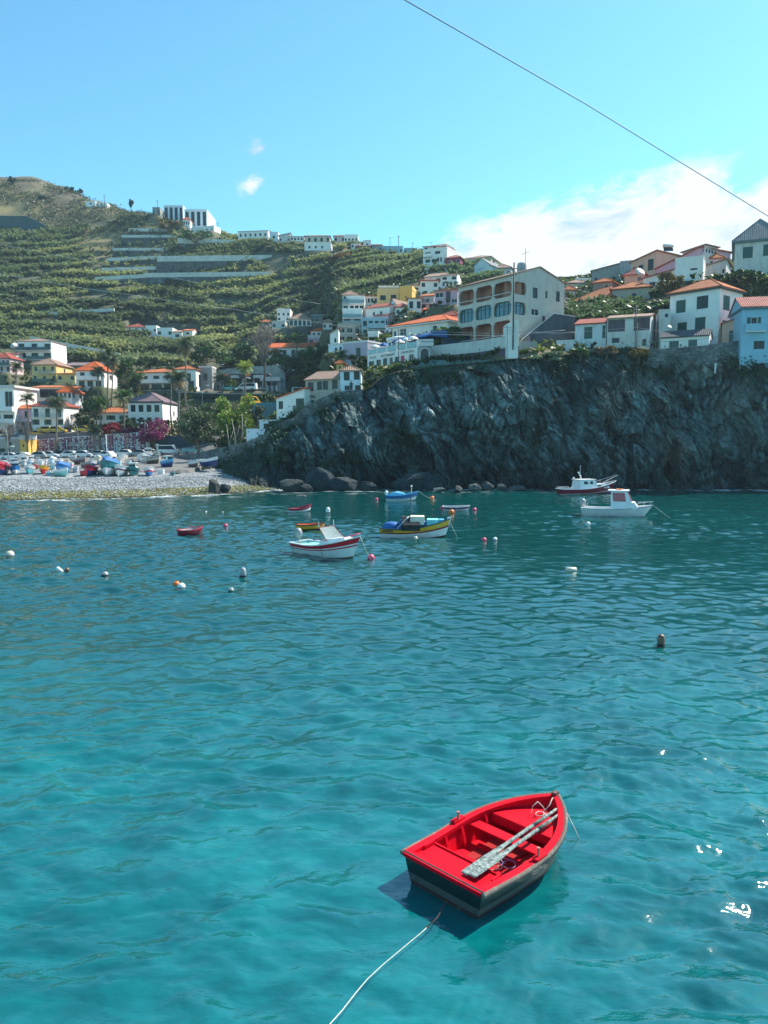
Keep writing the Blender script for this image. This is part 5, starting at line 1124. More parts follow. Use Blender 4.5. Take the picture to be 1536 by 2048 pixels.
TREES = [
 ('tree', 'big olive grey leaved tree above the parked white cars', 'tree', 392, 158, 822, 892, 108, L_OLIVE, 3600, .6),
 ('tree', 'bright lime green tree right of the olive grey one, over the ramp', 'tree', 474, 140, 786, 868, 74, L_LIME, 3400, .5),
 ('tree', 'dark green tree behind the lime tree and under the station wall', 'tree', 420, 170, 796, 850, 90, L_DARK, 1800, .6),
 ('tree', 'dark green leafy tree left of the lime tree at the ramp foot', 'tree', 440, 150, 846, 900, 60, L_DARK, 1600, .5),
 ('bougainvillea', 'purple magenta bougainvillea mound over the right end of the buoy curtain', 'bush', 306, 170.5, 836, 884, 74, L_PURP, 3200, .45),
 ('bougainvillea', 'crimson bougainvillea bush left of the grey green bush', 'bush', 224, 171, 845, 870, 50, L_CRIM, 1800, .4),
 ('bougainvillea', 'dark wine bougainvillea between the crimson and the purple ones', 'bush', 262, 171.5, 855, 872, 44, leafmat('bract_wine', (.12, .02, .07)), 1300, .4),
 ('bush', 'grey green bush against the purple roofed white house', 'bush', 258, 175, 836, 862, 36, L_OLIVE, 1200, .45),
 ('tree', 'dark clipped tree between solar panel house and orange roofed cottage', 'tree', 166, 180, 828, 866, 40, L_DARK, 1500, .5),
 ('tree', 'leafy green tree between two tall palms left of centre', 'tree', 190, 183, 788, 826, 46, L_DARK, 1500, .5),
 ('tree', 'loose green tree right of the vivid orange roofed villa', 'tree', 244, 200, 716, 760, 50, L_MID, 1300, .6),
 ('tree', 'spreading green tree left of the modern villa', 'tree', 262, 196, 750, 790, 40, L_OLIVE, 1300, .5),
 ('tree', 'dark round tree on the slope above the modern villa', 'tree', 290, 226, 712, 738, 44, L_DARK, 1200, .7),
 ('tree', 'dark spreading tree on the slope right of the tall palm with dead fronds', 'tree', 408, 226, 690, 728, 62, L_DARK, 1500, .7),
 ('tree', 'mid green tree on the slope above the petrol station', 'tree', 452, 242, 698, 730, 62, L_MID, 1500, .8),
 ('tree', 'dark green tree immediately left of the leafless grey tree', 'tree', 486, 236, 676, 724, 48, L_DARK, 1300, .8),
 ('bush', 'rounded bush in front of the school like house windows', 'bush', 551, 236, 697, 722, 28, L_BROWN, 900, .5),
 ('bush', 'low olive shrub mass right above the pale ribbed wall', 'bush', 588, 238, 712, 738, 60, L_OLIVE, 1500, .6),
 ('tree', 'tall dark conifer like tree right of the school like house', 'tree', 640, 200, 680, 744, 34, L_DARK, 1900, .5),
 ('tree', 'mid green round tree hiding the right end of the school like house', 'tree', 618, 203, 692, 738, 46, L_MID, 1900, .5),
 ('bush', 'dark purple flowering bush in front of the school like house', 'bush', 606, 238, 703, 720, 24, leafmat('bract_violet', (.05, .02, .07)), 700, .5),
 ('tree', 'dark rounded shrub tree beside the lilac grey house wall', 'tree', 718, 138, 706, 738, 44, L_DARK, 1800, .4),
 ('tree', 'sunlit rounded tree against the left flank of the arched building', 'tree', 888, 128, 655, 694, 62, L_MID, 2600, .45),
 ('bush', 'pale leaved bush hanging over the cliff edge, largest of the cliff bushes', 'bush', 1098, 112.6, 704, 748, 62, L_PALE, 2000, .38),
 ('bush', 'yellowish green bush draped over the cliff edge before the weathered house', 'bush', 1160, 112.3, 694, 716, 46, L_MID, 1300, .35),
 ('bush', 'reddish dry bush over the cliff edge below the sun porch house', 'bush', 1212, 111.4, 692, 712, 44, L_DRY, 1100, .32),
 ('bush', 'olive bush trailing over the cliff left of the rubble wall', 'bush', 1276, 110.3, 698, 720, 40, L_BROWN, 1100, .32),
 ('tree', 'rounded yellow green tree left of the tall white house roof', 'tree', 1338, 134, 546, 590, 52, L_BROWN, 2200, .4),
 ('tree', 'dark bush right of the tall white house below the corner villa', 'tree', 1490, 122, 540, 568, 80, L_DARK, 2000, .4),
 ('bush', 'rusty orange brown bush high in the banana field below the ridge houses', 'bush', 686, 306, 504, 526, 46, leafmat('leaf_rusty', (.15, .07, .02)), 900, .9),
 ('bush', 'olive bush left of the rusty one high in the banana field', 'bush', 668, 308, 508, 528, 30, L_BROWN, 700, .9),
 ('tree', 'bushy mid green tree on the bank right of the petrol fascia', 'tree', 556, 236, 706, 738, 50, L_MID, 1500, .7),
 ('tree', 'dark tree on the bank between the pale ribbed wall and the round green tree', 'tree', 596, 226, 714, 764, 60, L_DARK, 2000, .65),
 ('tree', 'wide dark tree just above the long beige cliff house', 'tree', 640, 190, 722, 762, 70, L_DARK, 2200, .55),
 ('tree', 'olive tree over the roof of the long beige cliff house at its right end', 'tree', 676, 170, 724, 752, 50, L_OLIVE, 1600, .5),
 ('bush', 'tawny bush on the bank behind the orange roofed cliff house', 'bush', 606, 196, 748, 768, 50, L_BROWN, 1200, .5),
 ('tree', 'dark green tree over the blue grey wall below the yellow van', 'tree', 530, 165, 788, 822, 50, L_DARK, 1500, .5),
 ('bush', 'green bush right of the lime tree before the blue grey wall', 'bush', 514, 142, 812, 850, 36, L_OLIVE, 1400, .42),
 ('tree', 'dark tree in the gap between sun room and brown grey house', 'tree', 660, 225, 628, 668, 34, L_DARK, 1200, .6),
 ('bush', 'low green hedge mass below the ridge hotels', 'bush', 392, 366, 460, 478, 56, L_MID, 1200, 1.0),
 ('tree', 'tree mass above the stone stack, left of the small red roofed ridge house', 'tree', 336, 386, 442, 456, 50, L_BROWN, 1000, 1.1),
 ('tree', 'dark conifer standing on the ridge left of the hotels', 'tree', 262, 410, 398, 414, 8, L_DARK, 350, 1.1),
 ('tree', 'squat dark tree alone on the hilltop at the far left', 'tree', 24, 476, 354, 366, 14, L_DARK, 450, 1.3),
 ('tree', 'small umbrella shaped tree on the hilltop skyline, rightmost of the little ones', 'tree', 160, 462, 378, 386, 10, L_DARK, 250, 1.1),
 ('tree', 'small dark tree on the hilltop skyline, middle of the little ones', 'tree', 144, 464, 374, 382, 7, L_DARK, 200, 1.0),
 ('tree', 'tiny tree on the hilltop skyline, leftmost of the little ones', 'tree', 132, 466, 372, 379, 6, L_DARK, 160, 1.0),
 ('bush', 'dark scrub patch under the hilltop shed', 'bush', 85, 452, 394, 404, 26, L_DARK, 500, 1.3),
 ('bush', 'dark scrub patch left of the hilltop shed', 'bush', 45, 450, 412, 420, 40, L_DARK, 600, 1.3),
]
for t_ in TREES: tree(*t_)
tree('tree', 'leafless grey twiggy tree beside the tiny orange roofed hut', 'tree', 526, 214, 650, 694, 60, L_DRY, 500, .35, bare=True, nc=40)
tree('tree', 'leafless pale branched tree in front of the beige shore building', 'tree', 14, 163, 842, 866, 48, L_DRY, 0, .3, bare=True, nc=26)
tree('tree', 'leafless pale branched tree before the mauve pink house', 'tree', 52, 164, 846, 868, 34, L_DRY, 0, .3, bare=True, nc=20)
tree('tree', 'bare many branched tree left of the dark clipped tree', 'tree', 138, 176, 822, 862, 26, L_DRY, 0, .3, bare=True, nc=24)
for px, lab in ((455, 'slim leaning bare trunk under the lime tree, leftmost'), (468, 'slim bare trunk under the lime tree, second from the left'), (482, 'forked pale trunk under the lime tree')):
    q = P(px, 896, 136); zg = gz(q.x, 136); t_ = thing('bare_tree', lab, 'tree', (q.x, 136, zg))
    MB().tube([(0, 0, -.5), (.3, 0, 2.5), (.1 + rng.uniform(-.6, .6), 0, 6)], [.14, .1, .05], 6).tube([(.3, 0, 2.4), (1.1, 0, 5)], [.08, .03], 5).build('trunk', mat('bark_pale', (.34, .31, .27), .9), t_, True)

def palm(label, px, Y, pycrown, pybase, rpx, style='green', lean=0.0, nfr=40):
    r = random.Random(int(px * 3 + pycrown)); s = mppx(Y)
    rpx *= 1.35; top = P(px, pycrown, Y); b = P(px + lean, pybase, Y); zg = gz(b.x, Y); b.z = min(b.z, zg) if b.z < zg + 1.5 else zg
    root = thing('palm_tree', label, 'palm tree', b, 0, 'palm trees along the shore and streets')
    tp = top - b; R_ = rpx * s
    tr = max(.16, R_ * .075)
    MB().tube([(0, 0, -.5), tuple(tp * .33 + Vector((-.03 * tp.z * (1 if lean >= 0 else -1), 0, 0))), tuple(tp * .7), tuple(tp)], [tr * 1.5, tr * 1.05, tr * .9, tr], 8).build('trunk', mat('palm_bark', (.22, .18, .15), .9, .3, 5, bump=.5), root, True)
    vs = []
    def frond(az, up, L, droop, wid):
        segs = 7; prev = tp.copy(); pt = []
        for i in range(segs + 1):
            t = i / segs; e = up - droop * t * t
            pt.append(prev.copy()); prev = prev + Vector((math.cos(az) * math.cos(e), math.sin(az) * math.cos(e), math.sin(e))) * (L / segs)
        side = Vector((-math.sin(az), math.cos(az), 0))
        for i in range(segs):
            a_, b_ = pt[i], pt[i + 1]; d_ = (b_ - a_)
            w0 = wid * math.sin(math.pi * min(1, (i + .8) / (segs + 1)))
            for sg in (-1, 1):
                for k in range(3):                      # separate leaflets on each side of the rib
                    f = (k + .2) / 3; c = a_ + d_ * f; tip = c + side * sg * w0 + d_ * .9 - Vector((0, 0, w0 * r.uniform(.25, .75)))
                    vs.extend([c, c + d_ * .24, tip + d_ * .03, tip])
    for i in range(nfr):
        frond(r.uniform(0, 6.28), r.uniform(-.2, 1.35), R_ * r.uniform(.85, 1.12), r.uniform(1.2, 2.2), R_ * .34)
    lm = {'green': L_MID, 'olive': L_OLIVE, 'lime': leafmat('palm_lime', (.22, .27, .05), .35)}[style if style in ('green', 'olive', 'lime') else 'olive']
    quads_cloud(np.array([tuple(v) for v in vs]), 'crown', lm, root)
    if style == 'skirt' or style == 'green':
        vs = []
        for i in range(nfr if style == 'skirt' else 9): frond(r.uniform(0, 6.28), r.uniform(-1.3, -.2), R_ * r.uniform(.7, 1.1), r.uniform(.3, .9), R_ * .2)
        quads_cloud(np.array([tuple(v) for v in vs]), 'dead_frond', leafmat('frond_dead', (.34, .24, .13)), root)
for a in (('fan palm with a slim leaning trunk in front of the tall white block', 53, 168.5, 797, 902, 14, 'olive', 10),
          ('full crowned palm in front of the solar panel house', 113, 169.5, 807, 880, 20, 'olive', 2),
          ('tall palm with a shaggy brown skirt, left stem of the twin palm', 214, 196, 712, 812, 17, 'skirt', 6),
          ('tall palm, right stem of the twin palm, slightly lower crown', 224, 194, 722, 808, 14, 'skirt', 2),
          ('slim palm left of the twin palms in front of the vivid roofed villa', 195, 192, 744, 806, 14, 'olive', 5),
          ('palm left of the purple roofed white house', 247, 173, 793, 895, 17, 'green', 6),
          ('palm with a mid height crown right of the dark clipped tree', 200, 169.5, 811, 895, 17, 'green', 3),
          ('low bushy palm with fronds to the ground beside the last yellow taxi', 190, 168.5, 862, 874, 15, 'olive', 1),
          ('tallest palm with a golden dead frond skirt before the banana hill', 369, 190, 690, 818, 17, 'skirt', 8),
          ('palm right of the purple roofed house with a thick grey trunk', 357, 176, 758, 845, 17, 'skirt', 4),
          ('small headed palm just left of the thick grey trunked one', 342, 182, 752, 800, 13, 'olive', 1),
          ('palm before the left end of the modern villa', 276, 196, 752, 790, 12, 'green', 1),
          ('palm at the left edge between pink and yellow houses', 32, 200, 735, 765, 14, 'olive', 0),
          ('palm left of the petrol station, thick crown', 443, 208, 760, 806, 16, 'olive', 3),
          ('slender lime yellow palm in front of the petrol fascia boards', 490, 203, 736, 806, 15, 'lime', 3),
          ('small yellowish palm before the petrol station shop', 464, 208, 766, 792, 9, 'lime', 1),
          ('palm in front of the school like house', 593, 238, 677, 716, 13, 'green', 1),
          ('dark spiky palm under the white arcade house', 683, 146, 712, 728, 14, 'green', 0),
          ('young palm with light fronds low left of the lilac grey house', 660, 150, 716, 750, 12, 'olive', 2),
          ('distant palm among the trees right of the villa lodge', 500, 238, 712, 730, 11, 'olive', 0)): palm(*a)

# banana plants on the terraces
def leafy_plants(name, pts, H0, nl, L, Wd, basec, r, label, droop=.85, cat=None):
    n = len(pts); allv = []; allc = []
    for k in range(nl):
        az = r.uniform(0, 6.28, n); up = r.uniform(.75, 1.5, n); Lk = L * r.uniform(.7, 1.2, n); h = H0 * r.uniform(.6, 1.1, n)
        base = pts + np.stack([0 * h, 0 * h, h * .55], 1)
        d = lambda e: np.stack([np.cos(az) * np.cos(e), np.sin(az) * np.cos(e), np.sin(e)], 1)
        p1 = base + d(up) * (Lk * .5)[:, None]; p2 = p1 + d(up - droop) * (Lk * .5)[:, None]
        sd = np.stack([-np.sin(az), np.cos(az), 0 * az], 1) * (Wd * .5) + np.array([0, 0, .12]) * r.normal(size=(n, 1))
        q1 = np.stack([base - sd * .35, base + sd * .35, p1 + sd, p1 - sd], 1); q2 = np.stack([p1 - sd, p1 + sd, p2 + sd * .3, p2 - sd * .3], 1)
        allv += [q1.reshape(-1, 3), q2.reshape(-1, 3)]
        t = r.uniform(.5, 1.6, (n, 1)) * basec; c = np.repeat(t, 4, 0); allc += [c, c]
    V = np.concatenate(allv); o = quads_cloud(V, name, attmat('plant_leaf', .4, 0, 3, .35, .15), None, {'Col': np.concatenate(allc)})
    return meta(o, label, cat or name.replace('_', ' '), None, 'stuff')
nb_ = 34000
ub_ = nrg.uniform(-.62, .075, nb_); yb3 = 236 + (405 - 236) * nrg.random(nb_) ** .8; xb3 = ub_ * yb3
zb3 = ground(xb3, yb3); py_ = 875 - (zb3 - CAMZ) * F / yb3; px_ = 768 + F * ub_
z2 = ground(xb3, yb3 + 1.0); steep = np.abs(z2 - zb3)
inpad = np.zeros(nb_, bool)
for (ox, oy, c, s, w_, d, zp) in PADS:
    lx = (xb3 - ox) * c + (yb3 - oy) * s; ly = -(xb3 - ox) * s + (yb3 - oy) * c
    inpad |= (lx > -2) & (lx < w_ + 2) & (ly > -5) & (ly < d + 1.5)
dryv = np.exp(-(((px_ - 195) / 50) ** 2 + ((py_ - 500) / 24) ** 2) * 1.3) > .45
topm = np.where(px_ < 330, 452, np.where(px_ < 480, 448, np.where(px_ < 620, 482, 498)))
conc = (px_ > 190) & (px_ < 350) & (py_ > 455) & (py_ < 560)
ok = ~inpad & ((steep < 2.2) | ((px_ > 335) & (px_ < 640) & (py_ > 440) & (py_ < 525))) & ~(dryv & (nrg.random(nb_) < .8)) & (py_ > topm) & ~(conc & (nrg.random(nb_) < .88)) & (px_ < 862) & ((fbm(xb3 / 7, yb3 / 7, 3) + .5 * fbm(xb3 / 30, yb3 / 30, 2) > -.26)) & (yb3 > 243)
bp = np.stack([xb3, yb3, zb3], 1)[ok]
big_ = fbm(bp[:, 0] / 22 + 5, bp[:, 1] / 22, 3)[:, None]
bc = np.array([[.175, .195, .13]]) * (1 + .8 * big_) + np.array([[.05, .02, -.01]]) * (big_ > .15)
r_ = np.random.default_rng(3)
leafy_plants('banana_plants', bp, 1.5, 7, 2.3, .75, np.clip(bc, .01, 1), r_, 'dense green banana plants in rows on the terraced hillside', cat='banana plants')
# scrub and garden plants between the houses
ns = 15000
us_ = nrg.uniform(-.56, .56, ns); ys_ = 112 + 130 * nrg.random(ns) ** 1.0; xs_ = us_ * ys_
zs_ = ground(xs_, ys_); inp = np.zeros(ns, bool)
for (ox, oy, c, s, w_, d, zp) in PADS:
    lx = (xs_ - ox) * c + (ys_ - oy) * s; ly = -(xs_ - ox) * s + (ys_ - oy) * c
    inp |= (lx > -.5) & (lx < w_ + .5) & (ly > -2.2) & (ly < d + .3)
okg = ~inp & (ys_ > Yfront(us_) + .6) & ~((us_ < -.2) & (ys_ < 176)) & ~((us_ < -.12) & (us_ > -.26) & (np.abs(ys_ - 221) < 11)) & (fbm(xs_ / 7, ys_ / 7, 3) > -.35)
gp = np.stack([xs_, ys_, zs_], 1)[okg]; gb = fbm(gp[:, 0] / 8, gp[:, 1] / 8, 3)[:, None]
gc = np.clip(np.array([[.055, .085, .035]]) * (1 + .9 * gb) + np.array([[.05, .03, .0]]) * (gb > .25), .01, 1)
leafy_plants('garden_scrub', gp, .9, 9, 1.0, .30, gc, r_, 'low mixed shrubs and weeds filling the ground between the houses', .8)
# right hand banana grove between the houses
ng = 620; ug = nrg.uniform(.235, .375, ng); yg = nrg.uniform(119, 146, ng); xg = ug * yg; zg_ = ground(xg, yg); pg = 875 - (zg_ - 7) * F / yg; inp = np.zeros(ng, bool)
for (ox, oy, c, s, w_, d, zp) in PADS:
    lx = (xg - ox) * c + (yg - oy) * s; ly = -(xg - ox) * s + (yg - oy) * c; inp |= (lx > -1) & (lx < w_ + 1) & (ly > -1.5) & (ly < d + 1)
gp2 = np.stack([xg, yg, zg_], 1)[~inp]
leafy_plants('banana_grove', gp2, 1.2, 7, 1.7, .5, np.array([[.085, .115, .075]]), r_, 'grey green banana plants in the plots behind the cliff top houses', cat='banana plants')
nk = 260; uk = np.concatenate([nrg.uniform(.06, .15, nk), nrg.uniform(.46, .52, 120)]); yk = np.concatenate([nrg.uniform(228, 262, nk), nrg.uniform(120, 126, 120)]); xk = uk * yk
leafy_plants('skyline_bananas', np.stack([xk, yk, ground(xk, yk)], 1), 1.6, 7, 2.4, .7, np.array([[.12, .16, .10]]), r_, 'spiky banana plants among the skyline houses', cat='banana plants')
# creepers on the cliff
cb_ = fbm(cp[:, 0] / 5, cp[:, 2] / 5, 3)[:, None]
rr_ = np.random.default_rng(8); cpp = np.repeat(cp, 5, 0) + rr_.normal(size=(len(cp) * 5, 3)) * np.array([.45, .25, .4]) + np.array([0, -.15, 0])
LV = leaf_quads(cpp, .36, rr_); cc2 = np.repeat(np.clip(np.array([[.028, .062, .032]]) * (1 + .7 * np.repeat(cb_, 5, 0)) * rr_.uniform(.6, 1.5, (len(cpp), 1)), .005, 1), 4, 0)
meta(quads_cloud(LV, 'cliff_creeper', attmat('creeper_leaf', .6, 0, 3, .15, .15), None, {'Col': cc2}), 'dark green creepers and shrubs clinging to the cliff', 'creeper', None, 'stuff')
# hilltop scrub
nh = 6000; uh = nrg.uniform(-.55, -.27, nh); yh = nrg.uniform(395, 500, nh); xh = uh * yh; kp = fbm(xh / 16 + 3, yh / 16, 4) > -.10
hp = np.stack([xh, yh, ground(xh, yh)], 1)[kp]; hq = np.repeat(hp, 7, 0) + r_.normal(size=(len(hp) * 7, 3)) * np.array([1.3, 1.3, .5]) + np.array([0, 0, .3])
hv = leaf_quads(hq, 1.0, r_); meta(quads_cloud(hv, 'hilltop_scrub', leafmat('leaf_scrub', (.085, .085, .045)), None), 'patchy brown green scrub over the dry hilltop', 'scrub', None, 'stuff')

# beach stones
nst = 9000; ust = nrg.uniform(-.56, -.10, nst); yst = Ywater(ust) - 1.0 + 20 * nrg.random(nst) ** 1.3
ico = np.array([(0, 0, 1), (.9, 0, .1), (0, .8, .1), (-.9, .1, 0), (0, -.85, .1), (0, 0, -.6)]); fac = np.array([(0, 1, 2), (0, 2, 3), (0, 3, 4), (0, 4, 1), (5, 2, 1), (5, 3, 2), (5, 4, 3), (5, 1, 4)])
sz = nrg.uniform(.07, .26, (nst, 1, 1)) * np.array([1, .8, .55]); an = nrg.uniform(0, 6.28, nst); ca, sa = np.cos(an), np.sin(an)
iv = ico[None] * sz * nrg.uniform(.75, 1.25, (nst, 6, 1)); iv = np.stack([iv[..., 0] * ca[:, None] - iv[..., 1] * sa[:, None], iv[..., 0] * sa[:, None] + iv[..., 1] * ca[:, None], iv[..., 2]], -1)
zst = np.array([zbeach(a * b, b) for a, b in zip(ust, yst)]); iv += np.stack([ust * yst, yst, zst + .03], 1)[:, None, :]
fs = (fac[None] + (np.arange(nst) * 6)[:, None, None]).reshape(-1, 3)
sc = nrg.uniform(.7, 1.3, (nst, 1)) * np.array([[.25, .27, .275]]); al = (zst < .5) & (nrg.random(nst) < .75); sc[al] = nrg.uniform(.5, 1.4, (al.sum(), 1)) * np.array([[.16, .155, .04]]); sc[zst < .03] *= .4
meta(npmesh('beach_stones', iv.reshape(-1, 3), fs, attmat('stone_mat', .8, .2, 4, 0, .2), False, {'Col': np.repeat(sc, 6, 0)}), 'grey rounded stones on the beach, yellow green with weed at the waterline', 'stones', None, 'stuff')
# boulders
def boulder(label, px, py, Y, w_, h_, d=None, seed=1, c=(.018, .035, .042), rot=0, sharp=1.0):
    q = P(px, py, Y); n, m_ = 30, 22; r = np.random.default_rng(seed)
    th = np.linspace(0, 2 * math.pi, n, endpoint=False); ph = np.linspace(0, math.pi, m_)
    Ph, Th = np.meshgrid(ph, th, indexing='ij'); x = np.sin(Ph) * np.cos(Th); y = np.sin(Ph) * np.sin(Th); z = np.cos(Ph)
    rad = np.ones_like(x)
    for _ in range(26):                                   # planar cuts make facets
        nn = r.normal(size=3); nn /= np.linalg.norm(nn); dd = r.uniform(.58, .86); t = x * nn[0] + y * nn[1] + z * nn[2]
        rad = np.where(t * rad > dd, dd / np.maximum(t, .01), rad)
    rad *= 1 + .10 * fbm(x * 3 + seed, z * 3 + y * 2, 4) * sharp
    V = np.stack([x * rad * w_ / 2, y * rad * (d or w_ * .7) / 2, z * rad * h_], -1).reshape(-1, 3)
    i, j = np.meshgrid(np.arange(m_ - 1), np.arange(n), indexing='ij'); a = (i * n + j).ravel(); b = (i * n + (j + 1) % n).ravel()
    cs = np.tile(np.array(c), (len(V), 1)) * (1 + .5 * fbm(V[:, 0] * 1.5, V[:, 2] * 1.5 + V[:, 1], 3))[:, None]
    o = npmesh('boulder', V, np.stack([a, b, b + n, a + n], 1), attmat('boulder_rock', .8, .8, 3, 0, .45), False, {'Col': cs})
    o.location = (q.x, Y, max(q.z, -.1)); o.rotation_euler = (0, rot, 0)
    return meta(o, label, 'boulder', 'boulders at the foot of the cliff')
for i, a in enumerate((('dark craggy rock with a pale patch at the right end of the beach', 428, 978, 97, 2.6, 2.0, 2.4, 3, (.05, .055, .05)),
          ('low dark rock right of the craggy beach rock', 450, 978, 97.5, 2.2, 1.0, 2, 5),
          ('rock with a sunlit crest in front of the sea cave', 586, 976, 100, 4.4, 2.2, 3, 8, (.04, .055, .055)),
          ('small rock right of the sunlit crest rock', 612, 979, 99.5, 2.6, 1.1, 2, 9),
          ('tall leaning slab of rock behind the sunlit crest rock', 640, 968, 102, 6.0, 3.6, 3, 12, (.018, .038, .048), .35),
          ('broad dark slab right of the leaning slab', 690, 972, 101.5, 5.4, 2.0, 3, 14), ('flat dark rock slab at the cliff foot left of the blue boat', 735, 974, 101.5, 3.6, 1.3, 2.5, 15),
          ('long slanting dark slab behind the blue boat', 828, 966, 102.5, 9.0, 2.4, 3, 16, (.018, .038, .048), -.3), ('dark block right of the long slanting slab', 868, 970, 102, 4.4, 2.2, 2.5, 18),
          ('pale wave washed stone right of the blue boat', 876, 980, 98, 2.2, .5, 1.5, 20, (.08, .115, .12)), ('pale wave washed stone, second right of the blue boat', 915, 979, 99, 1.6, .7, 1.5, 21, (.06, .08, .085)),
          ('pale rounded stone in the row below the cliff', 948, 977, 100, 2.4, .9, 1.6, 22, (.075, .10, .10)), ('grey rounded stone in the middle of the row below the cliff', 975, 975, 101, 2.6, 1.2, 1.6, 23, (.06, .08, .085)),
          ('grey stone near the right end of the row below the cliff', 1003, 976, 101, 2.2, 1.1, 1.6, 24, (.05, .07, .075)), ('last low grey stone at the right end of the row', 1036, 978, 101, 3.4, .7, 1.6, 25, (.06, .08, .085)),
          ('submerged pale reddish rock breaking the water before the leaning slab', 604, 992, 91, 1.7, .28, 1, 26, (.26, .22, .2)))):
    a = list(a); a[4] *= .88; a[5] *= .74; boulder(*a)
# ------------------------------------------------------------------ boats
PAINT = {'red': (.55, .015, .03), 'maroon': (.24, .01, .035), 'white': (.75, .76, .76), 'blue': (.02, .16, .42), 'sky': (.10, .38, .60), 'navy': (.015, .04, .16), 'teal': (.02, .18, .20),
         'black': (.012, .018, .022), 'yellow': (.75, .42, .03), 'orange': (.75, .16, .02), 'cream': (.62, .56, .44), 'grey': (.30, .32, .33), 'mint': (.30, .62, .58), 'brown': (.16, .09, .06), 'purple': (.16, .07, .13), 'green': (.02, .12, .08), 'pink': (.70, .08, .16), 'cyan': (.18, .62, .68), 'antifoul': (.07, .015, .02), 'curtain_rose': (.50, .18, .22), 'plum_pale': (.34, .15, .24)}
def paint(c): return mat('paint_' + c, PAINT[c], .38, .10, 2.5, spec=.5)
def canvas(c): return mat('canvas_' + c, PAINT[c], .85, .2, 2, bump=.3)
def hull_lines(L, B, D, bowD, tr=.75, keel=-.25, nst=17, nj=7, rake=.12, full=.62, sec=.42):
    """stations from stern (y=0) to bow (y=L); z=0 at the waterline. returns grid of right-hand half points"""
    G = []
    for i in range(nst):
        t = i / (nst - 1)
        b = B / 2 * (tr + (1 - tr) * math.sin(min(1, t / .45) * math.pi / 2)) if t < .45 else B / 2 * max(0, 1 - ((t - .45) / .55) ** (1.6 + full)) ** .85
        sh = D + (bowD - D) * max(0, (t - .25) / .75) ** 1.8 + .06 * D * (1 - min(1, t * 4))
        kz = keel * (1 - .3 * t) + max(0, (t - .9)) * 1.2 * abs(keel)
        row = []
        for j in range(nj):
            v = j / (nj - 1)
            z = kz + (sh - kz) * v ** 1.15
            wv = (v ** (sec + max(0, t - .8) * 2.0)) * (1 - .06 * (1 - v))
            y = t * L + (v - 1) * rake * L * max(0, (t - .55) / .45) ** 2 + (v * -.02 * L * (1 - t) ** 8)
            row.append((b * wv, y, z))
        G.append(row)
    return G
def hull_mesh(G, bands, thick=.05, floor=.08, inner=None, parent=None, gun=None, gunw=.07, name='hull', open_=True, z0b=None):
    """bands: list of (zfraction_upto, material index)"""
    nst, nj = len(G), len(G[0]); mb = MB(); vs = []
    for sgn in (1, -1):
        for row in G: vs += [(sgn * x, y, z) for x, y, z in row]
    off = nst * nj; fs = []; ms = []
    for i in range(nst - 1):
        for j in range(nj - 1):
            v = (j + .5) / (nj - 1); mi = next(m for lim, m in bands if v <= lim)
            fs.append((i * nj + j, (i + 1) * nj + j, (i + 1) * nj + j + 1, i * nj + j + 1)); ms.append(mi)
            fs.append((off + i * nj + j, off + i * nj + j + 1, off + (i + 1) * nj + j + 1, off + (i + 1) * nj + j)); ms.append(mi)
    for j in range(nj - 1):
        v = (j + .5) / (nj - 1); mi = next(m for lim, m in bands if v <= lim)
        fs.append((j, j + 1, off + j + 1, off + j)); ms.append(mi)
    mb.v = vs; mb.f = fs; mb.m = ms
    h = mb
    inn = None
    if open_:
        iv = []
        for i, row in enumerate(G):
            t = i / (nst - 1); x1, y1, z1 = row[-1]
            yo = thick if i == 0 else (-thick * 2 if i == nst - 1 else 0)
            jf = next((j for j in range(nj) if row[j][2] > floor), nj - 2); xf = max(row[max(jf, 1)][0] - thick * 1.3, .005)
            xg = max(x1 - thick, .004); xm = (xf * .35 + xg * .65)
            yf_ = row[max(jf, 1)][1]; ym_ = row[(jf + nj - 1) // 2][1]; xm = min(xm, max(row[(jf + nj - 1) // 2][0] - thick, .004)); zm_ = row[(jf + nj - 1) // 2][2]
            iv.append([(0, yf_ + yo, floor), (xf, yf_ + yo, floor), (xm, ym_ + yo, zm_), (xg, y1 + yo, z1)])
        im = MB(); v2 = []
        for sgn in (1, -1):
            for r in iv: v2 += [(sgn * x, y, z) for x, y, z in r]
        o2 = nst * 4; f2 = []
        for i in range(nst - 1):
            for j in range(3):
                f2.append((i * 4 + j, i * 4 + j + 1, (i + 1) * 4 + j + 1, (i + 1) * 4 + j)); f2.append((o2 + i * 4 + j, o2 + (i + 1) * 4 + j, o2 + (i + 1) * 4 + j + 1, o2 + i * 4 + j + 1))
        for j in range(3): f2.append((j, o2 + j, o2 + j + 1, j + 1))
        im.v = v2; im.f = f2; im.m = [0] * len(f2); inn = im
    gm = None
    if gun is not None:
        gm = MB(); e1 = [(r[-1][0], r[-1][1], r[-1][2]) for r in G]
        for sgn in (1, -1):
            pr = []
            for i, (x, y, z) in enumerate(e1):
                xo, xi = x + gunw * .35, max(x - gunw, 0.0)
                pr.append([(sgn * xi, y, z + .012), (sgn * xo, y, z + .012), (sgn * xo, y, z - .05), (sgn * xi, y, z - .05)])
            v = [p for q in pr for p in q]
            gm.add(v, [(i * 4 + k, (i + 1) * 4 + k, (i + 1) * 4 + (k + 1) % 4, i * 4 + (k + 1) % 4) for i in range(len(pr) - 1) for k in range(4)])
        x, y, z = e1[0]; gm.box(-x, x, y - gunw * .3, y + gunw, z - .048, z + .009)
    return h, inn, gm
def rope(name, pts, r, m_, parent, n=6): return MB().tube(pts, r, n).build(name, m_, parent, True)
ROPE = mat('rope_pale', (.55, .52, .46), .9, .2, 20); ROPED = mat('rope_dark', (.05, .045, .04), .9)
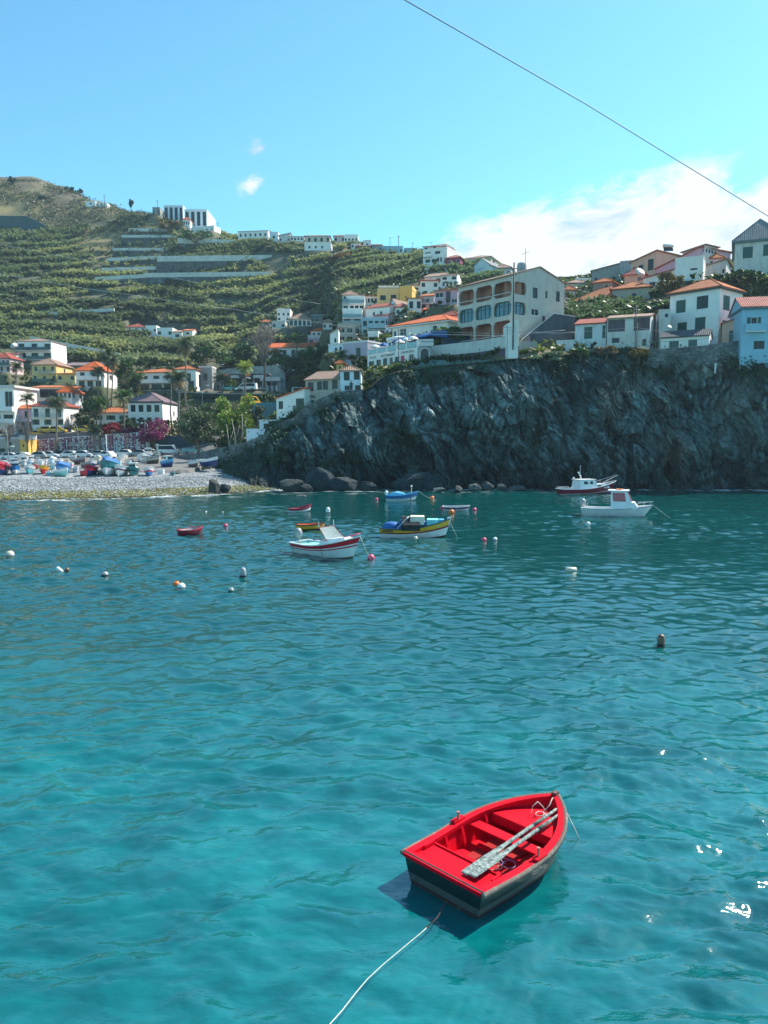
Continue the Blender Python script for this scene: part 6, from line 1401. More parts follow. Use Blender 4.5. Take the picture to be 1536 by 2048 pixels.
STEEL = mat('steel', (.55, .57, .58), .3, .1, 3, metal=.6)

# ---- the red rowing dinghy in the foreground
def dinghy():
    a = R(44.5); sc_ = Vector((.905, 11.07, 0))
    root = thing('rowing_boat', 'large dinghy nearest the camera, bright red inside, dark green outside, oars across it', 'rowing boat', (sc_.x, sc_.y, 0), a - math.pi / 2)
    L, B, D = 3.02, 1.66, .46
    nst, nj = 33, 13
    G = hull_lines(L, B, D, .66, tr=.93, keel=-.16, nst=nst, nj=nj, rake=.10, full=.50, sec=.10)
    # flat raked bottom edge and upright boxy sides
    def matw(name, c, c2, r=.5, sp=.45):
        m = bpy.data.materials.new(name); m.use_nodes = True; m.node_tree.nodes.clear(); t = NT(m.node_tree)
        g = t.new('ShaderNodeTexCoord').outputs['Object']; n = t.noise(g, 5, 8, .7); n2 = t.noise(g, 38, 4, .7)
        ch = t.ramp(t.m('ADD', t.m('MULTIPLY', n, .6), t.m('MULTIPLY', n2, .4)), [(.55, 0), (.64, 1)])
        cc_ = t.mix(t.ramp(n, [(.3, 0), (.7, 1)]), tuple(x * .85 for x in c), tuple(min(1, x * 1.12) for x in c))
        b = t.new('ShaderNodeBsdfPrincipled', {'Base Color': t.mix(t.m('MULTIPLY', ch, .8), cc_, c2), 'Roughness': r, 'Specular IOR Level': sp})
        bn = t.new('ShaderNodeBump', {'Height': n2, 'Strength': .25, 'Distance': .01}); t.l.new(bn.outputs[0], b.inputs['Normal'])
        t.new('ShaderNodeOutputMaterial', {0: b.outputs[0]}); return m
    out = matw('hull_dark', (.006, .022, .024), (.03, .05, .05), .35); grey = matw('hull_grey', (.07, .075, .075), (.03, .03, .03), .6); bot = matw('hull_brown', (.05, .022, .022), (.12, .10, .07), .7)
    red = matw('inside_red', (.62, .0, .014), (.34, .004, .010), .6, .12)
    redw = matw('floor_red_worn_shade', (.34, .012, .014), (.10, .05, .045), .7, .2)  # worn boards, with shade inside the boat painted into the red
    h, inn, gm = hull_mesh(G, [(.40, 0), (.56, 1), (1, 2)], thick=.045, floor=.085, gun=1, gunw=.105)
    h.build('hull', [bot, grey, out], root); inn.build('lining', red, root); gm.build('gunwale', red, root)
    # rubbing roll all round the rim: dark at the transom, pale worn rope along the sides
    def ring(side):
        p = [(side * (r[-1][0] + .045), r[-1][1], r[-1][2] - .018) for r in G[:-1]]; p.append((side * .03, G[-1][-1][1] + .03, G[-1][-1][2] - .01)); return p
    fend = matw('fender_rope', (.16, .13, .11), (.42, .36, .30), .9); fendd = mat('fender_dark', (.018, .02, .024), .85, .3, 30, bump=.5)
    for s_ in (1, -1):
        pp = ring(s_); fine_ = []
        for k in range(len(pp) - 1):
            for q in range(3): fine_.append(Vector(pp[k]).lerp(Vector(pp[k + 1]), q / 3))
        fine_.append(Vector(pp[-1]))
        mb = MB(); mb.tube(fine_, .034, 8)
        for k in range(0, len(fine_) - 1):                       # wound strands
            c = fine_[k]; mb.ball(tuple(c), .041, 0, 6)
        mb.build('rope_fender', fend, root, True)
    x, y, z = G[0][-1]
    mb = MB().tube([(-x - .06, -.045, z - .02), (-x * .5, -.05, z - .022), (0, -.05, z - .022), (x * .5, -.05, z - .022), (x + .06, -.045, z - .02)], .04, 8); mb.build('stern_fender', fendd, root, True)
    def beam_at(y): 
        r = min(G, key=lambda q: abs(q[-1][1] - y)); return r[-1][0], r[-1][2]
    def plank(name, y0, y1, z, th=.03, inset=.05, n=6):
        vs = []; 
        for k in range(n + 1):
            yy = y0 + (y1 - y0) * k / n; b_, zz = beam_at(yy); b_ = max(b_ - inset, .01); vs.append((b_, yy))
        m = MB(); V = [(-b_, yy, z) for b_, yy in vs] + [(b_, yy, z) for b_, yy in vs]; N = n + 1
        V += [(p[0], p[1], z - th) for p in V]
        F_ = [(k, k + 1, N + k + 1, N + k) for k in range(n)] + [(2 * N + k, 3 * N + k, 3 * N + k + 1, 2 * N + k + 1) for k in range(n)]
        F_ += [(0, N, 3 * N, 2 * N), (n, 2 * N + n, 3 * N + n, N + n)] + [(k, 2 * N + k, 2 * N + k + 1, k + 1) for k in range(n)] + [(N + k, N + k + 1, 3 * N + k + 1, 3 * N + k) for k in range(n)]
        m.add(V, F_); return m.build(name, red, root)
    zr = G[0][-1][2]
    plank('stern_seat', .04, .52, zr - .055); plank('thwart', 1.52, 1.74, zr - .10, inset=.045); plank('foredeck', 2.02, 2.80, .46, inset=.05, n=10)
    MB().box(-.66, .66, .525, .555, zr - .13, zr - .03).build('seat_riser', red, root)
    MB().box(-.62, .62, 2.0, 2.03, .30, .46).build('deck_beam', red, root)
    for k, xx in enumerate((-.36, -.12, .12, .36)):
        MB().box(xx - .095, xx + .095, .6, 1.95, 0.088, .112).build('floor_board', redw, root)
    MB().box(-.5, .5, .95, 1.03, .115, .15).build('floor_beam', red, root); MB().box(-.5, .5, 1.42, 1.5, .115, .15).build('floor_beam', red, root)
    for yy in (.85, 1.28, 1.85):
        for s_ in (1, -1):
            b_, zz = beam_at(yy); MB().add([(s_ * (b_ - .06), yy, zz - .03), (s_ * (b_ - .06), yy + .05, zz - .03), (s_ * (b_ - .10), yy + .05, zz - .03), (s_ * (b_ - .10), yy, zz - .03),
                (s_ * (b_ - .16), yy, .09), (s_ * (b_ - .16), yy + .05, .09), (s_ * (b_ - .21), yy + .05, .09), (s_ * (b_ - .21), yy, .09)],
                [(0, 1, 2, 3), (4, 7, 6, 5), (0, 4, 5, 1), (1, 5, 6, 2), (2, 6, 7, 3), (3, 7, 4, 0)]).build('rib', red, root)
    for s_ in (1, -1):
        b_, zz = beam_at(1.30); q = MB().box(s_ * b_ - .05, s_ * b_ + .05, 1.18, 1.46, zz + .014, zz + .05).build('rowlock_pad', red, root)
        MB().lathe([(.02, zz + .04), (.022, zz + .16), (.03, zz + .165), (.03, zz + .185)], 8, (s_ * (b_ - .02), 1.30, 0)).build('rowlock_pin', mat('pin_rusty', (.35, .16, .12), .6), root)
        b_, zz = beam_at(.45); MB().box(s_ * (b_ - .13) - .02, s_ * (b_ - .13) + .02, .30, .52, zz - .02, zz + .03).build('cleat', red, root)
    bx = G[-1][-1]
    MB().box(-.045, .045, bx[1] - .06, bx[1] + .05, bx[2] - .35, bx[2] + .05).build('stem_post', matw('stem_wood', (.10, .03, .03), (.35, .30, .26), .7), root)
    # oars: blades on the stern seat, shafts crossing onto the foredeck
    wood = bpy.data.materials.new('oar_wood'); wood.use_nodes = True; wood.node_tree.nodes.clear(); t = NT(wood.node_tree)
    g = t.new('ShaderNodeTexCoord').outputs['Object']; mp = t.new('ShaderNodeMapping', {0: g, 3: (16, 16, 16)}); n = t.noise(mp.outputs[0], 1, 6, .75)
    n2 = t.noise(g, 60, 3, .7)
    colr = t.ramp(t.m('ADD', t.m('MULTIPLY', n, .7), t.m('MULTIPLY', n2, .3)), [(.42, (.04, .06, .055)), (.51, (.17, .23, .22)), (.64, (.52, .52, .46))])
    b = t.new('ShaderNodeBsdfPrincipled', {'Base Color': colr, 'Roughness': .8}); t.new('ShaderNodeOutputMaterial', {0: b.outputs[0]})
    for k, (pa, pb, lab) in enumerate((((.30, .10, zr + .03), (.25, 2.66, .60), 'weathered grey oar, left one of the pair in the red dinghy'), ((.44, .12, zr + .04), (.35, 2.62, .57), 'weathered grey oar lying right of its twin in the red dinghy'))):
        pa, pb = Vector(pa), Vector(pb); d = (pb - pa); Ln = d.length
        M = Matrix.Translation(pa) @ d.to_track_quat('Y', 'Z').to_matrix().to_4x4()
        o = thing('oar', lab, 'oar', (0, 0, 0)); o.matrix_world = root.matrix_basis @ M
        m = MB(); st = [(0, .062, .010), (.05, .070, .012), (.55, .074, .014), (.85, .056, .02), (1.1, .034, .03), (1.3, .032, .032), (2.0, .033, .033), (Ln - .25, .031, .031), (Ln - .22, .024, .024), (Ln, .024, .024)]
        N = 10; vs = []
        for y_, rx, rz_ in st:
            for j in range(N): q = 2 * math.pi * j / N; vs.append((rx * math.cos(q), y_, rz_ * math.sin(q)))
        fs = [(i * N + j, i * N + (j + 1) % N, (i + 1) * N + (j + 1) % N, (i + 1) * N + j) for i in range(len(st) - 1) for j in range(N)] + [tuple(reversed(range(N))), tuple((len(st) - 1) * N + j for j in range(N))]
        m.add(vs, fs); m.build('blade_and_shaft', wood, o, True)
        MB().tube([(0, Ln * .72, 0), (0, Ln * .84, 0)], .034, 9).build('leather_collar', mat('collar_dark', (.06, .07, .06), .8, .4, 20), o, True)
    # ropes
    r = random.Random(4)
    def coil(name, c, rad, turns, rr, m_):
        p = []
        for i in range(int(turns * 14)):
            q = i / 14 * 2 * math.pi; k = rad * (1 + .25 * math.sin(i * .7)); p.append((c[0] + k * math.cos(q), c[1] + k * .8 * math.sin(q), c[2] + .004 * i * .4 + .02 * abs(math.sin(i * .33))))
        rope(name, p, rr, m_, root, 5)
    coil('bow_rope', (.03, 2.50, .475), .09, 1.4, .008, ROPE)
    rope('bow_rope', [(-.10, 2.42, .47), (-.08, 2.44, .62), (-.02, 2.50, .70), (.03, 2.58, .60), (.05, 2.66, .48)], .009, ROPE, root)
    rope('bow_rope', [(.02, 2.6, .48), (.08, 2.72, .60), (.04, 2.86, .66), (0, bx[1] + .02, bx[2] - .06), (.12, 3.1, .45), (.36, 3.1, .12), (.48, 3.08, -.05)], .009, ROPE, root)
    coil('loose_line', (.25, 1.32, .125), .13, 1.8, .007, mat('rope_lilac', (.30, .22, .40), .9)); coil('loose_line', (.05, 1.1, .12), .16, 1.2, .007, ROPE)
    # small block and bailer left on the boards
    MB().box(.30, .42, .72, .86, .115, .175).build('bailer', red, root)
    return root
DG = dinghy()
def mooring():
    a = onz(884, 1818, .14); pts = [onz(892, 1803, .24), a]
    for px, py, z in ((874, 1836, .13), (855, 1854, .12), (842, 1866, .12), (820, 1884, .11), (795, 1905, .11), (765, 1930, .11), (735, 1958, .12), (712, 1985, .18), (685, 2020, .35), (660, 2048, .55), (620, 2100, .9), (560, 2180, 1.5), (500, 2260, 2.1)): pts.append(onz(px, py, z))
    o = thing('mooring_rope', 'pale mooring line running from the dinghy stern to the lower edge of the picture', 'rope', pts[0])
    L_ = [p - pts[0] for p in pts]
    MB().tube(L_[:4], .007, 6).tube(L_[3:], .006, 6).build('line', ROPE, o, True)
    MB().tube(L_[:4], .010, 6).ball(tuple(L_[1]), .024).ball(tuple(L_[3]), .02).build('wet_end', ROPED, o, True)
mooring()

def place_boat(name, label, cat, ps, pb, wide=None, group=None):
    """ps, pb: waterline pixels of stern and bow"""
    a, b = onz(*ps), onz(*pb); d = b - a
    return thing(name, label, cat, (a.x, a.y, 0), math.atan2(d.y, d.x) - math.pi / 2, group), d.length
def std(root, L, B, D, bowD, bands, mats_, inside='white', gunm='white', gunw=.08, **k):
    fl = k.pop('floor', .08); G = hull_lines(L, B, D, bowD, **k); h, i_, g = hull_mesh(G, bands, .05, fl, gun=1, gunw=gunw)
    h.build('hull', [paint(m) for m in mats_], root, True); i_.build('interior', paint(inside), root); g.build('gunwale', paint(gunm), root); return G
def beamat(G, y):
    r = min(G, key=lambda q: abs(q[-1][1] - y)); return r[-1][0], r[-1][2]
def outboard(root, y, z, cowl='grey', s=1.0):
    o = MB().ball((0, y - .15 * s, z + .45 * s), .26 * s, 0, 12, 1.15, .85).build('outboard_motor', paint(cowl), root, True)
    MB().box(-.09 * s, .09 * s, y - .24 * s, y - .06 * s, z - .5 * s, z + .25 * s).build('motor_leg', paint('grey'), o)
def loft_box(x0, x1, y0, y1, z0, z1, ins=.0, fore=.0, aft=.0):
    return MB().add([(x0, y0, z0), (x1, y0, z0), (x1, y1, z0), (x0, y1, z0), (x0 + ins, y0 + aft, z1), (x1 - ins, y0 + aft, z1), (x1 - ins, y1 - fore, z1), (x0 + ins, y1 - fore, z1)],
                    [(0, 3, 2, 1), (4, 5, 6, 7), (0, 1, 5, 4), (1, 2, 6, 5), (2, 3, 7, 6), (3, 0, 4, 7)])
SCREEN = bpy.data.materials.new('screen_glass'); SCREEN.use_nodes = True; SCREEN.node_tree.nodes.clear(); _t = NT(SCREEN.node_tree)
_t.new('ShaderNodeOutputMaterial', {0: _t.new('ShaderNodeMixShader', {0: .35, 1: _t.new('ShaderNodeBsdfTransparent', {0: (.75, .88, .88, 1)}).outputs[0], 2: _t.new('ShaderNodeBsdfPrincipled', {'Base Color': (.30, .38, .38, 1), 'Roughness': .1}).outputs[0]}).outputs[0]})
# white boat with red sheer stripe, windscreen and outboard
def boat_windscreen():
    root, L0 = place_boat('motor_boat', 'white motor boat with a red sheer stripe and slanted windscreen, nearest moored boat', 'motor boat', (600, 1104), (706, 1118))
    L = L0 + .55; G = std(root, L, 1.95, .66, 1.38, [(.26, 0), (.66, 1), (.71, 2), (.79, 1), (1, 2)], ['brown', 'white', 'red'], 'mint', 'white', tr=.86, keel=-.3, rake=.14, nj=19)
    b, z = beamat(G, L * .5)
    MB().add([(-b + .08, L * .50, z), (b - .08, L * .50, z), (.45, L * .86, z + .32), (-.45, L * .86, z + .32), (-b * .8, L * .52, z + .30), (b * .8, L * .52, z + .30), (.3, L * .80, z + .48), (-.3, L * .80, z + .48)],
             [(0, 3, 2, 1), (4, 5, 6, 7), (0, 1, 5, 4), (1, 2, 6, 5), (2, 3, 7, 6), (3, 0, 4, 7)]).build('cuddy', paint('white'), root)
    fr = MB(); y0, y1, zz0, zz1 = L * .60, L * .46, z + .30, z + .98
    P4 = [(-b * .78, y0, zz0), (b * .78, y0, zz0), (b * .66, y1, zz1), (-b * .66, y1, zz1)]
    fr.tube(P4 + [P4[0]], .03, 6); fr.tube([(-b * .78, y0, zz0), (-b * .85, L * .40, zz0 - .05), (-b * .66, y1, zz1)], .025, 5); fr.tube([(b * .78, y0, zz0), (b * .85, L * .40, zz0 - .05), (b * .66, y1, zz1)], .025, 5)
    f = fr.build('windscreen_frame', paint('maroon'), root); MB().quad(*P4).build('windscreen', SCREEN, f)
    for xx in (-b * .66, b * .66): MB().tube([(xx, y1, zz1 - .02), (xx, y1 - .03, zz1 + .35)], .02, 5).build('antenna', paint('white'), root)
    MB().box(-b + .15, b - .15, L * .10, L * .28, .50, .58).build('thwart', paint('mint'), root)
    outboard(root, .05, .60, 'grey', 1.2)
    MB().tube([(-.35, L * .80, 1.25), (-.2, L * .97, 1.5), (.2, L * .97, 1.5), (.35, L * .80, 1.25)], .025, 5).build('bow_rail', paint('pink'), root)
    rope('fender_line', [(b + .03, L * .55, z), (b * .9, L * .56, .05)], .012, ROPED, root)
    a = onz(742, 1122); m = root.matrix_basis.inverted(); q = m @ Vector((a.x, a.y, .05)); s = Vector(G[-1][-1])
    t_ = thing('mooring_line', 'slack line from the nearest moored boat to the bright red buoy', 'rope', root.matrix_basis @ s)
    e = Vector((a.x, a.y, .05)) - (root.matrix_basis @ s); MB().tube([(0, 0, 0), tuple(e * .5 + Vector((0, 0, -.06))), tuple(e)], .014, 5).build('line', ROPE, t_, True)
    for k, x_ in enumerate((-.12, -.02, .08, .18)): MB().box(-b * .0 - .04, .04, 0, .01, 0, .01)
boat_windscreen()
def boat_yellow():
    root, L0 = place_boat('fishing_boat', 'long wooden fishing boat with a yellow sheer band, white side and blue tarpaulins', 'fishing boat', (762, 1073), (886, 1074))
    L = L0 + .55; G = std(root, L, 1.85, .62, 1.34, [(.30, 0), (.66, 1), (.72, 2), (1, 3)], ['antifoul', 'white', 'maroon', 'yellow'], 'sky', 'black', tr=.72, keel=-.3, rake=.10, nj=12, gunw=.06)
    b, z = beamat(G, L * .4); dk = canvas('black'); bl = canvas('blue'); sk = canvas('cyan')
    MB().lathe([(.50, 0), (.46, .22), (.3, .38), (.02, .44)], 14, (0, L * .15, z), sx=1, sy=1.3).build('engine_cover', bl, root, True)
    MB().box(-.5, .5, L * .27, L * .38, z - .1, z + .52).build('fish_box', bl, root)
    t_ = MB().prism([(-b * .95, z - .05), (b * 1.03, z - .12), (b * 1.03, z + .28), (.3, z + .80), (-.3, z + .80), (-b * .95, z + .2)], L * .30, L * .56).build('tarpaulin', dk, root)
    MB().prism([(-b * .8, z + .35), (b * .85, z + .3), (.5, z + .84), (-.45, z + .84)], L * .42, L * .62).build('canvas_roof', canvas('cream'), root)
    MB().tube([(b * 1.04, L * .24, z + .05), (b * .7, L * .38, z + .75), (b * .4, L * .40, z + .82)], .025, 5).build('frame_pole', paint('white'), root)
    MB().box(-.55, .55, L * .66, L * .82, z + .1, z + .62).build('fish_box', sk, root); MB().box(-.4, .4, L * .59, L * .66, z + .05, z + .46).build('fish_box', bl, root)
    MB().box(-.35, .35, L * .83, L * .9, z + .3, z + .62).build('fish_box', canvas('sky'), root)
    MB().tube([(0, L * .42, z + .8), (0, L * .42, z + 2.4)], .022, 6).tube([(-.3, L * .42, z + 1.75), (.3, L * .42, z + 1.8)], .02, 5).ball((.05, L * .42, z + 2.1), .06).build('mast', paint('black'), root)
    s = Vector(G[-1][-1]); MB().add([(-.05, s.y - .12, s.z - .5), (.05, s.y - .12, s.z - .5), (.06, s.y + .05, s.z + .10), (-.06, s.y + .05, s.z + .10), (-.05, s.y - .3, s.z - .5), (.05, s.y - .3, s.z - .5), (.06, s.y - .25, s.z + .05), (-.06, s.y - .25, s.z + .05)],
        [(0, 1, 2, 3), (4, 7, 6, 5), (3, 2, 6, 7), (0, 4, 5, 1), (1, 5, 6, 2), (0, 3, 7, 4)]).build('stem_post', paint('white'), root)
    # painted registration marks near the stern
    b2, z2 = beamat(G, L * .1)
    pl = MB()
    for k in range(9):
        yy = L * .03 + k * .085; bb = beamat(G, yy)[0] + .012; pl.box(bb - .02, bb + .015, yy, yy + .045, z2 - .22, z2 - .08)
    pl.build('registration_mark', paint('black'), root)
    rope('mooring_line', [tuple(s + Vector((0, -.05, -.3))), (s.x, s.y + .25, .4), (s.x, s.y + .5, -.05)], .015, ROPE, root)
boat_yellow()
def boat_cabin_white():
    root, L0 = place_boat('cabin_boat', 'white cabin boat with pinkish red window screens and a grey covered outboard', 'cabin boat', (1166, 1030), (1292, 1034))
    L = L0 + .55; G = std(root, L, 2.2, .70, 1.08, [(.22, 0), (.93, 1), (1, 2)], ['navy', 'white', 'black'], 'white', 'white', tr=.85, keel=-.3, rake=.16, nj=14)
    b, z = beamat(G, L * .5)
    c = loft_box(-b * .82, b * .82, L * .40, L * .80, z, z + .55, .08, .35, .05); c.build('cabin_base', paint('white'), root)
    c = loft_box(-b * .74, b * .74, L * .40, L * .70, z + .55, z + 1.52, .10, .42, .05); c.build('cabin', paint('white'), root)
    gl = mat('red_screen', (.40, .03, .05), .15, .3, 6, spec=.7)
    for s_ in (1, -1):
        MB().add([(s_ * (b * .74 + .004), L * .44, z + .62), (s_ * (b * .74 + .004), L * .62, z + .62), (s_ * (b * .74 - .085), L * .60, z + 1.40), (s_ * (b * .74 - .085), L * .425, z + 1.40)], [(0, 1, 2, 3)]).build('window', gl, root)
        MB().tube([(s_ * (b * .70), L * .64, z + .56), (s_ * (b * .62), L * .60, z + 1.5)], .035, 5).build('window_post', paint('white'), root)
    MB().add([(-b * .66, L * .70 + .012, z + .60), (b * .66, L * .70 + .012, z + .60), (b * .58, L * .70 - .37, z + 1.46), (-b * .58, L * .70 - .37, z + 1.46)], [(0, 1, 2, 3)]).build('windscreen', mat('pink_screen', (.50, .22, .28), .12, .2, 6, spec=.8), root)
    MB().box(-b * .78, b * .78, L * .36, L * .66, z + 1.525, z + 1.60).build('roof', paint('white'), root)
    t_ = thing('life_ring', 'pink and white life ring lying on the roof of the white cabin boat', 'life ring', root.matrix_basis @ Vector((0, L * .52, z + 1.61)))
    MB().tube([(.26 * math.cos(q), .26 * math.sin(q), .05) for q in [2 * math.pi * i / 16 for i in range(17)]], .05, 7).build('ring', paint('orange'), t_, True)
    rl = MB(); 
    for s_ in (1, -1):
        rl.tube([(s_ * b * .55, L * .78, z + .1), (s_ * b * .55, L * .79, z + .50), (s_ * .15, L * .97, z + .62), (0, L * 1.0, z + .62)], .025, 5); rl.tube([(s_ * .15, L * .97, z + .62), (s_ * .12, L * .95, z + .2)], .02, 5); rl.tube([(s_ * .35, L * .88, z + .56), (s_ * .34, L * .87, z + .15)], .02, 5)
    rl.build('bow_rail', STEEL, root)
    outboard(root, .15, .5, 'grey', 1.35)
    MB().tube([(-.35, .2, .5), (-.35, .4, 1.1), (.35, .4, 1.1), (.35, .2, .5)], .02, 5).build('stern_frame', STEEL, root)
    s = Vector(G[-1][-1]); rope('mooring_line', [tuple(s), (s.x, s.y + .9, .35), (s.x + .05, s.y + 1.5, -.05)], .016, ROPE, root)
boat_cabin_white()
def boat_maroon():
    root, L0 = place_boat('cabin_boat', 'maroon hulled cabin cruiser with a white wheelhouse and antenna mast, close under the cliff', 'cabin boat', (1121, 989), (1226, 986))
    L = L0 + .45; G = std(root, L, 2.4, .68, 1.6, [(.24, 0), (.42, 1), (.46, 2), (.93, 1), (1, 2)], ['navy', 'maroon', 'white'], 'grey', 'white', tr=.80, keel=-.35, rake=.12, nj=20)
    b, z = beamat(G, L * .4)
    w_ = loft_box(-b * .8, b * .8, L * .26, L * .60, z - .1, z + 1.05, .12, .45, .15); w_.build('wheelhouse', paint('white'), root)
    loft_box(-b * .7, b * .7, L * .50, L * .82, z, z + .52, .1, .5, .0).build('cuddy', paint('white'), root)
    for s_ in (1, -1):
        for y0, y1 in ((.34, .42), (.45, .51)):
            MB().add([(s_ * (b * .8 - .055), L * y0, z + .42), (s_ * (b * .8 - .055), L * y1, z + .42), (s_ * (b * .8 - .10), L * y1 - .12, z + .88), (s_ * (b * .8 - .10), L * y0, z + .88)], [(0, 1, 2, 3)]).build('window', GLASS, root)
        MB().add([(s_ * (b * .70 - .02), L * .55, z + .16), (s_ * (b * .70 - .02), L * .66, z + .16), (s_ * (b * .70 - .065), L * .65, z + .38), (s_ * (b * .70 - .065), L * .55, z + .38)], [(0, 1, 2, 3)]).build('window', GLASS, root)
    MB().box(-b * .72, b * .72, L * .25, L * .57, z + 1.06, z + 1.12).build('roof', paint('white'), root)
    m = MB().tube([(0, L * .34, z + 1.1), (0, L * .34, z + 2.9)], .025, 6).tube([(0, L * .37, z + 1.1), (0, L * .32, z + 1.9)], .05, 6).ball((0, L * .31, z + 1.95), .12).tube([(-.3, L * .34, z + 1.6), (.3, L * .34, z + 1.6)], .03, 5); m.build('mast', paint('white'), root)
    MB().ball((-.2, L * .24, z + 1.25), .14).build('lamp', paint('white'), root, True)
    rl = MB()
    for s_ in (1, -1):
        rl.tube([(s_ * b * .72, L * .66, z + .35), (s_ * b * .72, L * .68, z + .72), (s_ * .18, L * 1.0, 2.25), (0, L * 1.02, 2.25)], .03, 5)
        for q in (.78, .9): rl.tube([(s_ * b * (1.55 - q), L * q, z + .45), (s_ * b * (1.55 - q), L * q, z + .98)], .02, 4)
    rl.build('bow_rail', STEEL, root)
    MB().tube([(s_, y_, .86) for s_, y_ in ((-b * .8, L * .22), (-b * .8, .05), (b * .8, .05), (b * .8, L * .22))], .03, 5).build('stern_rail', paint('white'), root)
    bb, zz = beamat(G, L * .72); pl = MB()
    for k in range(4): pl.box(bb - .03, bb + .02, L * .70 + k * .16, L * .70 + k * .16 + .09, zz - .42, zz - .26)
    pl.build('registration_mark', paint('white'), root)
boat_maroon()
def boat_blue():
    root, L0 = place_boat('fishing_boat', 'small sky blue and white boat moored farthest out before the rock slab', 'fishing boat', (773, 1001), (828, 1001))
    L = L0 + .5; G = std(root, L, 1.8, .62, 1.05, [(.25, 0), (.60, 1), (1, 2)], ['navy', 'white', 'blue'], 'sky', 'sky', tr=.8, keel=-.3, rake=.14, nj=11)
    b, z = beamat(G, L * .4)
    MB().lathe([(.5, 0), (.45, .2), (.02, .42)], 12, (0, L * .34, z), sx=1, sy=1.8).build('tarpaulin', canvas('sky'), root, True)
    outboard(root, .12, .45, 'white', .9)
    MB().tube([(0, L * .78, z + .2), (0, L * .78, z + 1.0)], .03, 6).ball((-.05, L * .78, z + .95), .12).build('mast', paint('white'), root)
    s = Vector(G[-1][-1]); rope('mooring_line', [tuple(s), (s.x, s.y + .8, .45), (s.x, s.y + 2.0, -.03)], .02, ROPE, root)
boat_blue()
def rowboat(label, ps, pb, B, D, bowD, bands, mats_, inside, gun, extra=.2, seats=2, seatc=None, group='rowing boats at moorings'):
    root, L0 = place_boat('rowing_boat', label, 'rowing boat', ps, pb, group=group)
    L = L0 + extra; G = std(root, L, B, D, bowD, bands, mats_, inside, gun, tr=.7, keel=-.12, rake=.08, nj=10, gunw=.06)
    for k in range(seats):
        yy = L * (.18 + .3 * k); b, z = beamat(G, yy); MB().box(-b + .06, b - .06, yy, yy + .22, z - .13, z - .10).build('thwart', paint(seatc or inside), root)
    return root, G, L
rowboat('little crimson rowing boat alone on the left side of the bay', (359, 1071), (401, 1067), 1.15, .38, .55, [(1, 0)], ['maroon'], 'grey', 'red')
rowboat('white and maroon striped rowing boat, farthest left of the moored row', (579, 1025), (619, 1023), 1.3, .35, .75, [(.3, 0), (.65, 1), (1, 2)], ['navy', 'white', 'maroon'], 'maroon', 'maroon')
rowboat('black rowing boat with a yellow upper strake and orange inside', (593, 1061), (645, 1059), 1.35, .45, .55, [(.45, 0), (.9, 1), (1, 0)], ['black', 'yellow'], 'orange', 'black', seats=3, seatc='red')
rowboat('oval white rowing boat with a maroon stripe beside orange buoys', (887, 1021), (936, 1021), 1.5, .40, .50, [(.55, 0), (.85, 1), (1, 0)], ['white', 'purple'], 'grey', 'white')

# buoys
def buoy(label, px, py, rpx, c, kind='ball', c2=None, group='mooring buoys on the water'):
    q = onz(px, py + rpx * .4); s = mppx(q.y) * 1.02; r = rpx * s
    root = thing('buoy', label, 'buoy', (q.x, q.y, 0), rng.uniform(0, 3), group); m_ = paint(c)
    if kind == 'ball':
        MB().ball((0, 0, r * .45), r, 0, 16).build('float', m_, root, True)
        MB().lathe([(r * .22, r * 1.36), (r * .2, r * 1.6), (r * .08, r * 1.62)], 8).build('eye', ROPED if c != 'white' else paint('grey'), root, True)
        if c2: MB().lathe([(r * 1.0, r * .10), (r * 1.02, r * .45), (r * 1.0, r * .6), (r * .8, r * .1)], 14).build('band', paint(c2), root, True)
    elif kind == 'post':
        MB().lathe([(r * .8, -.3), (r * .85, r * 1.6), (r * .7, r * 2.4), (r * .3, r * 2.7)], 12).build('float', m_, root, True)
        MB().lathe([(r * .88, r * .2), (r * .9, r * .7), (r * .86, r * .72)], 12).build('band', paint('black'), root, True)
    elif kind == 'lying':
        MB().lathe([(r * .25, -r * 1.35), (r * .62, -r * 1.2), (r * .66, 0), (r * .62, r * 1.2), (r * .25, r * 1.35)], 12, (0, 0, r * .30), axis='x').build('float', m_, root, True); root.rotation_euler[2] = 0.15
        MB().ball((r * 1.45, 0, r * .3), r * .16).build('eye', ROPED, root, True)
    elif kind == 'tilt':
        o = MB().lathe([(r * .2, -r * .6), (r * .5, -r * .5), (r * .55, r * 1.5), (r * .2, r * 1.8)], 12).build('float', m_, root, True); o.rotation_euler = (0, R(-50), 0); root.rotation_euler[2] = 0
        MB().ball((r * .5, 0, 0), r * .2).build('eye', ROPED, root, True)
    return root
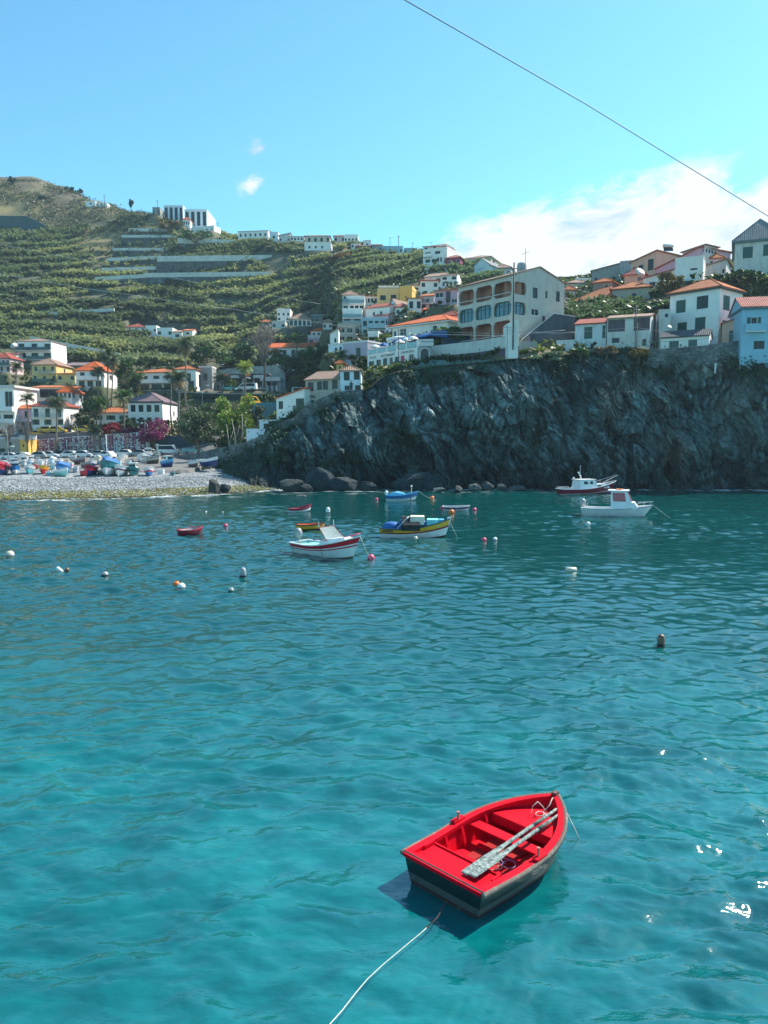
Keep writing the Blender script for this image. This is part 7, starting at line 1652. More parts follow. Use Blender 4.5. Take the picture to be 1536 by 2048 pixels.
for a in (('round cream buoy near the left edge', 20, 1110, 8.5, 'cream', 'ball', 'grey'), ('white cylinder float tipped over beside a small brown one', 123, 1140, 7, 'white', 'tilt'),
          ('small brownish round float touching the tipped white one', 134, 1140, 5, 'brown'), ('dark weedy grey buoy alone right of the tipped pair', 210, 1150, 7, 'grey', 'ball', 'black'),
          ('grey white barrel half of the orange and white buoy', 363, 1174, 8, 'white', 'ball', 'grey'), ('bright orange half of the orange and white buoy', 353, 1169, 7, 'orange'),
          ('upright weathered post float left of the centre', 486, 1152, 7.5, 'grey', 'post'), ('small greenish grey ball buoy below the post float', 462, 1181, 6, 'grey', 'ball', 'green'),
          ('salmon pink ball buoy right of the crimson rowing boat', 451, 1052, 5, 'pink'), ('white upright can buoy between the rowing boats', 656, 1026, 5, 'white', 'post'),
          ('bright red round buoy beside the nearest moored boat', 742, 1116, 7.5, 'pink'), ('small pinkish buoy left of the blue boat', 753, 999, 3.6, 'pink'),
          ('orange ball buoy right of the blue boat', 864, 997, 5, 'orange'), ('small pink buoy at the stern of the oval white boat', 885, 1016, 4, 'pink'),
          ('orange red buoy under the oval white boat', 903, 1025, 6, 'orange'), ('pale pink ball buoy at the bow of the oval white boat', 949, 1020, 4.5, 'pink'),
          ('pale lilac fender ball against the yellow banded boat', 831, 1077, 4.5, 'cream'), ('small red buoy left of the white pair', 968, 1080, 5, 'pink'),
          ('little white float right of the small red buoy', 990, 1079, 4.5, 'white', 'ball', 'grey'), ('cream cylinder float lying on the water right of centre', 1142, 1139, 8.5, 'cream', 'lying'),
          ('white hooked float below the white cabin boat', 1176, 1048, 4.5, 'white'), ('dark brown topped post float far right of the bay', 1322, 1289, 9, 'brown', 'post'),
          ('tiny white float upper left of the pink buoy', 412, 1024, 2, 'white'), ('tiny dark float above the pink buoy', 445, 1025, 2.4, 'grey')): buoy(*a)

# ---- boats on the beach
def beached(label, px, py, Y, w_px, rot, hull, kind='open', c2='white', c3=None, inside='cream', Lr=2.1):
    rot *= .62; w_px *= 1.22
    """rot: 0 = bow to the camera, 90 = broadside bow right"""
    q = P(px, py, Y); z = max(zbeach(q.x, Y), gz(q.x, Y) if Y > 118 else -9); s = mppx(Y)
    a = R(rot); B = None
    wm = w_px * s; B = wm / (abs(math.cos(a)) + Lr * abs(math.sin(a)) ) ; L = B * Lr
    root = thing('fishing_boat' if kind != 'open' else 'rowing_boat', label, 'boat', (q.x, Y, z + .28 * B * .5), R(180) + a, 'boats pulled up on the beach')
    C_ = Matrix.Translation((0, -L / 2, 0)); D = .36 * B + .15
    G = hull_lines(L, B, D, D * 1.7, tr=.72, keel=-.22 * B, rake=.1, nst=11, nj=8)
    G = [[(x, y - L / 2, zz) for x, y, zz in r] for r in G]
    h, i_, g = hull_mesh(G, [(.5, 0), (.78, 1), (1, 2)], .05, .05, gun=1, gunw=.09)
    h.build('hull', [paint(c2), paint(hull), paint(c3 or hull)], root); g.build('gunwale', paint(c3 or 'white'), root)
    if kind != 'cover': i_.build('interior', paint(inside), root)
    if kind == 'open':
        for t in (-.2, .1): MB().box(-B * .42, B * .42, L * t, L * t + .25, D * .7, D * .7 + .04).build('thwart', paint(inside), root)
    if kind == 'cover':
        n = len(G); m = MB(); vs = []
        for r in G: x, y, zz = r[-1]; vs += [(x, y, zz + .03), (x * .4, y, zz + .28 * B * min(1, x / (B * .4) + .1)), (-x * .4, y, zz + .28 * B * min(1, x / (B * .4) + .1)), (-x, y, zz + .03)]
        m.add(vs, [(4 * i + j, 4 * i + j + 1, 4 * i + j + 5, 4 * i + j + 4) for i in range(n - 1) for j in range(3)] + [(0, 1, 2, 3)]); m.build('tarpaulin', canvas(inside), root)
    if kind == 'cabin':
        loft_box(-B * .36, B * .36, -L * .12, L * .24, D, D + B * .55, .08, .25, .06).build('cabin', paint('white'), root)
        MB().box(-B * .30, B * .30, L * .24 - .10, L * .24 - .02, D + B * .24, D + B * .44).build('window', GLASS, root)
        MB().box(-B * .38, B * .38, -L * .14, L * .20, D + B * .55, D + B * .60).build('roof', paint('white'), root)
        for s_ in (1, -1): MB().box(s_ * B * .345 - .02, s_ * B * .345 + .02, -L * .06, L * .1, D + B * .25, D + B * .45).build('window', GLASS, root)
    # chocks
    MB().box(-B * .5, B * .5, -L * .2, -L * .2 + .2, -.28 * B * .5 - .25, -.10 * B).build('chock', mat('timber', (.12, .09, .07), .9), root)
    return root, L, B, D
BB = [('crimson and navy boat at the left edge of the beach', 3, 954, 112, 32, 20, 'pink', 'cover', 'navy', 'red', 'maroon'), ('blue boat with a white deckhouse near the left edge of the beach', 30, 948, 113, 32, 50, 'blue', 'cabin', 'white', 'blue', 'sky'),
 ('pale mint boat with a white rim left of the orange one', 60, 949, 114, 28, 30, 'grey', 'open', 'cyan', 'white', 'mint'), ('orange and yellow small boat in the front row', 88, 946, 114, 24, 25, 'orange', 'open', 'red', 'yellow', 'orange'),
 ('bright blue boat in the front row left of the long mint one', 125, 948, 114, 26, 12, 'sky', 'cover', 'blue', 'blue', 'blue'), ('long flat mint punt lying lowest on the shingle', 124, 953, 110.5, 36, 88, 'mint', 'open', 'mint', 'white', 'cyan'),
 ('small pale blue skiff beside the long mint punt', 98, 953, 111, 18, 60, 'cyan', 'open', 'sky', 'white', 'mint'), ('small flat red boat at the foot of the front row', 168, 953, 111, 18, 80, 'red', 'cover', 'red', 'red', 'red'),
 ('red and navy boat with a white stem, bow to the water', 181, 949, 112.5, 24, 8, 'red', 'open', 'navy', 'maroon', 'red'), ('largest beached boat, dark sea green with a white bottom and blue canopy', 219, 947, 113, 40, 14, 'teal', 'cover', 'white', 'teal', 'blue'),
 ('white and plum boat, bow on, right of the big green one', 243, 948, 112.5, 24, 4, 'purple', 'open', 'white', 'white', 'cream'), ('dark teal boat with a boxy cabin in the front row', 267, 948, 113, 20, 6, 'black', 'cabin', 'teal', 'teal', 'grey'),
 ('white, red and blue boat at the right of the front row', 298, 948, 113, 28, 32, 'red', 'open', 'blue', 'white', 'cream'), ('large blue boat with a pale cabin, broadside', 336, 934, 126, 34, 75, 'blue', 'cabin', 'navy', 'sky', 'sky'),
 ('small teal skiff below the large blue boat', 345, 947, 114, 14, 60, 'teal', 'open', 'teal', 'grey', 'teal'), ('orange and cream small boat near the right end of the beach', 357, 942, 117, 16, 75, 'orange', 'open', 'cream', 'cream', 'cream'),
 ('trailer boat under a grey white cover near the ramp', 388, 934, 124, 26, 78, 'grey', 'cover', 'brown', 'white', 'grey'), ('long navy and white boat rightmost under the ramp wall', 420, 938, 122, 42, 84, 'navy', 'open', 'navy', 'white', 'grey'),
 ('red boat in the second row with pink bundles', 71, 938, 124, 22, 35, 'red', 'open', 'maroon', 'grey', 'brown'), ('white cabin boat in the second row near the left lamp', 28, 938, 125, 28, 55, 'white', 'cabin', 'white', 'white', 'white'),
 ('white boat left of the second row cabin boat', 8, 936, 127, 24, 30, 'white', 'open', 'grey', 'white', 'cream'), ('boat under a light blue cover in the third row', 103, 930, 132, 22, 50, 'sky', 'cover', 'white', 'white', 'sky'),
 ('white boat with a grey stripe right of the light blue cover', 120, 926, 138, 20, 40, 'white', 'cabin', 'grey', 'white', 'white'), ('small yellow decked boat in the third row', 137, 931, 131, 16, 40, 'yellow', 'cover', 'white', 'white', 'yellow'),
 ('white and rose boat in the second row behind the bright blue one', 140, 939, 123, 26, 62, 'pink', 'open', 'white', 'white', 'cream'), ('dark grey teal inflatable like boat in the second row', 174, 936, 126, 28, 80, 'teal', 'open', 'black', 'grey', 'grey'),
 ('white boat with a mast stub behind the bright blue one', 107, 940, 122, 24, 55, 'cyan', 'open', 'white', 'white', 'sky'), ('boat under a beige canvas left of the tall mast', 196, 928, 135, 28, 45, 'cream', 'cover', 'grey', 'cream', 'cream'),
 ('long plum coloured boat in the third row', 160, 927, 137, 34, 86, 'purple', 'open', 'brown', 'grey', 'brown'), ('cream open boat near the silver car', 246, 922, 143, 24, 30, 'cream', 'open', 'grey', 'white', 'cream'),
 ('second cream open boat in front of the silver car', 285, 920, 144, 26, 35, 'cream', 'open', 'brown', 'white', 'brown'), ('long beige boat behind the large blue one', 308, 929, 136, 36, 76, 'cream', 'open', 'brown', 'grey', 'brown'),
 ('teal white boat right of the big green one, second row', 236, 934, 128, 26, 60, 'cyan', 'open', 'white', 'white', 'mint'), ('low grey white boat between bright blue and small red ones', 152, 947, 117, 20, 60, 'grey', 'open', 'white', 'white', 'grey'),
 ('white low boat under the big green one at right', 203, 950, 114, 18, 85, 'white', 'open', 'grey', 'white', 'cream'), ('grey boat with a cabin at the left of the third row', 48, 930, 134, 24, 50, 'grey', 'cabin', 'white', 'white', 'grey'),
 ('small white boat left of the beige canvas one', 186, 932, 130, 18, 20, 'white', 'open', 'navy', 'white', 'sky'), ('pale green boat behind the mint one', 78, 929, 136, 20, 40, 'mint', 'open', 'white', 'white', 'mint'),
 ('dark brown open boat left of the silver car', 262, 928, 136, 20, 66, 'brown', 'open', 'black', 'grey', 'brown'), ('blue rimmed white boat at the left edge, third row', 18, 928, 138, 22, 62, 'blue', 'open', 'white', 'white', 'sky'),
 ('white boat with a teal cover in front of the parked cars', 218, 922, 144, 22, 50, 'teal', 'cover', 'white', 'white', 'teal'), ('white launch under the tall palm shadow, third row', 62, 925, 141, 20, 65, 'white', 'cabin', 'navy', 'white', 'white')]
for a in BB: r_0, L0_, B0_, D0_ = beached(*a)
_r = random.Random(21)
for i in range(22):
    px_q = _r.uniform(2, 330); Yq_ = _r.uniform(127, 152); pyq = 875 + 4.9 * F / Yq_
    k_q = _r.choice(['open', 'open', 'cover', 'cabin'])
    o_q = beached('small pale boat packed among the back rows of beached boats', px_q, pyq, Yq_, _r.uniform(16, 24), _r.uniform(10, 100), _r.choice(['white', 'cream', 'grey', 'cyan', 'sky']), k_q, 'white', 'white', _r.choice(['white', 'cream', 'grey', 'sky', 'brown']))[0]
    o_q['group'] = 'small pale boats in the back rows of the beach'
_q = P(214, 940, 113); t_ = thing('boat_mast', 'tall white mast rising from the big green beached boat', 'mast', (_q.x, 113.4, _q.z))
MB().tube([(0, 0, 0), (-.15, 0, 5.2)], [.07, .045], 8).build('spar', WHITE_POLE, t_, True); MB().tube([(0, 0, 3.2), (.9, -.4, .2)], .02, 4).build('stay', WHITE_POLE, t_)
_q = P(322, 941, 116); t_ = thing('ice_box', 'white square box on the shingle below the large blue boat', 'box', (_q.x, 116, zbeach(_q.x, 116)))
MB().box(-.42, .42, -.3, .3, 0, .62).build('body', paint('white'), t_); MB().box(-.45, .45, -.33, .33, .63, .70).build('lid', paint('white'), t_)

# ---- cars
def car(label, px, py, Y, c, rz=0, kind='car', group='cars parked along the shore road', L=4.1, z=None):
    q = P(px, py, Y); zz = gz(q.x, Y) if z is None else z
    root = thing('parked_' + kind if kind in ('car', 'van', 'truck') else kind, label, kind, (q.x, Y, zz), R(rz), group); w_ = .84
    if kind == 'car':
        body = [(-L / 2, .35), (-L / 2 + .05, .75), (-L * .43, .86), (L * .28, .88), (L * .46, .70), (L / 2, .45), (L / 2 - .05, .28), (-L / 2 + .1, .26)]
        cab = [(-L * .43, .87), (-L * .30, 1.40), (-L * .02, 1.46), (L * .12, 1.38), (L * .29, .89)]
    elif kind == 'van':
        body = [(-L / 2, .35), (-L / 2, 1.0), (L * .40, 1.0), (L / 2, .72), (L / 2, .30), (-L / 2 + .1, .28)]; cab = [(-L / 2 + .02, 1.0), (-L / 2 + .08, 1.95), (L * .20, 1.98), (L * .40, 1.0)]
    else:
        body = [(-L / 2, .55), (-L / 2, 1.05), (L * .05, 1.05), (L * .36, 1.0), (L / 2, .8), (L / 2, .4), (-L / 2, .4)]; cab = [(L * .02, 1.05), (L * .06, 1.62), (L * .25, 1.62), (L * .37, 1.0)]
    MB().prism(body, -w_, w_).build('body', paint(c), root)
    k = MB(); n = len(cab); yb, yt = w_ - .03, w_ - .17; zt_ = max(p[1] for p in cab)
    f = lambda z_: yb + (yt - yb) * (z_ - cab[0][1]) / (zt_ - cab[0][1])
    k.add([(x, -f(z_), z_) for x, z_ in cab] + [(x, f(z_), z_) for x, z_ in cab], [tuple(range(n)), tuple(n + j for j in reversed(range(n)))] + [(j, n + j, n + (j + 1) % n, (j + 1) % n) for j in range(n)])
    k.build('cabin', paint(c), root)
    for sd in (-1, 1):
        cx = sum(p[0] for p in cab) / n; pts = []
        for x, z_ in cab:
            x2 = cx + (x - cx) * .84; z2 = cab[0][1] + .06 + (z_ - cab[0][1]) * .80; pts.append((x2, sd * (f(z2) + .012), z2))
        MB().add(pts, [tuple(range(n))]).build('side_window', GLASS, root)
    x0, z0 = cab[-1]; x1, z1 = cab[-2]; e = .015
    MB().add([(x0 - .04 + e, -yb * .88, z0 + .06), (x0 - .04 + e, yb * .88, z0 + .06), (x1 + .04 + e, yt * .85, z1 - .05), (x1 + .04 + e, -yt * .85, z1 - .05)], [(0, 1, 2, 3)]).build('windscreen', GLASS, root)
    for xx in (-L * .31, L * .31):
        for yy in (-w_, w_):
            wl = MB().lathe([(.12, -.10), (.30, -.09), (.31, 0), (.30, .09), (.12, .10)], 14, (xx, yy - .03 * (1 if yy > 0 else -1), .31), axis='y').build('wheel', mat('tyre', (.015, .015, .016), .8), root, True)
            MB().lathe([(.17, -.012), (.17, .012)], 12, (xx, yy + .085 * (1 if yy > 0 else -1), .31), axis='y').build('rim', STEEL, wl, True)
    for yy in (-w_ * .7, w_ * .7): MB().box(L / 2 - .07, L / 2 + .01, yy - .14, yy + .14, .60, .70).build('headlight', mat('lamp_glass', (.7, .7, .65), .2), root)
    return root
CARS = [('white hatchback below the left end of the buoy curtain', 100, 913, 162, 'white', 3), ('white saloon parked under the middle of the buoy curtain', 137, 913, 163, 'white', 178), ('dark small car between two white ones', 118, 911, 166, 'black', 0),
 ('white estate car right of the under curtain saloon', 167, 911, 163, 'white', 2), ('pale grey car below the curtain, beside the tall mast', 193, 909, 164, 'grey', 180), ('grey car just left of the white hatchback', 76, 915, 161, 'grey', 178),
 ('white car by the left lamp post', 22, 919, 158, 'white', 10), ('second white car by the left lamp post', 42, 918, 160, 'white', 176), ('dark blue car right of the tall mast', 222, 909, 164, 'navy', 0), ('white rounded car behind the teal covered boat', 212, 912, 158, 'white', 160),
 ('white hatchback facing left near the crimson bougainvillea', 246, 909, 164, 'white', 182), ('silver saloon in front of the curtain end', 276, 909, 162, 'grey', 178), ('silver white estate under the bare mast pole', 303, 906, 163, 'cream', 2),
 ('black car half hidden behind the round sign', 318, 905, 167, 'black', 0)]
for a in CARS: car(*a)
car('white van parked right of the round road sign', 338, 902, 164, 'white', 0, 'van', L=4.8)
car('pale blue white truck at the start of the ramp', 386, 903, 160, 'cyan', 20, 'truck', L=4.2)
for lab, px, py in (('yellow taxi leftmost of the row above the buoy curtain', 75, 870), ('yellow and dark taxi second from left above the buoy curtain', 96, 867), ('yellow taxi with a roof rack third above the buoy curtain', 115, 866), ('yellow taxi parked apart, by the low bushy palm', 168, 862)):
    t_ = car(lab, px, py, 174.5, 'yellow', 5, 'car', 'yellow taxis above the buoy curtain'); MB().box(-.2, .2, -.1, .1, 1.46, 1.58).build('roof_sign', paint('black'), t_)
    t_.name = 'taxi'; t_['category'] = 'taxi'
zst_ = P(491, 785, 222).z
car('white van on the petrol station forecourt', 494, 783, 212, 'white', 170, 'van', None, 5.6, zst_)
car('small pale blue car left of the forecourt van', 458, 784, 213, 'cyan', 0, 'car', 'cars at the petrol station', 4.0, zst_); car('silver car between van and pumps', 516, 784, 214, 'grey', 10, 'car', 'cars at the petrol station', 4.0, zst_)
car('white minibus behind the orange roofed cliff house', 604, 782, 204, 'white', 0, 'van', None, 5.2, P(604, 790, 204).z)
car('yellow van on the lower road right of the lime tree', 502, 806, 158, 'yellow', 60, 'van', None, 4.6, P(502, 812, 158).z); PADS
car('dark car at the foot of the ramp among the tree trunks', 470, 898, 133, 'black', 0, 'car', None, 3.8)

# ---- buoy curtain
def curtain():
    root = thing('buoy_curtain', 'long curtain of strung red, white and purple fishing floats hung along the shore wall', 'curtain', P(180, 905, 170))
    o = root.location; pats = [('white', 'purple'), ('white', 'plum_pale'), ('curtain_rose', 'white'), ('purple', 'white'), ('curtain_rose', 'cream'), ('plum_pale', 'white'), ('white', 'navy'), ('cream', 'curtain_rose')]
    xa, xb = P(68, 880, 170).x, P(298, 880, 170).x; n = 96; cache = {}
    for i in range(n):
        t = i / (n - 1); x = xa + (xb - xa) * t; px = 68 + 230 * t
        top = np.interp(px, [68, 120, 200, 298], [880, 876, 870, 864]); bot = np.interp(px, [68, 150, 250, 298], [909, 907, 901, 896])
        zt_ = P(px, top, 170).z; zb_ = P(px, bot, 170).z; k = rng.randrange(24)
        if k not in cache:
            m = MB(); h = 0; r = random.Random(k); m.tube([(0, 0, 0), (0, 0, -1)], .012, 4, 0)
            while h < 1: s = .030; m.ball((r.uniform(-.02, .02), r.uniform(-.02, .02), -h - s), .155, r.choice((0, 0, 0, 0, 1)), 6, .24); h += r.choice((.05, .06, .07, .085))
            m.ball((0, 0, -1.0), .17, 0, 7, .26)
            ob = m.build('float_strand', [paint(pats[k % 8][0]), paint(pats[k % 8][1])], root, True); cache[k] = ob
        else: ob = cache[k].copy(); COL.objects.link(ob)
        ob.parent = root; ob.location = (x - o.x, rng.uniform(-.05, .05), zt_ - o.z); ob.scale = (1, 1, (zt_ - zb_) * rng.uniform(.92, 1.04)); ob.rotation_euler = (0, 0, rng.uniform(0, 6))
    MB().tube([(xa - o.x, 0, P(68, 880, 170).z - o.z), (P(120, 876, 170).x - o.x, 0, P(120, 876, 170).z - o.z), (P(200, 870, 170).x - o.x, 0, P(200, 870, 170).z - o.z), (xb - o.x, 0, P(298, 864, 170).z - o.z)], .06, 6).build('top_cable', WHITE_POLE, root)
    for px in (68, 145, 222, 298): 
        x = P(px, 880, 170).x - o.x; MB().tube([(x, .1, -3), (x, .1, P(px, 872, 170).z - o.z)], .07, 6).build('post', GREY_POLE, root)
curtain()

# ---- lamps, poles, cables, signs
def lamp(label, px, Y, pyt, pyb, arm=1.0, m_=GREY_POLE):
    a = P(px, pyt, Y); b = P(px, pyb, Y); zg = min(gz(b.x, Y), b.z); t_ = thing('street_lamp', label, 'street lamp', (a.x, Y, zg), 0, 'street lamps along the shore'); h = a.z - zg
    MB().tube([(0, 0, -.3), (0, 0, h * .75), (arm * .15, 0, h * .92), (arm * .5, 0, h), (arm, 0, h * .985)], [.09, .07, .06, .05, .04], 6).build('post', m_, t_, True)
    MB().lathe([(.05, -.3), (.12, -.1), (.12, .2), (.04, .32)], 8, (arm + .15 * (1 if arm > 0 else -1), 0, h * .98), axis='x').build('lamp_head', WHITE_POLE, t_, True)
for a in (('curved lamp post before the solar panel house', 155, 169, 847, 880, -1.2), ('tall lamp post at the left end of the beach', 14, 150, 855, 925, -1.4), ('curved lamp post against the bougainvillea', 296, 169, 845, 900, -1.2),
          ('lamp post left of the petrol station', 404, 200, 770, 805, 1.3), ('tall curved lamp behind the petrol fascia', 432, 210, 728, 788, 1.6), ('lamp post before the forecourt van', 486, 205, 756, 800, 1.6),
          ('lamp post over the pump canopy', 543, 212, 728, 790, 1.5), ('lamp post at the right end of the forecourt', 570, 205, 739, 790, 2.0), ('lamp post on the beach below the yellow kiosk', 16, 130, 892, 932, .6)): lamp(*a)
def pole(label, px, Y, pyt, pyb, r=.06, name='utility_pole', cross=True, m_=None):
    a = P(px, pyt, Y); b = P(px, pyb, Y); t_ = thing(name, label, name.replace('_', ' '), b, 0, 'poles and aerials')
    h = a.z - b.z; MB().tube([(0, 0, -1.5), (0, 0, h)], r, 6).build('pole', m_ or mat('pole_dark', (.09, .09, .09), .8), t_, True)
    if cross: MB().tube([(-.5, 0, h * .92), (.5, 0, h * .92)], r * .6, 5).tube([(-.35, 0, h * .84), (.35, 0, h * .84)], r * .5, 5).build('crossbar', m_ or mat('pole_dark', (.09, .09, .09), .8), t_)
for a in (('dark wooden pole before the corner of the arched building', 1026, 113, 525, 678, .12), ('thin aerial pole rising before the sweeping orange roof', 1161, 128, 550, 618, .05), ('tall pole on the ridge right of the maroon house', 797, 318, 471, 495, .14),
          ('thin pole on the ridge left of the tallest ridge pole', 780, 318, 474, 494, .09), ('short pole on the ridge right of the tallest ridge pole', 825, 306, 485, 500, .09), ('pole on the hotel stair block', 315, 399, 400, 418, .13), ('pole at the hilltop shed', 209, 430, 389, 410, .14),
          ('mast pole against the bougainvillea', 291, 168, 842, 898, .09), ('pair of grey poles before the sun porch house, left one', 1270, 111, 610, 690, .07), ('right one of the grey poles before the sun porch house', 1273.5, 111, 645, 690, .07),
          ('aerial on the skyline tower house roof', 862, 262, 484, 490, .05), ('thin grey pole on the restaurant front', 797, 119, 655, 742, .06), ('thin pole before the plum retaining wall', 1014, 112.6, 650, 715, .05), ('pole behind the hotels on the ridge', 436, 365, 445, 462, .08)): pole(*a)
_q = P(315, 905, 160); t_ = thing('road_sign', 'round road sign on a post beside the white van', 'road sign', (_q.x, 160, gz(_q.x, 160)))
MB().tube([(0, 0, 0), (0, 0, 2.4)], .04, 6).build('post', GREY_POLE, t_); MB().lathe([(.33, 0), (.33, .04)], 18, (0, -.06, 2.3), axis='y').build('disc', paint('grey'), t_); MB().lathe([(.22, 0), (.22, .02)], 18, (0, -.085, 2.3), axis='y').build('disc_face', paint('white'), t_)
def cable(label, pts, r, m_, sag=0):
    p = [P(*q) for q in pts]; o = p[0]; t_ = thing('overhead_cable', label, 'cable', o, 0, 'overhead cables')
    res = []
    for i in range(len(p) - 1):
        for k in range(8): f = k / 8; q = p[i].lerp(p[i + 1], f); q.z -= sag * 4 * f * (1 - f); res.append(q - o)
    res.append(p[-1] - o); MB().tube(res, r, 5).build('wire', m_, t_, True)
CB = mat('cable_blue', (.05, .16, .22), .6); CW = mat('cable_pale', (.40, .43, .43), .6)
cable('long dark cable crossing the sky to the upper right, nearest of all', [(700, -70, 9.5), (810, 0, 10), (1170, 207, 12), (1536, 432, 15), (1800, 610, 18)], .008, CB)
cable('pale cable across the banana terraces, the lower one', [(-60, 540, 96), (0, 548, 96), (170, 577, 97), (460, 618, 99), (700, 655, 102), (850, 668, 104), (1000, 672, 106), (1130, 660, 108)], .020, CW)
cable('pale cable across the banana terraces, the upper one', [(-60, 480, 97), (0, 489, 97), (205, 528, 99), (420, 570, 101), (640, 608, 104)], .016, CW)
cable('thin cable in front of the restaurant and arched building', [(725, 651, 116), (840, 662, 114), (1000, 668, 112), (1150, 664, 111)], .016, CW)
cable('thin cable crossing the sun porch house front', [(1014, 655, 112), (1110, 668, 111), (1273, 655, 110.5), (1340, 666, 110)], .014, CW)
# white drain pipe sticking out of the cliff
_q = P(1430, 735, 104); t_ = thing('drain_pipe', 'white drain pipe sticking up from the cliff face at the right', 'pipe', _q)
MB().tube([(0, 0, -.8), (.08, 0, .5)], .12, 8).build('pipe', WHITE_POLE, t_, True); MB().lathe([(.15, .42), (.15, .55)], 10, (.08, 0, 0)).build('collar', WHITE_POLE, t_)
# railings along the cliff terrace
def railing(label, pts, h=1.0, step=.35):
    p = [P(*q) for q in pts]; o = p[0]; t_ = thing('railing', label, 'railing', o, 0, 'railings on the cliff edge'); top = MB(); bars = MB()
    for i in range(len(p) - 1):
        a, b = p[i] - o, p[i + 1] - o; top.tube([a + Vector((0, 0, h)), b + Vector((0, 0, h))], .03, 5).tube([a + Vector((0, 0, .08)), b + Vector((0, 0, .08))], .02, 5); n = max(2, int((b - a).length / step))
        for k in range(n): q = a.lerp(b, k / n); bars.tube([q, q + Vector((0, 0, h))], .014, 4)
    top.build('rail', RAIL, t_); bars.build('bars', RAIL, t_)
railing('iron railing before the black roofed cottage', [(1288, 700, 109.8), (1340, 697, 108.8), (1420, 692, 107.8)]); railing('iron railing before the salmon house', [(1424, 691, 107.8), (1480, 680, 107.3)], 1.1)
railing('pale railing along the ramp beside the truck', [(345, 909, 151), (400, 901, 141), (430, 896, 136)], .9, .5)
# solar panels, dishes, small hillside things
_q = P(93, 805, 175.6); t_ = thing('solar_panel', 'three dark solar panels on the brick red roof above the taxis', 'solar panels', _q)
for k in range(3): MB().add([(-1.9 + k * 1.3, 0, -.5), (-.75 + k * 1.3, 0, -.5), (-.55 + k * 1.3, 1.3, .35), (-1.7 + k * 1.3, 1.3, .35), (-1.9 + k * 1.3, .02, -.6), (-.75 + k * 1.3, .02, -.6), (-.55 + k * 1.3, 1.32, .25), (-1.7 + k * 1.3, 1.32, .25)], [(0, 1, 2, 3), (4, 7, 6, 5), (0, 4, 5, 1), (1, 5, 6, 2), (2, 6, 7, 3), (3, 7, 4, 0)]).build('panel', mat('solar_dark', (.02, .03, .05), .2), t_)
def dish(label, px, py, Y, r, rz=0):
    q = P(px, py, Y); t_ = thing('satellite_dish', label, 'satellite dish', q, rz, 'satellite dishes'); o = MB().lathe([(r, .25 * r), (r * .7, .1 * r), (.05, 0), (.05, -.03), (r * .7, .06 * r), (r, .2 * r)], 16).build('bowl', SLAB, t_, True); o.rotation_euler = (R(60), 0, 0)
    MB().tube([(0, 0, -1.3 * r), (0, 0, 0)], .05, 5).build('mast', RAIL, t_); MB().tube([(0, 0, 0), (0, -r * .8, r * .4)], .02, 4).build('arm', RAIL, t_)
dish('big pale satellite dish left of the modern white house', 28, 692, 226, 1.0); dish('salmon tinted satellite dish on the small salmon house', 1279, 546, 152, 1.0, .3); dish('small dish on the white cottage chimney end', 1338, 655, 109, .35)
_q = P(1336, 500, 150); t_ = thing('water_heater', 'white solar water heater with a drum on the rose pink roof', 'water heater', (_q.x, _q.y, _q.z - .3))
MB().lathe([(.05, -1.0), (.3, -.95), (.3, .95), (.05, 1.0)], 12, (0, 0, 1.1), axis='x').build('drum', SLAB, t_, True); MB().add([(-.9, -.4, 0), (.9, -.4, 0), (.9, .2, 1.0), (-.9, .2, 1.0)], [(0, 1, 2, 3)]).build('panel', mat('solar_dark', (.02, .03, .05), .2), t_)
swall('greenhouse', 'long low dark teal greenhouse with a slanting right end below the hilltop', [(-60, 402, 431, 458), (52, 402, 432, 458), (74, 402, 442, 458), (100, 402, 456, 458)], 9.0, mat('wall_darkteal', (.045, .085, .10), .8, .2, .3), cat='greenhouse', ext=5)
H('small white shed below the hilltop skyline', 171, 436, 191, 436, 7, 404, 410, 'white', ('flat', .3, 'x'), name='shed', cat='shed', pad=False, front=W(.2, .7, 1, .2, 'G'), ext=2)
H('pale sheet roofed shed right of the small white shed on the hilltop', 192, 434, 214, 434, 7, 407, 411, 'white', ('flat', .3, 'x'), name='shed', cat='shed', pad=False, front=W(.2, .7, 1, .2, 'G'), ext=2)
H('tiny white hut in the upper right of the banana field', 735, 300, 751, 300, 5, 525, 531, 'weathered', ('flat', .3, 'x'), name='hut', cat='hut', pad=False, front=W(.2, .8, 1, .3, 'G'), ext=3)

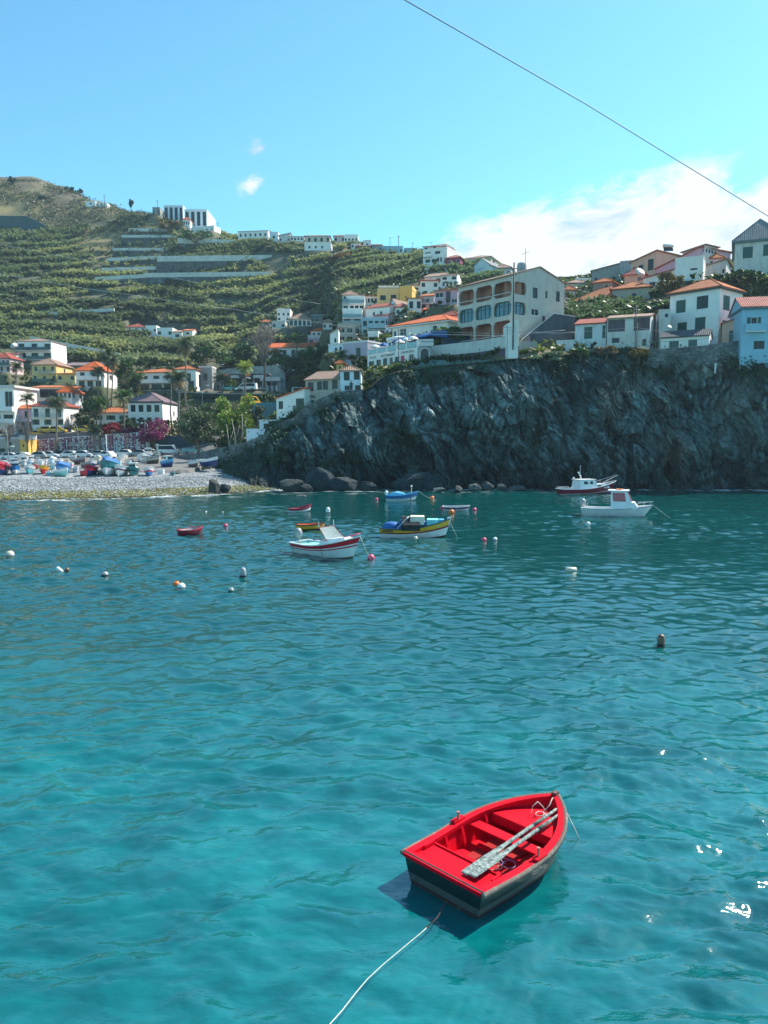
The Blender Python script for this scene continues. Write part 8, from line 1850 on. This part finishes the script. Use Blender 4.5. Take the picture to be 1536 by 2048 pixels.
# ---- people
def person(label, px, py, Y, h=1.72, top=(.02, .025, .03), legs=(.03, .035, .05), rz=0, z=None, sit=False):
    q = P(px, py, Y); zz = q.z if z is None else z; root = thing('person', label, 'person', (q.x, Y, zz), rz)
    k = h / 1.72
    J = {'pel': (0, 0, .92), 'che': (0, -.03, 1.28), 'neck': (0, -.03, 1.48), 'head': (0, -.05, 1.60), 'top': (0, -.05, 1.72)}
    E = [('pel', 'che'), ('che', 'neck'), ('neck', 'head'), ('head', 'top')]; Rr = {'pel': .15, 'che': .16, 'neck': .06, 'head': .10, 'top': .07}
    for s_, n in ((1, 'r'), (-1, 'l')):
        J.update({n + 'sh': (s_ * .19, -.03, 1.42), n + 'el': (s_ * .26, .0, 1.14), n + 'wr': (s_ * .23, -.12, .92), n + 'ha': (s_ * .22, -.16, .84), n + 'hip': (s_ * .1, 0, .86), n + 'kn': (s_ * .11, -.02, .48), n + 'an': (s_ * .11, .03, .09), n + 'toe': (s_ * .12, -.14, .04)})
        E += [('che', n + 'sh'), (n + 'sh', n + 'el'), (n + 'el', n + 'wr'), (n + 'wr', n + 'ha'), ('pel', n + 'hip'), (n + 'hip', n + 'kn'), (n + 'kn', n + 'an'), (n + 'an', n + 'toe')]
        Rr.update({n + 'sh': .07, n + 'el': .05, n + 'wr': .035, n + 'ha': .04, n + 'hip': .10, n + 'kn': .065, n + 'an': .045, n + 'toe': .045})
    nm = list(J); me = bpy.data.meshes.new('body'); me.from_pydata([tuple(c * k for c in J[n]) for n in nm], [(nm.index(a), nm.index(b)) for a, b in E], [])
    o = bpy.data.objects.new('body', me); COL.objects.link(o); o.parent = root
    md = o.modifiers.new('s', 'SKIN'); sv = me.skin_vertices[0].data
    for i, n in enumerate(nm): sv[i].radius = (Rr[n] * k, Rr[n] * k * .85)
    sv[0].use_root = True; o.modifiers.new('u', 'SUBSURF').levels = 1; me.materials.append(mat('cloth_%.2f_%.2f' % (top[0], top[2]), top, .9, .2, 4))
    MB().ball((0, -.045 * k, 1.655 * k), .108 * k).build('hair', mat('hair_dark', (.02, .015, .012), .8), root, True)
    pm = mat('cloth_%.2f_%.2f' % (legs[0], legs[2]), legs, .9, .2, 4); tr = MB()
    for s_ in (1, -1): tr.tube([(s_ * .09 * k, 0, .94 * k), (s_ * .11 * k, -.02, .48 * k), (s_ * .11 * k, .03, .10 * k)], [.118 * k, .085 * k, .065 * k], 8)
    tr.build('trousers', pm, root, True)
person('person in dark clothes standing on the stone wall below the white cliff house', 702.5, 786, 113.6, 1.75)
person('person in a pale shirt walking on the ramp left of the truck', 352, 905, 152, 1.7, (.35, .45, .48), (.05, .07, .1), .8, gz(P(352, 905, 152).x, 152))
person('second person on the ramp, in dark trousers, close behind the pale shirt', 357, 905, 152.6, 1.65, (.25, .3, .3), (.02, .03, .05), 1.2, gz(P(357, 905, 152.6).x, 152.6))
person('person in dark clothes among the boats at the left edge of the beach', 13, 955, 111, 1.7, (.05, .03, .04), (.04, .05, .08), .4, zbeach(P(13, 955, 111).x, 111))

# ---- air
hm = bpy.data.materials.new('haze'); hm.use_nodes = True; hm.node_tree.nodes.clear(); _t = NT(hm.node_tree)
_v = _t.new('ShaderNodeVolumePrincipled', {'Color': (.60, .84, 1.0, 1), 'Density': .00016, 'Anisotropy': .3})
_t.new('ShaderNodeOutputMaterial', {'Volume': _v.outputs[0]})
hz = MB().box(-460, 480, -20, 600, -2.0, 190).build('haze', hm, None); meta(hz, 'thin pale sea haze filling the air over the bay', 'haze', None, 'stuff')
scene.cycles.volume_step_rate = 10
